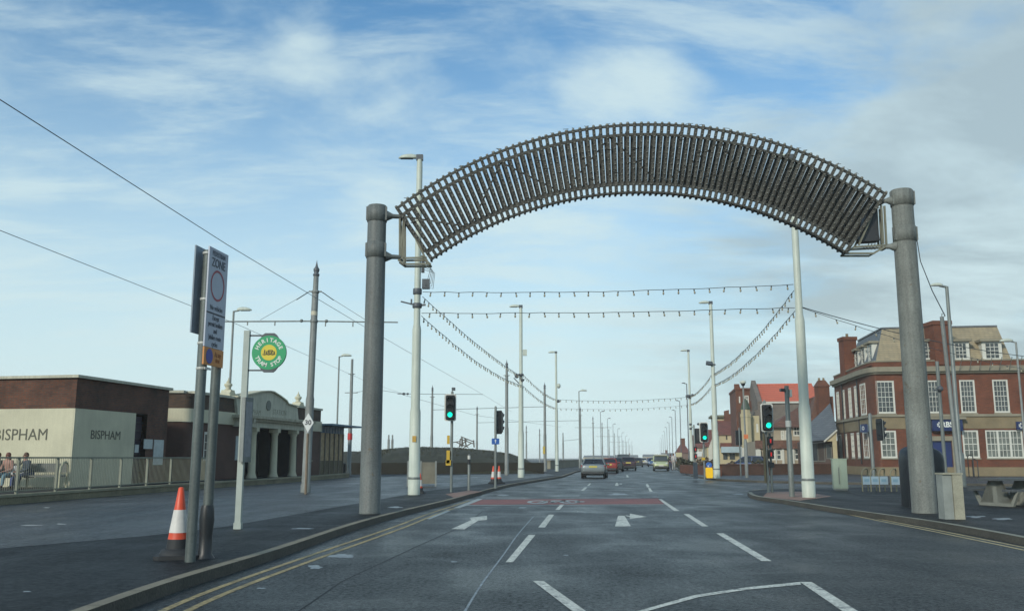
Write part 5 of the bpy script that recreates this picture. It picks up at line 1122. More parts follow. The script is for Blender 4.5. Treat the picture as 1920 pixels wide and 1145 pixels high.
def skin(name, verts, edges, rad, m, par, sub=1):
    me = bpy.data.meshes.new(name); me.from_pydata(verts, edges, []); o = bpy.data.objects.new(name, me); COL.objects.link(o)
    md = o.modifiers.new('s', 'SKIN'); md.use_smooth_shade = True
    for i, v in enumerate(me.skin_vertices[0].data): r = rad[i]; v.radius = r if isinstance(r, tuple) else (r, r); v.use_root = (i == 0)
    ss = o.modifiers.new('u', 'SUBSURF'); ss.levels = sub; ss.render_levels = sub
    dg = bpy.context.evaluated_depsgraph_get(); dg.update(); me2 = bpy.data.meshes.new_from_object(o.evaluated_get(dg)); bpy.data.objects.remove(o); bpy.data.meshes.remove(me)
    for p in me2.polygons: p.use_smooth = True
    me2.materials.clear(); me2.materials.append(m); o = bpy.data.objects.new(name, me2); COL.objects.link(o); o.parent = par; return o
skinm = mat('skin', (.40, .21, .15), .6, .08, 8); hairb = mat('hair_brown', (.09, .05, .03), .7, .3, 12); hairr = mat('hair_auburn', (.13, .05, .035), .7, .3, 12); shoe = mat('shoe_dark', (.02, .02, .022), .5)
def person(label, P, rz, top, legs, hair, seated=True, k=1.0, lean=.12, hairlong=False, head_turn=0.0, hands=(0, 0), group=None):
    """faces -y; P is the ground point under the pelvis"""
    t = thing('person', label, 'person', P, rz, group); H = .46 if seated else .92
    def S(*v): return tuple(q * k for q in v)
    pel = S(0, 0, H + .08); sp = S(0, -lean * .3, H + .28); ch = S(0, -lean * .8, H + .46); nk = S(0, -lean, H + .60); hb = S(0, -lean - .01, H + .68); ht = S(0, -lean - .02, H + .80)
    V = [pel, sp, ch, nk, hb, ht]; Ed = [(0, 1), (1, 2), (2, 3), (3, 4), (4, 5)]; Rr = [(.14 * k, .10 * k), (.13 * k, .09 * k), (.15 * k, .10 * k), .05 * k, (.078 * k, .09 * k), (.07 * k, .085 * k)]
    J = {}
    for sg in (-1, 1):
        sh = S(sg * .18, -lean * .85, H + .52); el = S(sg * .25, -lean - .02, H + .24) if seated else S(sg * .24, .0, H + .25)
        wr = S(sg * .12, -lean - .25, H + .16) if seated else S(sg * .24, -.10, H + .02); hd = tuple(w + q for w, q in zip(wr, S(-sg * .03, -.08, -.01) if seated else S(0, -.01, -.09)))
        if seated: hip, kn, an, ft = S(sg * .09, 0, H + .04), S(sg * .13, -.42, H + .02), S(sg * .13, -.46, .08), S(sg * .14, -.60, .04)
        else: hip, kn, an, ft = S(sg * .09, 0, H), S(sg * .1, -.06 * sg, H * .53), S(sg * .1, .12 * sg, .09), S(sg * .1, .12 * sg - .15, .04)
        b = len(V); V += [sh, el, wr, hd]; Ed += [(2, b), (b, b + 1), (b + 1, b + 2), (b + 2, b + 3)]; Rr += [.055 * k, .04 * k, .028 * k, (.035 * k, .02 * k)]
        c = len(V); V += [hip, kn, an, ft]; Ed += [(0, c), (c, c + 1), (c + 1, c + 2), (c + 2, c + 3)]; Rr += [.08 * k, .058 * k, .04 * k, .035 * k]
        J[sg] = (sh, el, wr, hd, hip, kn, an, ft)
    body = skin('body', V, Ed, Rr, skinm, t)
    mb = MB()
    for sg in (-1, 1):
        hd = Vector(J[sg][3]); d = (hd - Vector(J[sg][2])).normalized(); sd_ = d.cross(Vector((0, 0, 1))).normalized()
        for q in range(5):
            o_ = (q - 2) * .017 * k; l_ = [.05, .065, .07, .065, .05][q] * k
            if q == (0 if sg > 0 else 4): mb.tube([hd - d * .04 * k + sd_ * o_, hd + sd_ * o_ * 1.9 - d * .01 * k, hd + sd_ * o_ * 2 + d * .02 * k], [.011 * k, .010 * k, .008 * k], 5)
            else: mb.tube([hd + sd_ * o_, hd + sd_ * o_ + d * l_ * .6, hd + sd_ * o_ + d * l_ - Vector((0, 0, .015 * k))], [.009 * k, .008 * k, .007 * k], 5)
    hc = Vector(ht) * .5 + Vector(hb) * .5; mb.ball(hc + Vector((0, -.095 * k, -.01 * k)), .014 * k, .02 * k, .022 * k, 6, 4)
    for sg in (-1, 1): mb.ball(hc + Vector((sg * .078 * k, .01, 0)), .012 * k, .022 * k, .03 * k, 6, 4)
    me_ = body.data; bm = bmesh.new(); bm.from_mesh(me_); off = [bm.verts.new(v) for v in mb.v]; bm.verts.index_update()
    for f in mb.f: nf = bm.faces.new([off[i] for i in f]); nf.smooth = True
    bm.to_mesh(me_); bm.free()
    q = MB()
    for sg in (-1, 1): q.ball(hc + Vector((sg * .032 * k, -.083 * k, .012 * k)), .010 * k, .006 * k, .007 * k, 6, 4)
    q.bar(hc + Vector((-.022 * k, -.088 * k, -.045 * k)), hc + Vector((.022 * k, -.088 * k, -.045 * k)), .006 * k); q.build('face_features', mat('face_dark', (.06, .03, .03), .5), t)
    e_ = .018 * k
    jv = [sp, ch, S(0, -lean * .95, H + .57), S(0, 0, H + .10)]; je = [(0, 1), (1, 2), (0, 3)]; jr = [(.165 * k, .135 * k), (.185 * k, .145 * k), (.075 * k, .07 * k), (.165 * k, .125 * k)]
    for sg in (-1, 1):
        sh, el, wr = J[sg][:3]; b = len(jv); jv += [sh, el, wr]; je += [(1, b), (b, b + 1), (b + 1, b + 2)]; jr += [.08 * k, .062 * k, .042 * k]
    skin('jacket', jv, je, jr, top, t)
    tv = [S(0, 0, H + .06)]; te = []; tr = [(.145 * k, .115 * k)]
    for sg in (-1, 1):
        hip, kn, an = J[sg][4:7]; b = len(tv); tv += [hip, kn, an]; te += [(0, b), (b, b + 1), (b + 1, b + 2)]; tr += [.10 * k, .075 * k, .058 * k]
    skin('trousers', tv, te, tr, legs, t)
    for sg in (-1, 1):
        an, ft = Vector(J[sg][6]), Vector(J[sg][7]); mb = MB(); mb.ball((an + ft) / 2 + Vector((0, -.02, 0)), .045 * k, .13 * k, .05 * k, 10, 6); mb.build('shoe', shoe, t)
    mb = MB(); mb.ball(hc + Vector((0, .022 * k, .03 * k)), .09 * k, .098 * k, .105 * k, 12, 8)
    if hairlong: mb.ball(hc + Vector((0, .06 * k, -.09 * k)), .085 * k, .06 * k, .16 * k, 12, 8)
    mb.build('hair', hair, t); return t
yb_ = C.y - 1.0
def px2x(px): return A(px, 890, yb_).x
jk = lambda n_, c: mat(n_, c, .8, .2, 6)
person('seated person in a dark navy coat facing left, rightmost on the platform bench', (px2x(54), yb_, PZ), R(-35), jk('coat_navy', (.045, .06, .08)), jk('jeans_dark', (.04, .05, .09)), hairb, k=1.0, lean=.16)
person('small child in white and grey seated between two adults on the bench', (px2x(36), yb_ - .05, PZ), R(10), jk('top_white', (.42, .42, .42)), jk('jeans_blue', (.05, .07, .17)), hairb, k=.80)
person('seated person with long auburn hair and a pinkish top on the bench', (px2x(18), yb_, PZ), R(-15), jk('top_pink', (.36, .20, .16)), jk('jeans_pale', (.13, .22, .26)), hairr, k=1.0, lean=.14, hairlong=True)
person('person in black cut off by the left edge of the view, seated on the bench', (px2x(-4), yb_, PZ), R(15), jk('coat_black', (.02, .022, .025)), jk('jeans_pale', (.13, .22, .26)), hairb, k=1.0)
Pp = at(1263, 97, 866)[0]; person('distant pedestrian in a white top walking on the right pavement', (Pp.x, Pp.y, KZ), R(160), jk('top_white', (.42, .42, .42)), jk('trousers_pale', (.3, .3, .28)), hairb, seated=False, k=1.02, lean=.03)
Pp = at(1257, 100, 866)[0]; person('distant pedestrian in dark clothes left of the one in white', (Pp.x, Pp.y, KZ), R(170), jk('coat_black', (.02, .022, .025)), jk('jeans_dark', (.04, .05, .09)), hairb, seated=False, k=.98, lean=.03)

# ------------------------------------------------------------------ brick bank on the right corner
bri = brick('red_brick', (.165, .04, .016), (.11, .028, .013), (.10, .052, .03), big=.4)
brip = brick('red_brick_plum', (.155, .042, .018), (.10, .030, .016), (.10, .055, .033), big=.3)
slate = brick('tan_slates', (.30, .245, .15), (.25, .21, .135), (.15, .125, .085), bw=.3, rh=.19, big=.25, rough=.7)
slateg = brick('grey_slates', (.12, .13, .14), (.09, .10, .11), (.05, .055, .06), bw=.3, rh=.19, big=.25, rough=.55)
YB = 68; zpt = A(1700, 674.5, YB).z
F0 = Zp(1641, 678.5, zpt); SLf = Zp(1563, 706.5, zpt); S1 = Zp(1609, 687.5, zpt)
F1 = F0 + Vector((.9905, -.1375, 0)) * 19
fb = Fr((F0.x, F0.y), (F1.x, F1.y)); fsd = Fr((SLf.x, SLf.y), (S1.x, S1.y))
bank = thing('corner_bank', 'red brick corner bank with tan mansard roof, white sash windows and blue fascia', 'bank', (0, 0, 0), w=True)
def zb_(py): return fb.on(1700, py)[1]
zCt, zCb, zSt, zSb, zPl = zb_(687.5), zb_(697), zb_(781), zb_(804), zb_(872)
def ix(P, d, Q, e): den = d.x * e.y - d.y * e.x; t_ = ((Q.x - P.x) * e.y - (Q.y - P.y) * e.x) / den; return P + d * t_
Cc = ix(Vector((S1.x, S1.y, 0)), fsd.x, Vector((F0.x, F0.y, 0)), fb.x)
NC = 8
def cpt(k, o_=0.0):
    t_ = k / NC; a, b = Vector((S1.x, S1.y, 0)), Vector((F0.x, F0.y, 0)); p = a * (1 - t_) ** 2 + Cc * 2 * t_ * (1 - t_) + b * t_ ** 2
    return p - (fsd.y * (1 - t_) + fb.y * t_).normalized() * o_
def band(name, z0_, z1_, o_, m, inn=.3, front=None):
    mb = MB(fb.M); mb.box(0, fb.len, -o_, inn, z0_, z1_); mb.M = fsd.M; mb.box(0, fsd.len, -o_, inn, z0_, z1_); mb.M = Matrix.Identity(4)
    for k in range(NC):
        a, b, c, d = cpt(k, o_), cpt(k + 1, o_), cpt(k + 1, -inn), cpt(k, -inn); v = [(p.x, p.y, z) for z in (z0_, z1_) for p in (a, b, c, d)]
        mb.add(v, [(0, 1, 5, 4), (0, 3, 2, 1), (4, 5, 6, 7), (2, 3, 7, 6)])
    return mb.build(name, m, bank)
F1w = [(1643.5, 711.5, 1677.5, 773.5), (1733, 712, 1764, 774), (1800.5, 712.5, 1829.5, 774), (1862.5, 712.5, 1892, 774)]
fgw = [(1651, 805, 1681.5, 859), (1805.5, 806.5, 1836, 858)]; big = (1849, 806.5, 1919, 858); door = (1749, 826, 1786, 880)
hol = [fb.rect(*r) for r in F1w + fgw + [big, door]]
# make the window sill lines level across the facade
def lev(rs, pts_):
    z0_ = sum(r[2] for r in rs) / len(rs); z1_ = sum(r[3] for r in rs) / len(rs); return [(r[0], r[1], z0_, z1_) for r in rs]
up_ = lev(hol[:4], 0); gr_ = lev(hol[4:7], 0); dr_ = (hol[7][0], hol[7][1], zPl - .35, hol[7][3])
sw1 = [(1569, 722, 1573.5, 785), (1580, 722, 1583.5, 783), (1591, 726, 1597.5, 783), (1603, 722, 1609, 779)]
sd1 = []; 
Lsd = fsd.len
for px in (1571, 1581.5, 1594, 1605.5): s = fsd.on(px, 750)[0]; sd1.append((s - .55, s + .55))
sz1 = (up_[0][2], up_[0][3]); gz1 = (gr_[0][2], gr_[0][3])
mb = MB(fb.M); wall(mb, 0, fb.len, KZ, zCb, up_ + gr_ + [dr_]); mb.build('front_wall', bri, bank)
mb = MB(fsd.M); wall(mb, 0, fsd.len, KZ, zCb, [(a, b, *sz1) for a, b in sd1] + [(a, b, *gz1) for a, b in sd1]); mb.build('side_wall', brip, bank)
mb = MB()
for k in range(NC):
    a, b = cpt(k), cpt(k + 1); mb.quad((a.x, a.y, KZ), (b.x, b.y, KZ), (b.x, b.y, zCb), (a.x, a.y, zCb))
mb.build('corner_wall', brip, bank)
for r in up_: window(bank, fb, r, 4, 6, ft=.12, bt=.026)
curt = mat('curtained_glass', (.13, .145, .13), .15, .8, .9)
for r in gr_[:2]: window(bank, fb, r, 3, 4, ft=.13, bt=.035, gm_=curt)
r = gr_[2]; window(bank, fb, r, 9, 4, ft=.11, bt=.035, gm_=curt)
mb = MB(fb.M)
for k in (1, 2): x = r[0] + (r[1] - r[0]) * k / 3; mb.box(x - .07, x + .07, .02, .12, r[2] + .11, r[3] - .11)
mb.build('mullion', white_paint, bank)
for a, b in sd1:
    window(bank, fsd, (a, b, *sz1), 3, 6, ft=.13, depth=.04); window(bank, fsd, (a, b, *gz1), 3, 4, ft=.13, depth=.04)
cs = cpt(4); cwin = Fr(tuple(cpt(.2, .02)[:2]), tuple(cpt(2.3, .02)[:2]))
window(bank, cwin, (0.05, cwin.len - .05, *sz1), 3, 6, ft=.13, depth=.02); window(bank, cwin, (0.05, cwin.len - .05, *gz1), 3, 4, ft=.13, depth=.02)
band('parapet', zCt, zpt, .0, bri, .35); band('cornice', zCb, zCt, .38, stone, .3); band('cornice', zCb - .14, zCb - .003, .2, stone, .1); band('coping', zpt, zpt + .09, .06, stone, .4)
band('string_course', zSt, zSt + .17, .16, stone, .05); 
mb = MB(fb.M); wall(mb, 0, fb.len, zSb, zSt, [g for g in gr_]); 
band('stone_band', zSb + .02, zSt - .002, .05, tanstone, .02); band('plinth', KZ, zb_(875), .09, tanstone, .02)
# door, blue fascia and lettering
blu = mat('bank_blue', (.009, .02, .085), .35, .1); blud = mat('door_blue', (.01, .022, .10), .35, .2)
a, b, c, d = dr_; mb = MB(fb.M); mb.box(a, b, .1, .16, KZ + .1, d); mb.build('door', blud, bank)
mb = MB(fb.M); mb.box(a - .25, a - .01, -.1, .1, KZ, d + .35); mb.box(b + .01, b + .25, -.1, .1, KZ, d + .35); mb.box(a - .01, b + .01, -.1, .1, d + .002, d + .35); mb.build('door_surround', stone, bank)
ra = fb.rect(1744, 786, 1801, 807.5); mb = MB(fb.M); mb.box(ra[0], ra[1], -.5, -.06, ra[2], ra[3]); fas = mb.build('fascia_sign', blu, bank)
mb = MB(fb.M); mb.box(ra[0] - .2, ra[1] + .25, -.62, -.06, ra[3] + .003, ra[3] + .16); mb.build('fascia_canopy', stone, bank)
def daisy(mb, s, z, r, y):
    for k in range(4):
        a_ = math.pi / 2 * k; c_, s_ = math.cos(a_), math.sin(a_)
        for q in (-1, 1):
            P_ = [(.25, q * .12), (1.0, q * .12), (1.0, q * .5), (.5, q * .45)]; mb.add([(s + r * (x * c_ - w_ * s_), y, z + r * (x * s_ + w_ * c_)) for x, w_ in P_], [(0, 1, 2, 3)])
zt_ = (ra[2] + ra[3]) / 2 + .02; xt = fb.on(1776, 796, -.5)[0]; mb = MB(fb.M); mb.text('RBS', .55, (xt, -.505, zt_), off=.018, sx=.95, ext=.004); daisy(mb, fb.on(1762.5, 796, -.5)[0], zt_, .21, -.506); mb.build('lettering', lettw, fas)
ra = fb.rect(1904, 790, 1926, 805); mb = MB(fb.M); mb.box(ra[0], ra[1], -.2, -.06, ra[2], ra[3]); q = mb.build('projecting_sign', blu, bank); mb = MB(fb.M); daisy(mb, fb.on(1913.5, 797)[0], (ra[2] + ra[3]) / 2, .2, -.206); mb.build('emblem', lettw, q)
s0 = fsd.len - 2.6; zz0, zz1 = fsd.on(1608, 811)[1], fsd.on(1608, 796.5)[1]; ps_ = A(1592, 803, 74); pe_ = A(1624, 803, 71.0)
fq = Fr((ps_.x - .0, 71.6), (pe_.x, 70.8)); mb = MB(fq.M); z0_, z1_ = fq.on(1608, 810)[1], fq.on(1608, 796)[1]; mb.box(0, fq.len, -.02, .12, z0_, z1_); q = mb.build('side_sign', mat('side_sign_grey', (.10, .15, .23), .4, .15), bank)
mb = MB(fq.M); m_ = fq.len / 2; mb.box(m_ - .25, m_ + .45, -.05, -.021, z0_ - .03, z1_ + .03); mb.build('sign_square', blu, q); mb = MB(fq.M); daisy(mb, m_ - .0, (z0_ + z1_) / 2, .16, -.052); mb.build('emblem', lettw, q)
# mansard roof
def rp_(a, b, z): p = Cc + fb.x * a - fsd.x * b; return (p.x, p.y, z)
ztr = fb.on(1760, 612.5, 2.4)[1]; sB = fb.on(1899, 672, .5)[0] - (F0 - Cc).dot(fb.x) * -1; sT = fb.on(1871, 613, 2.4)[0] + (F0 - Cc).dot(fb.x)
sB = fb.on(1899, 672, .5)[0] + (F0 - Cc).dot(fb.x); LB = (Vector((SLf.x, SLf.y, 0)) - Cc).length; zrb = zpt - .25
aT = fb.on(1655, 613, 2.4)[0] + (F0 - Cc).dot(fb.x)
mb = MB(); mb.quad(rp_(.5, .5, zrb), rp_(sB, .5, zrb), rp_(sT, 2.6, ztr), rp_(aT, 2.6, ztr)); mb.quad(rp_(sB, .5, zrb), rp_(sB, 9, zrb), rp_(sT, 8, ztr), rp_(sT, 2.6, ztr)); mb.build('mansard_roof', slate, bank)
mb = MB(); mb.quad(rp_(.5, LB - .5, zrb), rp_(.5, .5, zrb), rp_(aT, 2.6, ztr), rp_(aT, LB - 2.6, ztr)); mb.build('side_mansard', slateg, bank)
mb = MB(); mb.quad(rp_(aT, 2.6, ztr), rp_(sT, 2.6, ztr), rp_(sT, LB - 2.6, ztr + .02), rp_(aT, LB - 2.6, ztr + .02)); mb.quad(rp_(0, 0.2, zrb - .02), rp_(fb.len, .2, zrb - .02), rp_(fb.len, LB, zrb - .02), rp_(0, LB, zrb - .02)); mb.build('flat_roof', slateg, bank)
mb = MB(); mb.bar(rp_(aT, 2.6, ztr), rp_(sT, 2.6, ztr), .2, .12); mb.bar(rp_(aT, 2.6, ztr), rp_(aT, LB - 2.6, ztr), .2, .12); mb.build('roof_ridge', slateg, bank)
def dormer(fr2, r, d=1.6):
    a, b, c, d_ = r; mb = MB(fr2.M); wt = .15
    mb.box(a - .12, b + .12, .05, d, c, d_ - .12); q = mb.build('dormer', white_paint, bank)
    mb = MB(fr2.M); mb.box(a - .3, b + .3, -.22, d, d_ - .12, d_ + .05); mb.build('dormer_roof', stone, q)
    g = MB(fr2.M); g.box(a + wt, b - wt, -.0, .048, c + .12, d_ - .27); g.build('pane', window_glass, q)
    g = MB(fr2.M)
    for k in range(1, 3): x = a + wt + (b - a - 2 * wt) * k / 3; g.box(x - .02, x + .02, -.03, -.001, c + .12, d_ - .27)
    for k in range(1, 4): z = c + .12 + (d_ - c - .39) * k / 4; g.box(a + wt, b - wt, -.034, -.002, z - .022, z + .022)
    g.box(a - .05, b + .05, -.05, .05, c, c + .12); g.build('window_frame', white_paint, q)
fdm = Fr(tuple((F0 + fb.y * .75)[:2]), tuple((F1 + fb.y * .75)[:2]))
for r in [(1722, 637, 1751, 674), (1788, 637, 1815, 674), (1845, 637, 1876, 674)]: dormer(fdm, fdm.rect(*r))
fds = Fr(tuple((SLf + fsd.y * .75)[:2]), tuple((S1 + fsd.y * .75)[:2]))
for x0, x1, y0, y1 in [(1599.5, 1607, 656, 689), (1611, 1620.5, 649, 684), (1624, 1635, 642, 679)]:
    s_a = fds.on((x0 + x1) / 2, 660)[0]; zt_ = fds.on((x0 + x1) / 2, y0)[1]; dormer(fds, (s_a - .6, s_a + .6, zpt - .1, zt_), 1.3)
def stack(px0, px1, yt, Y, zb, name='chimney', m=bri, par=bank, pots=2, dp=.9):
    a, b = A(px0, 650, Y), A(px1, 650, Y); z1_ = A(px0, yt, Y).z; mb = MB(); mb.box(a.x, b.x, Y, Y + dp, zb, z1_ - .3); mb.box(a.x - .08, b.x + .08, Y - .08, Y + dp + .08, z1_ - .3, z1_); c = mb.build(name, m, par)
    if pots:
        mb = MB()
        for k in range(pots): mb.lathe([(.13, 0), (.11, .3), (.13, .32)], (a.x + (b.x - a.x) * (k + .5) / pots, Y + dp / 2, z1_), 10)
        mb.build('chimney_pot', tanstone, c)
    return c
stack(1753, 1786, 601, 68.7, zpt - .3, pots=0, dp=1.6); stack(1582, 1606, 631, 77.5, zpt - .4, pots=1, dp=1.2)
mb = MB(); 
for x, y0, y1 in ((1612, 690, 872), (1583.0, 705, 870)): s = fsd.on(x, 780)[0]; mb.M = fsd.M; mb.tube([(s, -.08, zb_(870)), (s, -.08, zCb - .1)], .055, 6)
mb.build('downpipe', black, bank)
mb = MB(fb.M)                                         # row of slanted lamp arms on the cornice
for k in range(9):
    x = fb.on(1795 + k * 18.5, 690)[0]; mb.tube([(x, -.42, zCb + .02), (x + .02, -1.1, zpt + .1)], .022, 5); mb.ball((x + .02, -1.1, zpt + .1), .05, .05, .05, 6, 4)
mb.build('lamp_arms', galv, bank)
# two thin black hand rails before the bank
t = thing('hand_rail', 'thin black curved handrails on the bank steps', 'railing', (0, 0, 0), w=True)
for px in (1817, 1825):
    p = A(px, 890, 65.2); mb = MB(); zt_ = A(px, 852 + (px - 1817), 65.2).z; mb.tube([(p.x, p.y, KZ), (p.x, p.y, zt_ - .1), (p.x + .08, p.y - .2, zt_), (p.x + .16, p.y - .4, zt_ - .12), (p.x + .16, p.y - .4, KZ)], .035, 6); mb.build('rail', black, t)
# ------------------------------------------------------------------ buildings beyond the junction
orange_tile = brick('orange_tile', (.55, .125, .065), (.48, .11, .058), (.24, .06, .035), bw=.3, rh=.28, big=.12, rough=.7)
red_tile = brick('dark_red_tile', (.17, .05, .035), (.12, .04, .03), (.07, .03, .02), bw=.3, rh=.28, big=.3, rough=.75)
brown_tile = brick('brown_tile', (.15, .07, .045), (.105, .05, .035), (.06, .035, .025), bw=.3, rh=.28, big=.3, rough=.75)
grey_brick = brick('grey_brick', (.17, .14, .115), (.13, .11, .095), (.14, .12, .1), big=.3)
creamh = mat('cream_house', (.42, .36, .22), .8, .14, .8, fine=.05); buffh = mat('buff_render', (.30, .25, .18), .85, .2, .8); whiteh = mat('white_render', (.50, .50, .44), .7, .12, .8)
darkwood = mat('dark_timber', (.045, .035, .03), .7, .3)
def bld(name, label, cat='house'): return thing(name, label, cat, (0, 0, 0), w=True)
def pf(px0, px1, Y, tilt=None):     # wall plane facing the camera between two pixel columns
    a = A(px0, 858, Y); b = A(px1, 858, Y)
    if tilt is None: b = A(px1, 858, Y - (b.x - a.x) * .15)
    return Fr((a.x, a.y), (b.x, b.y))
def blockw(par, name, f, ytop, ybot, m, dp=8, pm=None, z0=None, wins=(), wm=white_paint, cols=2, rows=2, zt=None):
    pm = pm if pm is not None else None
    z1_ = zt if zt is not None else f.on(*f_mid(f, ytop))[1]; z0_ = KZ if z0 is None and ybot is None else (z0 if z0 is not None else f.on(*f_mid(f, ybot))[1])
    hs = [f.rect(*w) for w in wins]
    mb = MB(f.M); wall(mb, 0, f.len, z0_, z1_, hs, .1); L_ = f.len; mb.quad((0, 0, z0_), (0, dp, z0_), (0, dp, z1_), (0, 0, z1_)); mb.quad((L_, 0, z0_), (L_, 0, z1_), (L_, dp, z1_), (L_, dp, z0_)); mb.quad((0, 0, z1_), (L_, 0, z1_), (L_, dp, z1_), (0, dp, z1_)); mb.quad((0, dp, z0_), (0, dp, z1_), (L_, dp, z1_), (L_, dp, z0_))
    w = mb.build(name, m, par)
    for h in hs: window(par, f, h, cols, rows, wm, ft=.12, bt=.05, sill=False)
    return z1_
def f_mid(f, py):
    p = f.P + f.x * f.len / 2; d = p - Vector((0, 0, 0)); return (960 + FPX * p.x / (p.y * 1.0) * .985, py)
def ridge_roof(par, f, zE, yR, m, dp=8, over=.3, name='roof', hipl=0.0, hipr=0.0):
    zR = f.on(f_mid(f, 0)[0], yR, dp / 2)[1]; L_ = f.len; o = over
    mb = MB(f.M); A0, B0 = (-o, -o, zE - .1), (L_ + o, -o, zE - .1); R0, R1 = (hipl, dp / 2, zR), (L_ - hipr, dp / 2, zR); A1, B1 = (-o, dp + o, zE - .1), (L_ + o, dp + o, zE - .1)
    mb.add([A0, B0, R1, R0, A1, B1], [(0, 1, 2, 3), (4, 3, 2, 5), (0, 3, 4), (1, 5, 2), (0, 4, 5, 1)]); r = mb.build(name, m, par)
    q = MB(f.M); q.bar(R0, R1, .25, .14); q.build('ridge', m, r); return zR
# dark slate roofed shop beside the bank
h = bld('side_shop', 'low shop with a steep dark slate roof adjoining the left of the brick bank', 'shop')
f = pf(1519, 1573, 80); z1_ = blockw(h, 'wall', f, 826, None, mat('shop_dark_wall', (.09, .06, .05), .8, .3), 7)
for r, m_ in (((1521, 829, 1532, 863), dark_glass), ((1534, 829, 1545, 863), darkwood), ((1550, 833, 1558, 858), window_glass)):
    a, b, c, d = f.rect(*r); mb = MB(f.M); mb.box(a, b, -.06, -.004, c, d); w_ = mb.build('window', m_, h)
    mb = MB(f.M); mb.box(a - .07, a, -.09, -.003, c, d); mb.box(b, b + .07, -.09, -.003, c, d); mb.box(a - .07, b + .07, -.09, -.003, c - .1, c); mb.box(a - .07, b + .07, -.09, -.003, d, d + .1); mb.build('frame', mat('shop_frame', (.13, .13, .115), .6), w_)
f2 = pf(1505, 1575, 79.2)
pl_ = [f2.on(x, y) for x, y in ((1519, 827), (1546, 824.5), (1569, 803), (1575, 760), (1567, 769), (1523, 811))]
mb = MB(f2.M); P3 = [(s, (0 if i in (0, 1, 2) else 4.5), z + (0 if i in (0, 1, 2) else .5)) for i, (s, z) in enumerate(pl_)]
mb.add(P3, [(0, 1, 5), (1, 2, 4, 5), (2, 3, 4)]); mb.add([(x, y + .02, z - .2) for x, y, z in P3], [(0, 1, 5), (1, 2, 4, 5), (2, 3, 4)]); mb.build('roof', slateg, h)
mb = MB(f2.M); q0, q1, q2 = f2.on(1545, 825.5), f2.on(1569, 804), f2.on(1569, 826); mb.slab([(q0[0], q0[1] - .1), (q2[0], q2[1]), (q1[0], q1[1] - .1)], .05, .2); q3 = f2.on(1563, 861); mb.box(q3[0], q2[0], .04, .2, KZ, q2[1]); mb.build('gable', creamh, h)
mb = MB(f2.M); mb.bar((q0[0], .0, q0[1] - .08), (q1[0], .0, q1[1] - .08), .12, .22, (0, 1, 0)); mb.build('bargeboard', whiteh, h)
# white and brown public house
h = bld('tiled_pub', 'brown tiled pub with white bay windows and a long white shopfront', 'pub')
f = pf(1419, 1516, 88); zg = blockw(h, 'ground_wall', f, 826, None, buffh, 9, wins=[(1443, 842, 1454, 862), (1455.5, 842, 1466, 862), (1476, 842, 1485, 862), (1489, 840, 1500, 862)], cols=1, rows=2)
zt_, zb2 = f.on(1460, 825)[1], f.on(1460, 840.5)[1]; mb = MB(f.M); mb.box(-.1, f.len + .1, -.25, -.02, zb2, zt_); mb.build('hanging_tiles', brown_tile, h)
for x0, x1 in ((1441, 1443), (1454, 1455.6), (1466, 1470), (1485.5, 1489), (1419.5, 1425)): a = f.on(x0, 850)[0]; b = f.on(x1, 850)[0]; mb = MB(f.M); mb.box(a, b, -.12, -.003, KZ + .7, zb2); mb.build('pilaster', whiteh, h)
f2 = pf(1453, 1514, 90); zu = blockw(h, 'upper_wall', f2, 799, 827, buffh, 6, wins=[(1464, 806, 1471, 824), (1472, 806, 1479, 824), (1487, 797, 1501, 817)], cols=2, rows=2)
zR = ridge_roof(h, f2, zu, 763, brown_tile, 7, .5, hipl=3.0, hipr=0)
f3 = pf(1518, 1562, 89); q_ = [f3.on(x, y) for x, y in ((1516, 803), (1562, 806), (1562, 765), (1529, 742))]
mb = MB(f3.M); mb.slab([(s, z) for s, z in q_], 0, 5); mb.build('gable_wall', brown_tile, h)
zq = f3.on(1540, 802)[1]; mb = MB(f3.M); mb.box(f3.on(1519, 0)[0] if False else .0, f3.len, .3, 5, KZ, zq); mb.build('rear_wall', buffh, h)
a, b = f3.on(1500, 801)[0], f3.on(1519, 801)[0]; mb = MB(f3.M); mb.box(f3.on(1516, 800)[0], f3.on(1540, 800)[0], -.25, 0, zq - .3, zq); mb.build('eave', darkwood, h)
mb = MB(); a, b = A(1536, 760, 88), A(1557, 760, 88); z1_, z0_ = A(1546, 724, 88).z, A(1546, 800, 88).z; mb.box(a.x, b.x, 88, 89.2, z0_, z1_)
za_ = A(1546, 712, 88).z; mb.add([(a.x - .08, 87.9, z1_), (b.x + .08, 87.9, z1_), (b.x + .08, 89.3, z1_), (a.x - .08, 89.3, z1_), (a.x + .25, 88.3, za_), (b.x - .25, 88.3, za_), (b.x - .25, 88.9, za_), (a.x + .25, 88.9, za_)], [(0, 1, 5, 4), (1, 2, 6, 5), (2, 3, 7, 6), (3, 0, 4, 7), (4, 5, 6, 7), (0, 3, 2, 1)])
c = mb.build('chimney', brip, h); mb = MB()
for k in (.3, .7): mb.lathe([(.12, 0), (.1, .25)], (a.x + (b.x - a.x) * k, 88.6, za_), 8)
mb.build('chimney_pot', tanstone, c)
mb = MB(); a, b = A(1528, 760, 88.5), A(1563, 760, 88.5); mb.box(a.x + .4, b.x, 88.5, 92, A(1546, 800, 88).z, A(1546, 742, 88).z); mb.build('chimney_breast', brip, h)
# white fence posts line the shopfront
mb = MB(f.M); mb.box(-.1, .35, -.4, -.02, KZ, zb2 - .1); mb.build('end_pillar', whiteh, h)
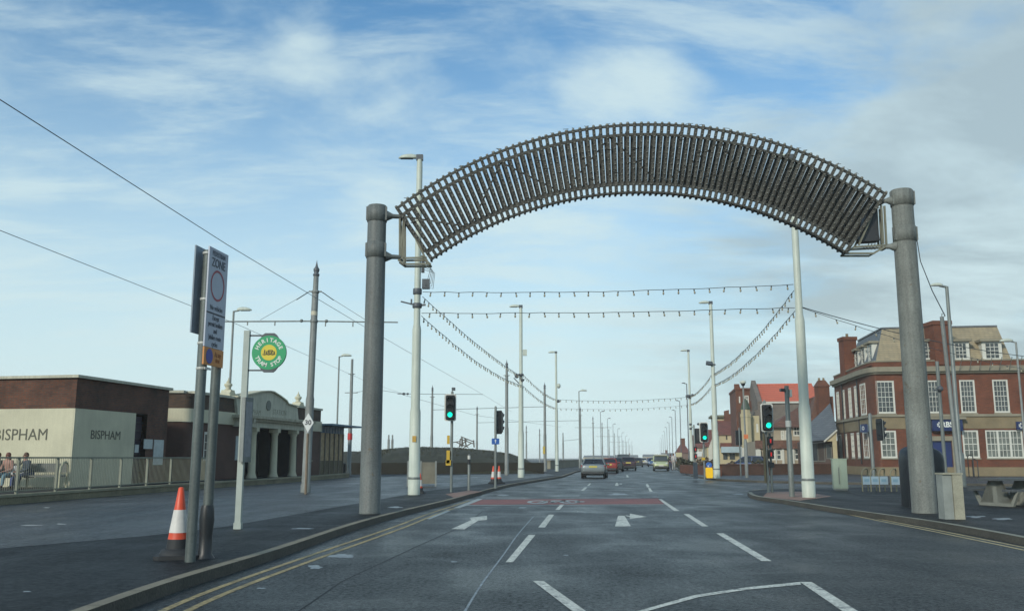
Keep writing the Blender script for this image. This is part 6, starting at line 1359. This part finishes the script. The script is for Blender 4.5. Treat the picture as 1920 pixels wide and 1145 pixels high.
# long bright orange tiled roof hall
h = bld('orange_roof_hall', 'long hall with a bright orange tiled roof and a grey brick end gable', 'hall')
f = pf(1431, 1545, 104); zE = blockw(h, 'wall', f, 752, None, grey_brick, 11); zR = ridge_roof(h, f, zE, 720, orange_tile, 11, .1)
mb = MB(f.M); mb.box(-.3, f.len, -.2, -.02, zE - .22, zE - .02); mb.build('gutter', whiteh, h)
mb = MB(f.M); mb.slab([(0, 0), (0, .1), (0.1, .1)], 0, .1) if False else None
mb = MB(f.M); mb.add([(-.4, -.4, KZ), (-.4, 11.4, KZ), (-.4, 11.4, zE), (-.4, 5.5, zR + .5), (-.4, -.4, zE), (.1, -.4, KZ), (.1, 11.4, KZ), (.1, 11.4, zE), (.1, 5.5, zR + .5), (.1, -.4, zE)], [(0, 1, 2, 3, 4), (9, 8, 7, 6, 5), (4, 3, 8, 9), (3, 2, 7, 8), (0, 4, 9, 5)]); mb.build('end_gable', grey_brick, h)
g2 = pf(1418, 1431, 103); mb = MB(g2.M); zq = g2.on(1424, 768)[1]; mb.box(0, g2.len, .3, 10, KZ, zq); mb.build('side_wing', grey_brick, h)
# tall red brick block with white windows
h = bld('brick_tower_house', 'tall narrow red brick house with white windows left of the orange roof', 'house')
f = pf(1384, 1422, 112); z_ = blockw(h, 'wall', f, 731, None, brip, 9, wins=[(1396, 741, 1404, 755.5), (1388, 797, 1392, 815)], cols=2, rows=2)
mb = MB(f.M); mb.box(-.1, f.len, -.12, 9, z_ + .003, z_ + .25); mb.build('parapet', bri, h); mb = MB(f.M); mb.slab([(-.12, z_ + .25), (f.on(1388, 731)[0], z_ + .25), (f.on(1386, 731)[0], z_ + .75), (-.1, z_ + .75)], -.1, .5); mb.build('parapet_end', bri, h)
mb = MB(f.M); a, b, c, d = f.rect(1385.5, 743, 1388, 755); mb.box(a, b, -.05, -.003, c, d); mb.build('narrow_window', white_paint, h)
mb = MB(f.M); a, b = f.on(1408, 800)[0], f.len; mb.box(a, b, -1.4, -.02, KZ, f.on(1414, 752)[1]); mb.build('front_bay', brip, h)
mb = MB(f.M); a, b, c, d = f.rect(1385, 772, 1394, 798); mb.box(a, b, -.6, -.02, KZ, d); mb.build('dark_bay', mat('dark_bay', (.07, .045, .035), .8, .3), h)
# cream octagonal tower house
h = bld('cream_tower', 'cream rendered round tower with a battlemented base beside the brick house', 'tower')
c0 = A(1404, 858, 101); r_ = (A(1414, 858, 101).x - A(1394, 858, 101).x) / 2; zt_ = A(1404, 767, 101).z
mb = MB(); mb.lathe([(r_, 0), (r_, zt_ - .9 - KZ), (r_ * 1.08, zt_ - .85 - KZ), (r_ * 1.08, zt_ - .5 - KZ), (r_ * .9, zt_ - .45 - KZ), (r_ * .9, zt_ - KZ)], (c0.x, 101.5, KZ), 8, False); mb.build('tower', creamh, h)
mb = MB(); mb.lathe([(r_ * 1.0, 0), (r_ * .5, .9), (.05, 1.2)], (c0.x, 101.5, zt_), 8, False); mb.build('turret_roof', mat('turret_green', (.05, .075, .05), .7, .2), h)
f = pf(1408, 1427, 102); z_ = blockw(h, 'wing', f, 779, None, creamh, 8, wins=[(1418, 794, 1422, 810)], cols=1, rows=2)
f = pf(1392, 1427, 98); z_ = blockw(h, 'base_wall', f, 839, None, whiteh, 3); mb = MB(f.M); k = .1
while k < f.len - .3: mb.box(k, k + .3, 0, .3, z_ + .002, z_ + .3); k += .62
mb.build('battlement', creamh, h)
# dark red roofed cream house, shop awning in front
h = bld('red_roof_house', 'cream house with a dark red roof and stepped brick chimney gable', 'house')
f = pf(1350, 1381, 124); zE = blockw(h, 'wall', f, 814, None, creamh, 9, wins=[(1361, 816, 1364, 824)], cols=1, rows=1, wm=darkwood); ridge_roof(h, f, zE, 789, red_tile, 9, .2)
mb = MB(f.M); q_ = [f.on(x, y, 4.6) for x, y in ((1358, 800), (1358, 770), (1367, 768), (1367, 776), (1373, 773), (1380, 768), (1381, 800))]; mb.slab(q_, 4.6, 5.4); mb.build('chimney_gable', brip, h)
mb = MB(f.M); a, b, c, d = f.rect(1350, 830, 1381, 839); mb.box(a, b, -1.5, -.02, c, d); mb.build('lean_to_roof', red_tile, h)
g2 = pf(1341, 1369, 130); z_ = blockw(h, 'flat_wing', g2, 782, None, creamh, 6); mb = MB(g2.M); mb.box(-.4, g2.len + .3, -.5, 6, z_ + .003, z_ + .3); mb.build('flat_roof', mat('flat_roof_olive', (.15, .16, .11), .8), h)
h = bld('awning_shop', 'single storey shop with a pale blue fascia behind the low brick wall', 'shop')
f = pf(1350, 1394, 106); z_ = blockw(h, 'wall', f, 846, None, creamh, 5); a, b, c, d = f.rect(1352, 837, 1394, 848); mb = MB(f.M); mb.box(a, b, -.8, -.02, c, d); mb.build('fascia', mat('fascia_pale_blue', (.33, .42, .46), .5, .15, 1), h)
for x0, x1 in ((1356, 1364), (1368, 1378)): a, b, c, d = f.rect(x0, 849, x1, 861); mb = MB(f.M); mb.box(a, b, -.05, -.003, c, d); mb.build('window', window_glass, h)
h = bld('gabled_house', 'small white gabled house with a red roof seen left of the floodlight column', 'house')
f = pf(1326, 1349, 138); zE = blockw(h, 'wall', f, 836, None, creamh, 8, wins=[(1331, 843, 1336, 850)]); ridge_roof(h, f, zE, 806, red_tile, 8, .2)
mb = MB(f.M); a, b, c = f.on(1328, 840), f.on(1338, 840), f.on(1336, 820); mb.slab([a, b, c], -.6, .2); mb.box(a[0], b[0], -.6, .2, KZ, a[1]); mb.build('front_gable', whiteh, h)
def simple_house(label, x0, x1, yE, yR, Y, wm_, rm, wins=(), ch=None, dp=8, hip=0.0, tilt=None):
    h = bld('terrace_house', label); f = pf(x0, x1, Y, tilt); zE = blockw(h, 'wall', f, yE, None, wm_, dp, wins=wins); zR = ridge_roof(h, f, zE, yR, rm, dp, .2, hipl=hip, hipr=hip)
    if ch: 
        mb = MB(f.M); s = f.on(ch, yR)[0]; mb.box(s - .5, s + .5, dp / 2 - .4, dp / 2 + .4, zR - .8, zR + 1.2); mb.build('chimney', brip, h)
    return h
simple_house('buff house with a brown roof between the two far signal groups', 1300, 1327, 838, 816, 152, buffh, red_tile, [(1305, 842, 1310, 849), (1316, 842, 1321, 849)], 1312)
simple_house('brown gabled house at the far end of the right side houses', 1268, 1294, 848, 832, 190, mat('brown_wall', (.14, .09, .07), .8, .2), red_tile, (), 1281, 7, 1.0)
simple_house('faint grey house far down the right of the road', 1240, 1264, 855, 849, 360, buffh, slateg, (), 1250, 10)
simple_house('faint pale house far beyond the oncoming cars', 1205, 1236, 856, 851.5, 520, creamh, slateg, (), None, 12)
simple_house('faint long low building on the far left horizon', 1094, 1150, 857, 853.5, 560, creamh, slateg, (), None, 12)
simple_house('faint pale building behind the queue of cars', 1152, 1196, 856.5, 852.5, 600, buffh, slateg, (), 1180, 12)

# low dark wall at the foot of the mound
t = thing('sea_front_wall', 'long dark low wall at the foot of the grassy mound', 'wall', (0, 0, 0), w=True)
a, b = A(655, 893, 76), A(1020, 890, 80); f = Fr((a.x, a.y), (b.x, b.y)); mb = MB(f.M); mb.box(0, f.len, 0, .3, 0, 1.05); mb.build('wall', mat('dark_wall_brown', (.020, .018, .011), .9, .4, .6, bump=.3), t)
# low brick wall, hedges
t = thing('garden_wall', 'low red brick wall along the far side of the side street', 'wall', (0, 0, 0), w=True)
a, b = G(1350, 891, KZ), G(1572, 888, KZ); f = Fr((a.x, a.y), (b.x, b.y)); zt_ = f.on(1440, 869)[1]
mb = MB(f.M); mb.box(0, f.len, 0, .3, KZ, zt_ - .08); mb.build('wall', brick('wall_brick', (.14, .055, .03), (.095, .04, .026), (.08, .055, .04), big=.4), t); mb = MB(f.M); mb.box(-.03, f.len, -.04, .34, zt_ - .077, zt_); mb.build('coping', brown_tile, t)
a, b = G(1275, 886, KZ), G(1346, 892, KZ); t = thing('garden_wall', 'dark low wall behind the bollard and signals', 'wall', (0, 0, 0), w=True); f = Fr((a.x, a.y), (b.x, b.y)); mb = MB(f.M); mb.box(0, f.len, 0, .3, KZ, .85); mb.build('wall', brip, t)
leafm = mat('hedge_leaf', (.045, .045, .022), .8, .5, 1.2); leafb = mat('hedge_leaf_brown', (.07, .05, .03), .85, .5, 1.2)
def hedge(label, px0, px1, Y, yt, m, dp=1.4, seed=1, z0=KZ):
    t = thing('hedge', label, 'hedge', (0, 0, 0), w=True); rnd = random.Random(seed); a, b = A(px0, 860, Y), A(px1, 860, Y); zt_ = A((px0 + px1) / 2, yt, Y).z; mb = MB()
    n = int((b.x - a.x) * dp * (zt_ - z0) * 60) + 200; n = min(n, 4500)
    for i in range(n):
        x = rnd.uniform(a.x, b.x); y = Y + rnd.uniform(-.5, .5) * dp; hmax = (zt_ - z0) * (.72 + .5 * noise.noise((x * .8, y, seed))); z = z0 + hmax * rnd.random() ** .5
        s_ = rnd.uniform(.07, .17); ax = Vector((rnd.gauss(0, 1), rnd.gauss(0, 1), rnd.gauss(0, 1))).normalized(); u = ax.orthogonal().normalized() * s_; v = ax.cross(u)
        p = Vector((x, y, z)); mb.add([p - u - v * .5, p + u - v * .5, p + u * .6 + v * .6, p - u * .6 + v * .6], [(0, 1, 2, 3)])
    mb.build('foliage', m, t, fix=False); mb = MB()
    x = a.x + .3
    while x < b.x: mb.tube([(x, Y, z0 - .1), (x + .05, Y, z0 + (zt_ - z0) * .5)], .04, 5); x += .9
    mb.build('stems', darkwood, t)
hedge('brown green hedge behind the far signals', 1272, 1300, 92, 857, leafm, 2, 1); hedge('scrubby hedge behind the yellow bollard', 1308, 1345, 86, 855, leafb, 2, 2); hedge('low scrub behind the brick wall beside the blue car', 1346, 1376, 80, 862, leafb, 1.5, 3); hedge('dark scrub right of the blue parked car', 1412, 1440, 80, 862, leafm, 1.5, 4)
hedge('dark roadside bushes beyond the distant pedestrians', 1246, 1274, 130, 861, leafm, 3, 5)
for px, Y, y0, y1, w, lab, m_ in [(1273, 104, 848, 856, 1.0, 'square cream roadside sign on the far right pavement', mat('sign_cream', (.50, .46, .28), .6)), (1311, 98, 846, 855, .9, 'small white roadside sign behind the red pedestrian lights', signw)]:
    P = at(px, Y, y0)[0]; t = thing('roadside_sign', lab, 'sign', P); z1_, z0_ = zof(px, y0, Y), zof(px, y1, Y); mb = MB(); mb.box(-w / 3, w / 3, -.03, 0, z0_, z1_); mb.build('plate', m_, t); mb = MB(); mb.tube([(0, .02, 0), (0, .02, z1_)], .035, 6); mb.build('post', galvd, t)

# ------------------------------------------------------------------ vehicles
tyre = mat('tyre', (.015, .016, .017), .8, .2); rim = mat('wheel_rim', (.25, .26, .26), .4, .1, metal=.6); lampr = mat('tail_lamp', (.28, .02, .02), .25, .1); lampw = mat('head_lamp', (.55, .56, .54), .2, .1); plate_y = mat('plate_yellow', (.50, .42, .08), .5, .05); plate_w = mat('plate_white', (.55, .55, .5), .5, .05)
def paint(n_, c): return mat(n_, c, .3, .05, 2, metal=.25, coat=.5)
def car(label, P, rz, pm, kind='sedan', W=.88, L=4.5, H=1.43, group='cars in the queue and beyond', mirrors=True):
    t = thing('car', label, 'car', P, rz, group); kz = H / 1.43; hl = L / 2
    prof = {'sedan': [(-1, .50, .82, .80), (-.985, .34, .95, .93), (-.93, .27, 1.00, .97), (-.62, .24, 1.01, 1), (-.35, .24, .98, 1), (.1, .24, .96, 1), (.42, .24, .93, 1), (.75, .25, .84, .98), (.93, .28, .74, .94), (.985, .34, .66, .86), (1, .42, .58, .7)],
            'hatch': [(-1, .45, .90, .84), (-.985, .34, 1.0, .94), (-.93, .27, 1.02, .97), (-.62, .24, 1.01, 1), (-.35, .24, .99, 1), (.1, .24, .97, 1), (.45, .24, .94, 1), (.75, .25, .86, .98), (.93, .28, .74, .94), (.985, .34, .66, .86), (1, .42, .58, .7)]}[kind if kind != 'van' else 'hatch']
    vs = []; fs = []; n = 16
    for f_, z0_, z1_, w in prof:
        for k in range(n):
            a = 2 * math.pi * (k + .5) / n; c_, s_ = math.cos(a), math.sin(a); e_ = .42
            vs.append((W * w * math.copysign(abs(c_) ** e_, c_), f_ * hl, ((z0_ + z1_) / 2 + (z1_ - z0_) / 2 * math.copysign(abs(s_) ** e_, s_)) * kz))
    for i in range(len(prof) - 1):
        for k in range(n): fs.append((i * n + k, i * n + (k + 1) % n, (i + 1) * n + (k + 1) % n, (i + 1) * n + k))
    fs += [tuple(range(n))[::-1], tuple(range((len(prof) - 1) * n, len(prof) * n))]
    mb = MB(); mb.add(vs, fs, True); mb.build('body', pm, t)
    rb, rt, ft_, fb_ = {'sedan': (-.68, -.42, .08, .42), 'hatch': (-.95, -.72, .06, .42), 'van': (-.97, -.9, .35, .62)}[kind]
    zb0, zt0 = .93 * kz, H; wb, wt = W * .93, W * .70
    if kind == 'van': wt = W * .86
    ys = [rb * hl, rt * hl, ft_ * hl, fb_ * hl]
    mb = MB(); mb.add([(-wb, ys[0], zb0), (wb, ys[0], zb0), (wb, ys[3], zb0), (-wb, ys[3], zb0), (-wt, ys[1], zt0 - .07), (wt, ys[1], zt0 - .07), (wt, ys[2], zt0 - .07), (-wt, ys[2], zt0 - .07)], [(0, 1, 5, 4), (1, 2, 6, 5), (2, 3, 7, 6), (3, 0, 4, 7)]); mb.build('windows', dark_glass if kind != 'van' else window_glass, t)
    mb = MB(); mb.add([(-wt - .02, ys[1] - .06, zt0 - .075), (wt + .02, ys[1] - .06, zt0 - .075), (wt + .02, ys[2] + .06, zt0 - .075), (-wt - .02, ys[2] + .06, zt0 - .075), (-wt * .86, ys[1] + .12, zt0), (wt * .86, ys[1] + .12, zt0), (wt * .86, ys[2] - .1, zt0), (-wt * .86, ys[2] - .1, zt0)], [(0, 1, 5, 4), (1, 2, 6, 5), (2, 3, 7, 6), (3, 0, 4, 7), (4, 5, 6, 7), (0, 3, 2, 1)])
    for sx_ in (-1, 1):
        for y0_, y1_ in ((ys[0], ys[1]), (ys[3], ys[2])): mb.bar((sx_ * (wb + .005), y0_, zb0 - .05), (sx_ * (wt + .01), y1_, zt0 - .06), .09, .09)
        ym = (ys[1] + ys[2]) / 2; mb.bar((sx_ * (wb + .005), ym, zb0 - .05), (sx_ * (wt + .01), ym, zt0 - .06), .07, .05)
    mb.build('roof', pm, t)
    for sx_ in (-1, 1):
        for yy in (-.62, .62):
            mb = MB(); R_ = .32; x0, x1 = sx_ * (W - .2), sx_ * (W + .01); mb.tube([(x0, yy * hl, R_), (x1, yy * hl, R_)], R_, 20); wh = mb.build('wheel', tyre, t); mb = MB(); mb.tube([(x1, yy * hl, R_), (x1 + sx_ * .012, yy * hl, R_)], .2, 14); mb.build('rim', rim, wh)
        mb = MB(); mb.add([(sx_ * W * .60, -hl - .006, .72 * kz), (sx_ * W * .93, -hl + .05, .70 * kz), (sx_ * W * .96, -hl + .08, .93 * kz), (sx_ * W * .62, -hl + .015, .90 * kz), (sx_ * W * .60, -hl + .1, .72 * kz), (sx_ * W * .99, -hl + .3, .70 * kz), (sx_ * W * 1.0, -hl + .3, .93 * kz), (sx_ * W * .62, -hl + .15, .90 * kz)], [(0, 1, 2, 3), (1, 5, 6, 2), (3, 2, 6, 7), (0, 4, 5, 1), (0, 3, 7, 4)]); mb.build('tail_lamp', lampr, t)
        mb = MB(); mb.ball((sx_ * W * .72, hl * .945, .66 * kz), .16, .14, .09); mb.build('headlight', lampw, t)
        if mirrors: mb = MB(); mb.ball((sx_ * (W + .1), ys[3] - .35, .98 * kz), .11, .07, .08); mb.build('mirror', pm, t)
    mb = MB(); mb.box(-.29, .29, -hl - .022, -hl + .01, .76 * kz, .89 * kz); mb.build('number_plate', plate_y, t)
    mb = MB(); mb.box(-W * .86, W * .86, -hl - .02, -hl + .25, .34 * kz, .50 * kz); mb.box(-W * .80, W * .80, hl - .25, hl + .02, .30 * kz, .46 * kz); mb.build('bumper', mat('bumper_dark', (.035, .04, .042), .6, .1), t)
    mb = MB(); mb.box(-.26, .26, hl + .0, hl + .025, .44 * kz, .55 * kz); mb.build('front_plate', plate_w, t)
    mb = MB(); mb.box(-W * .72, W * .72, -hl * .9, hl * .9, .2, .34); mb.build('underbody', black, t); return t
HD = R(-8)
def cpx(px, Y): return Vector(((px - 960) / FPX * Y * 1.013, Y + 2.2, 0))
car('grey silver saloon driving away, nearest car in the left lane', cpx(1115.5, 66.5), HD, paint('paint_grey', (.19, .22, .225)), 'sedan', .90)
car('red hatchback just ahead of the grey saloon', cpx(1142, 88), HD, paint('paint_red', (.28, .03, .022)), 'hatch', .84, 3.9)
car('dark grey hatchback in front of the red car', cpx(1153, 99), HD, paint('paint_charcoal', (.04, .05, .06)), 'hatch', .87, 4.2, 1.5)
car('silver hatchback behind a dark car in the queue', cpx(1163, 116), HD, paint('paint_silver', (.22, .235, .235)), 'hatch', .86, 4.2, 1.5)
car('dark maroon estate in the outer lane of the queue', cpx(1177, 108), HD, paint('paint_maroon', (.05, .02, .03)), 'hatch', .9, 4.6, 1.55)
car('grey car farther along the queue', cpx(1192, 150), HD, paint('paint_charcoal', (.04, .05, .06)), 'hatch', .88, 4.3, 1.5)
car('white car farther along the queue', cpx(1202, 178), HD, paint('paint_white', (.5, .5, .48)), 'hatch', .88, 4.3, 1.5)
car('tiny red car near the end of the queue', cpx(1209, 200), HD, paint('paint_red', (.28, .03, .022)), 'hatch', .88, 4.3, 1.5)
car('blue car following the yellow green van', cpx(1221, 152), HD + math.pi, paint('paint_blue', (.04, .10, .22)), 'hatch', .88, 4.3, 1.5)
v = car('oncoming yellow green and white van', cpx(1237, 104), HD + math.pi, paint('paint_lime', (.46, .50, .28)), 'van', .88, 4.6, 1.75)
mb = MB(); mb.box(-.68, .68, 1.3 * 0 - .9, .9, 1.752, 1.86); mb.build('roof_box', whiteh, v)
v = car('blue parked car behind the low brick wall', Vector((A(1400, 860, 84).x, 84, KZ)), R(60), paint('paint_navy', (.035, .06, .13)), 'hatch', .86, 4.0, 1.5)
car('dark van far ahead in the queue behind the grey saloon', cpx(1167, 138), HD, paint('paint_black', (.03, .032, .035)), 'van', .95, 4.8, 2.0)

# litter bin and small things by the station
P = at(642, 69, 878)[0]; t = thing('litter_bin', 'small dark bin at the end of the low station wall', 'bin', P); mb = MB(); mb.lathe([(.26, 0), (.28, .8), (.3, .82), (.3, .9), (.1, 1.0)], (0, 0, 0), 14); mb.build('body', black, t)

# ------------------------------------------------------------------ haze
mb = MB(); mb.box(-3600, 3600, -400, 6100, -1.2, 17); hz = mb.build('haze', None) if False else None
me = bpy.data.meshes.new('haze'); me.from_pydata([(x, y, z) for z in (-1.2, 17) for x, y in ((-3600, -400), (3600, -400), (3600, 6100), (-3600, 6100))], [], [(0, 3, 2, 1), (4, 5, 6, 7), (0, 1, 5, 4), (1, 2, 6, 5), (2, 3, 7, 6), (3, 0, 4, 7)])
hz = bpy.data.objects.new('haze', me); COL.objects.link(hz); hz['kind'] = 'stuff'
m = bpy.data.materials.new('haze_air'); m.use_nodes = True; n_ = m.node_tree.nodes; n_.clear(); o_ = n_.new('ShaderNodeOutputMaterial'); vp = n_.new('ShaderNodeVolumePrincipled')
vp.inputs['Color'].default_value = (.93, .99, 1, 1); vp.inputs['Density'].default_value = .00038; vp.inputs['Anisotropy'].default_value = -.3; m.node_tree.links.new(vp.outputs[0], o_.inputs['Volume']); me.materials.append(m)
for ob in bpy.data.objects:
    if ob.get('_w'): del ob['_w']
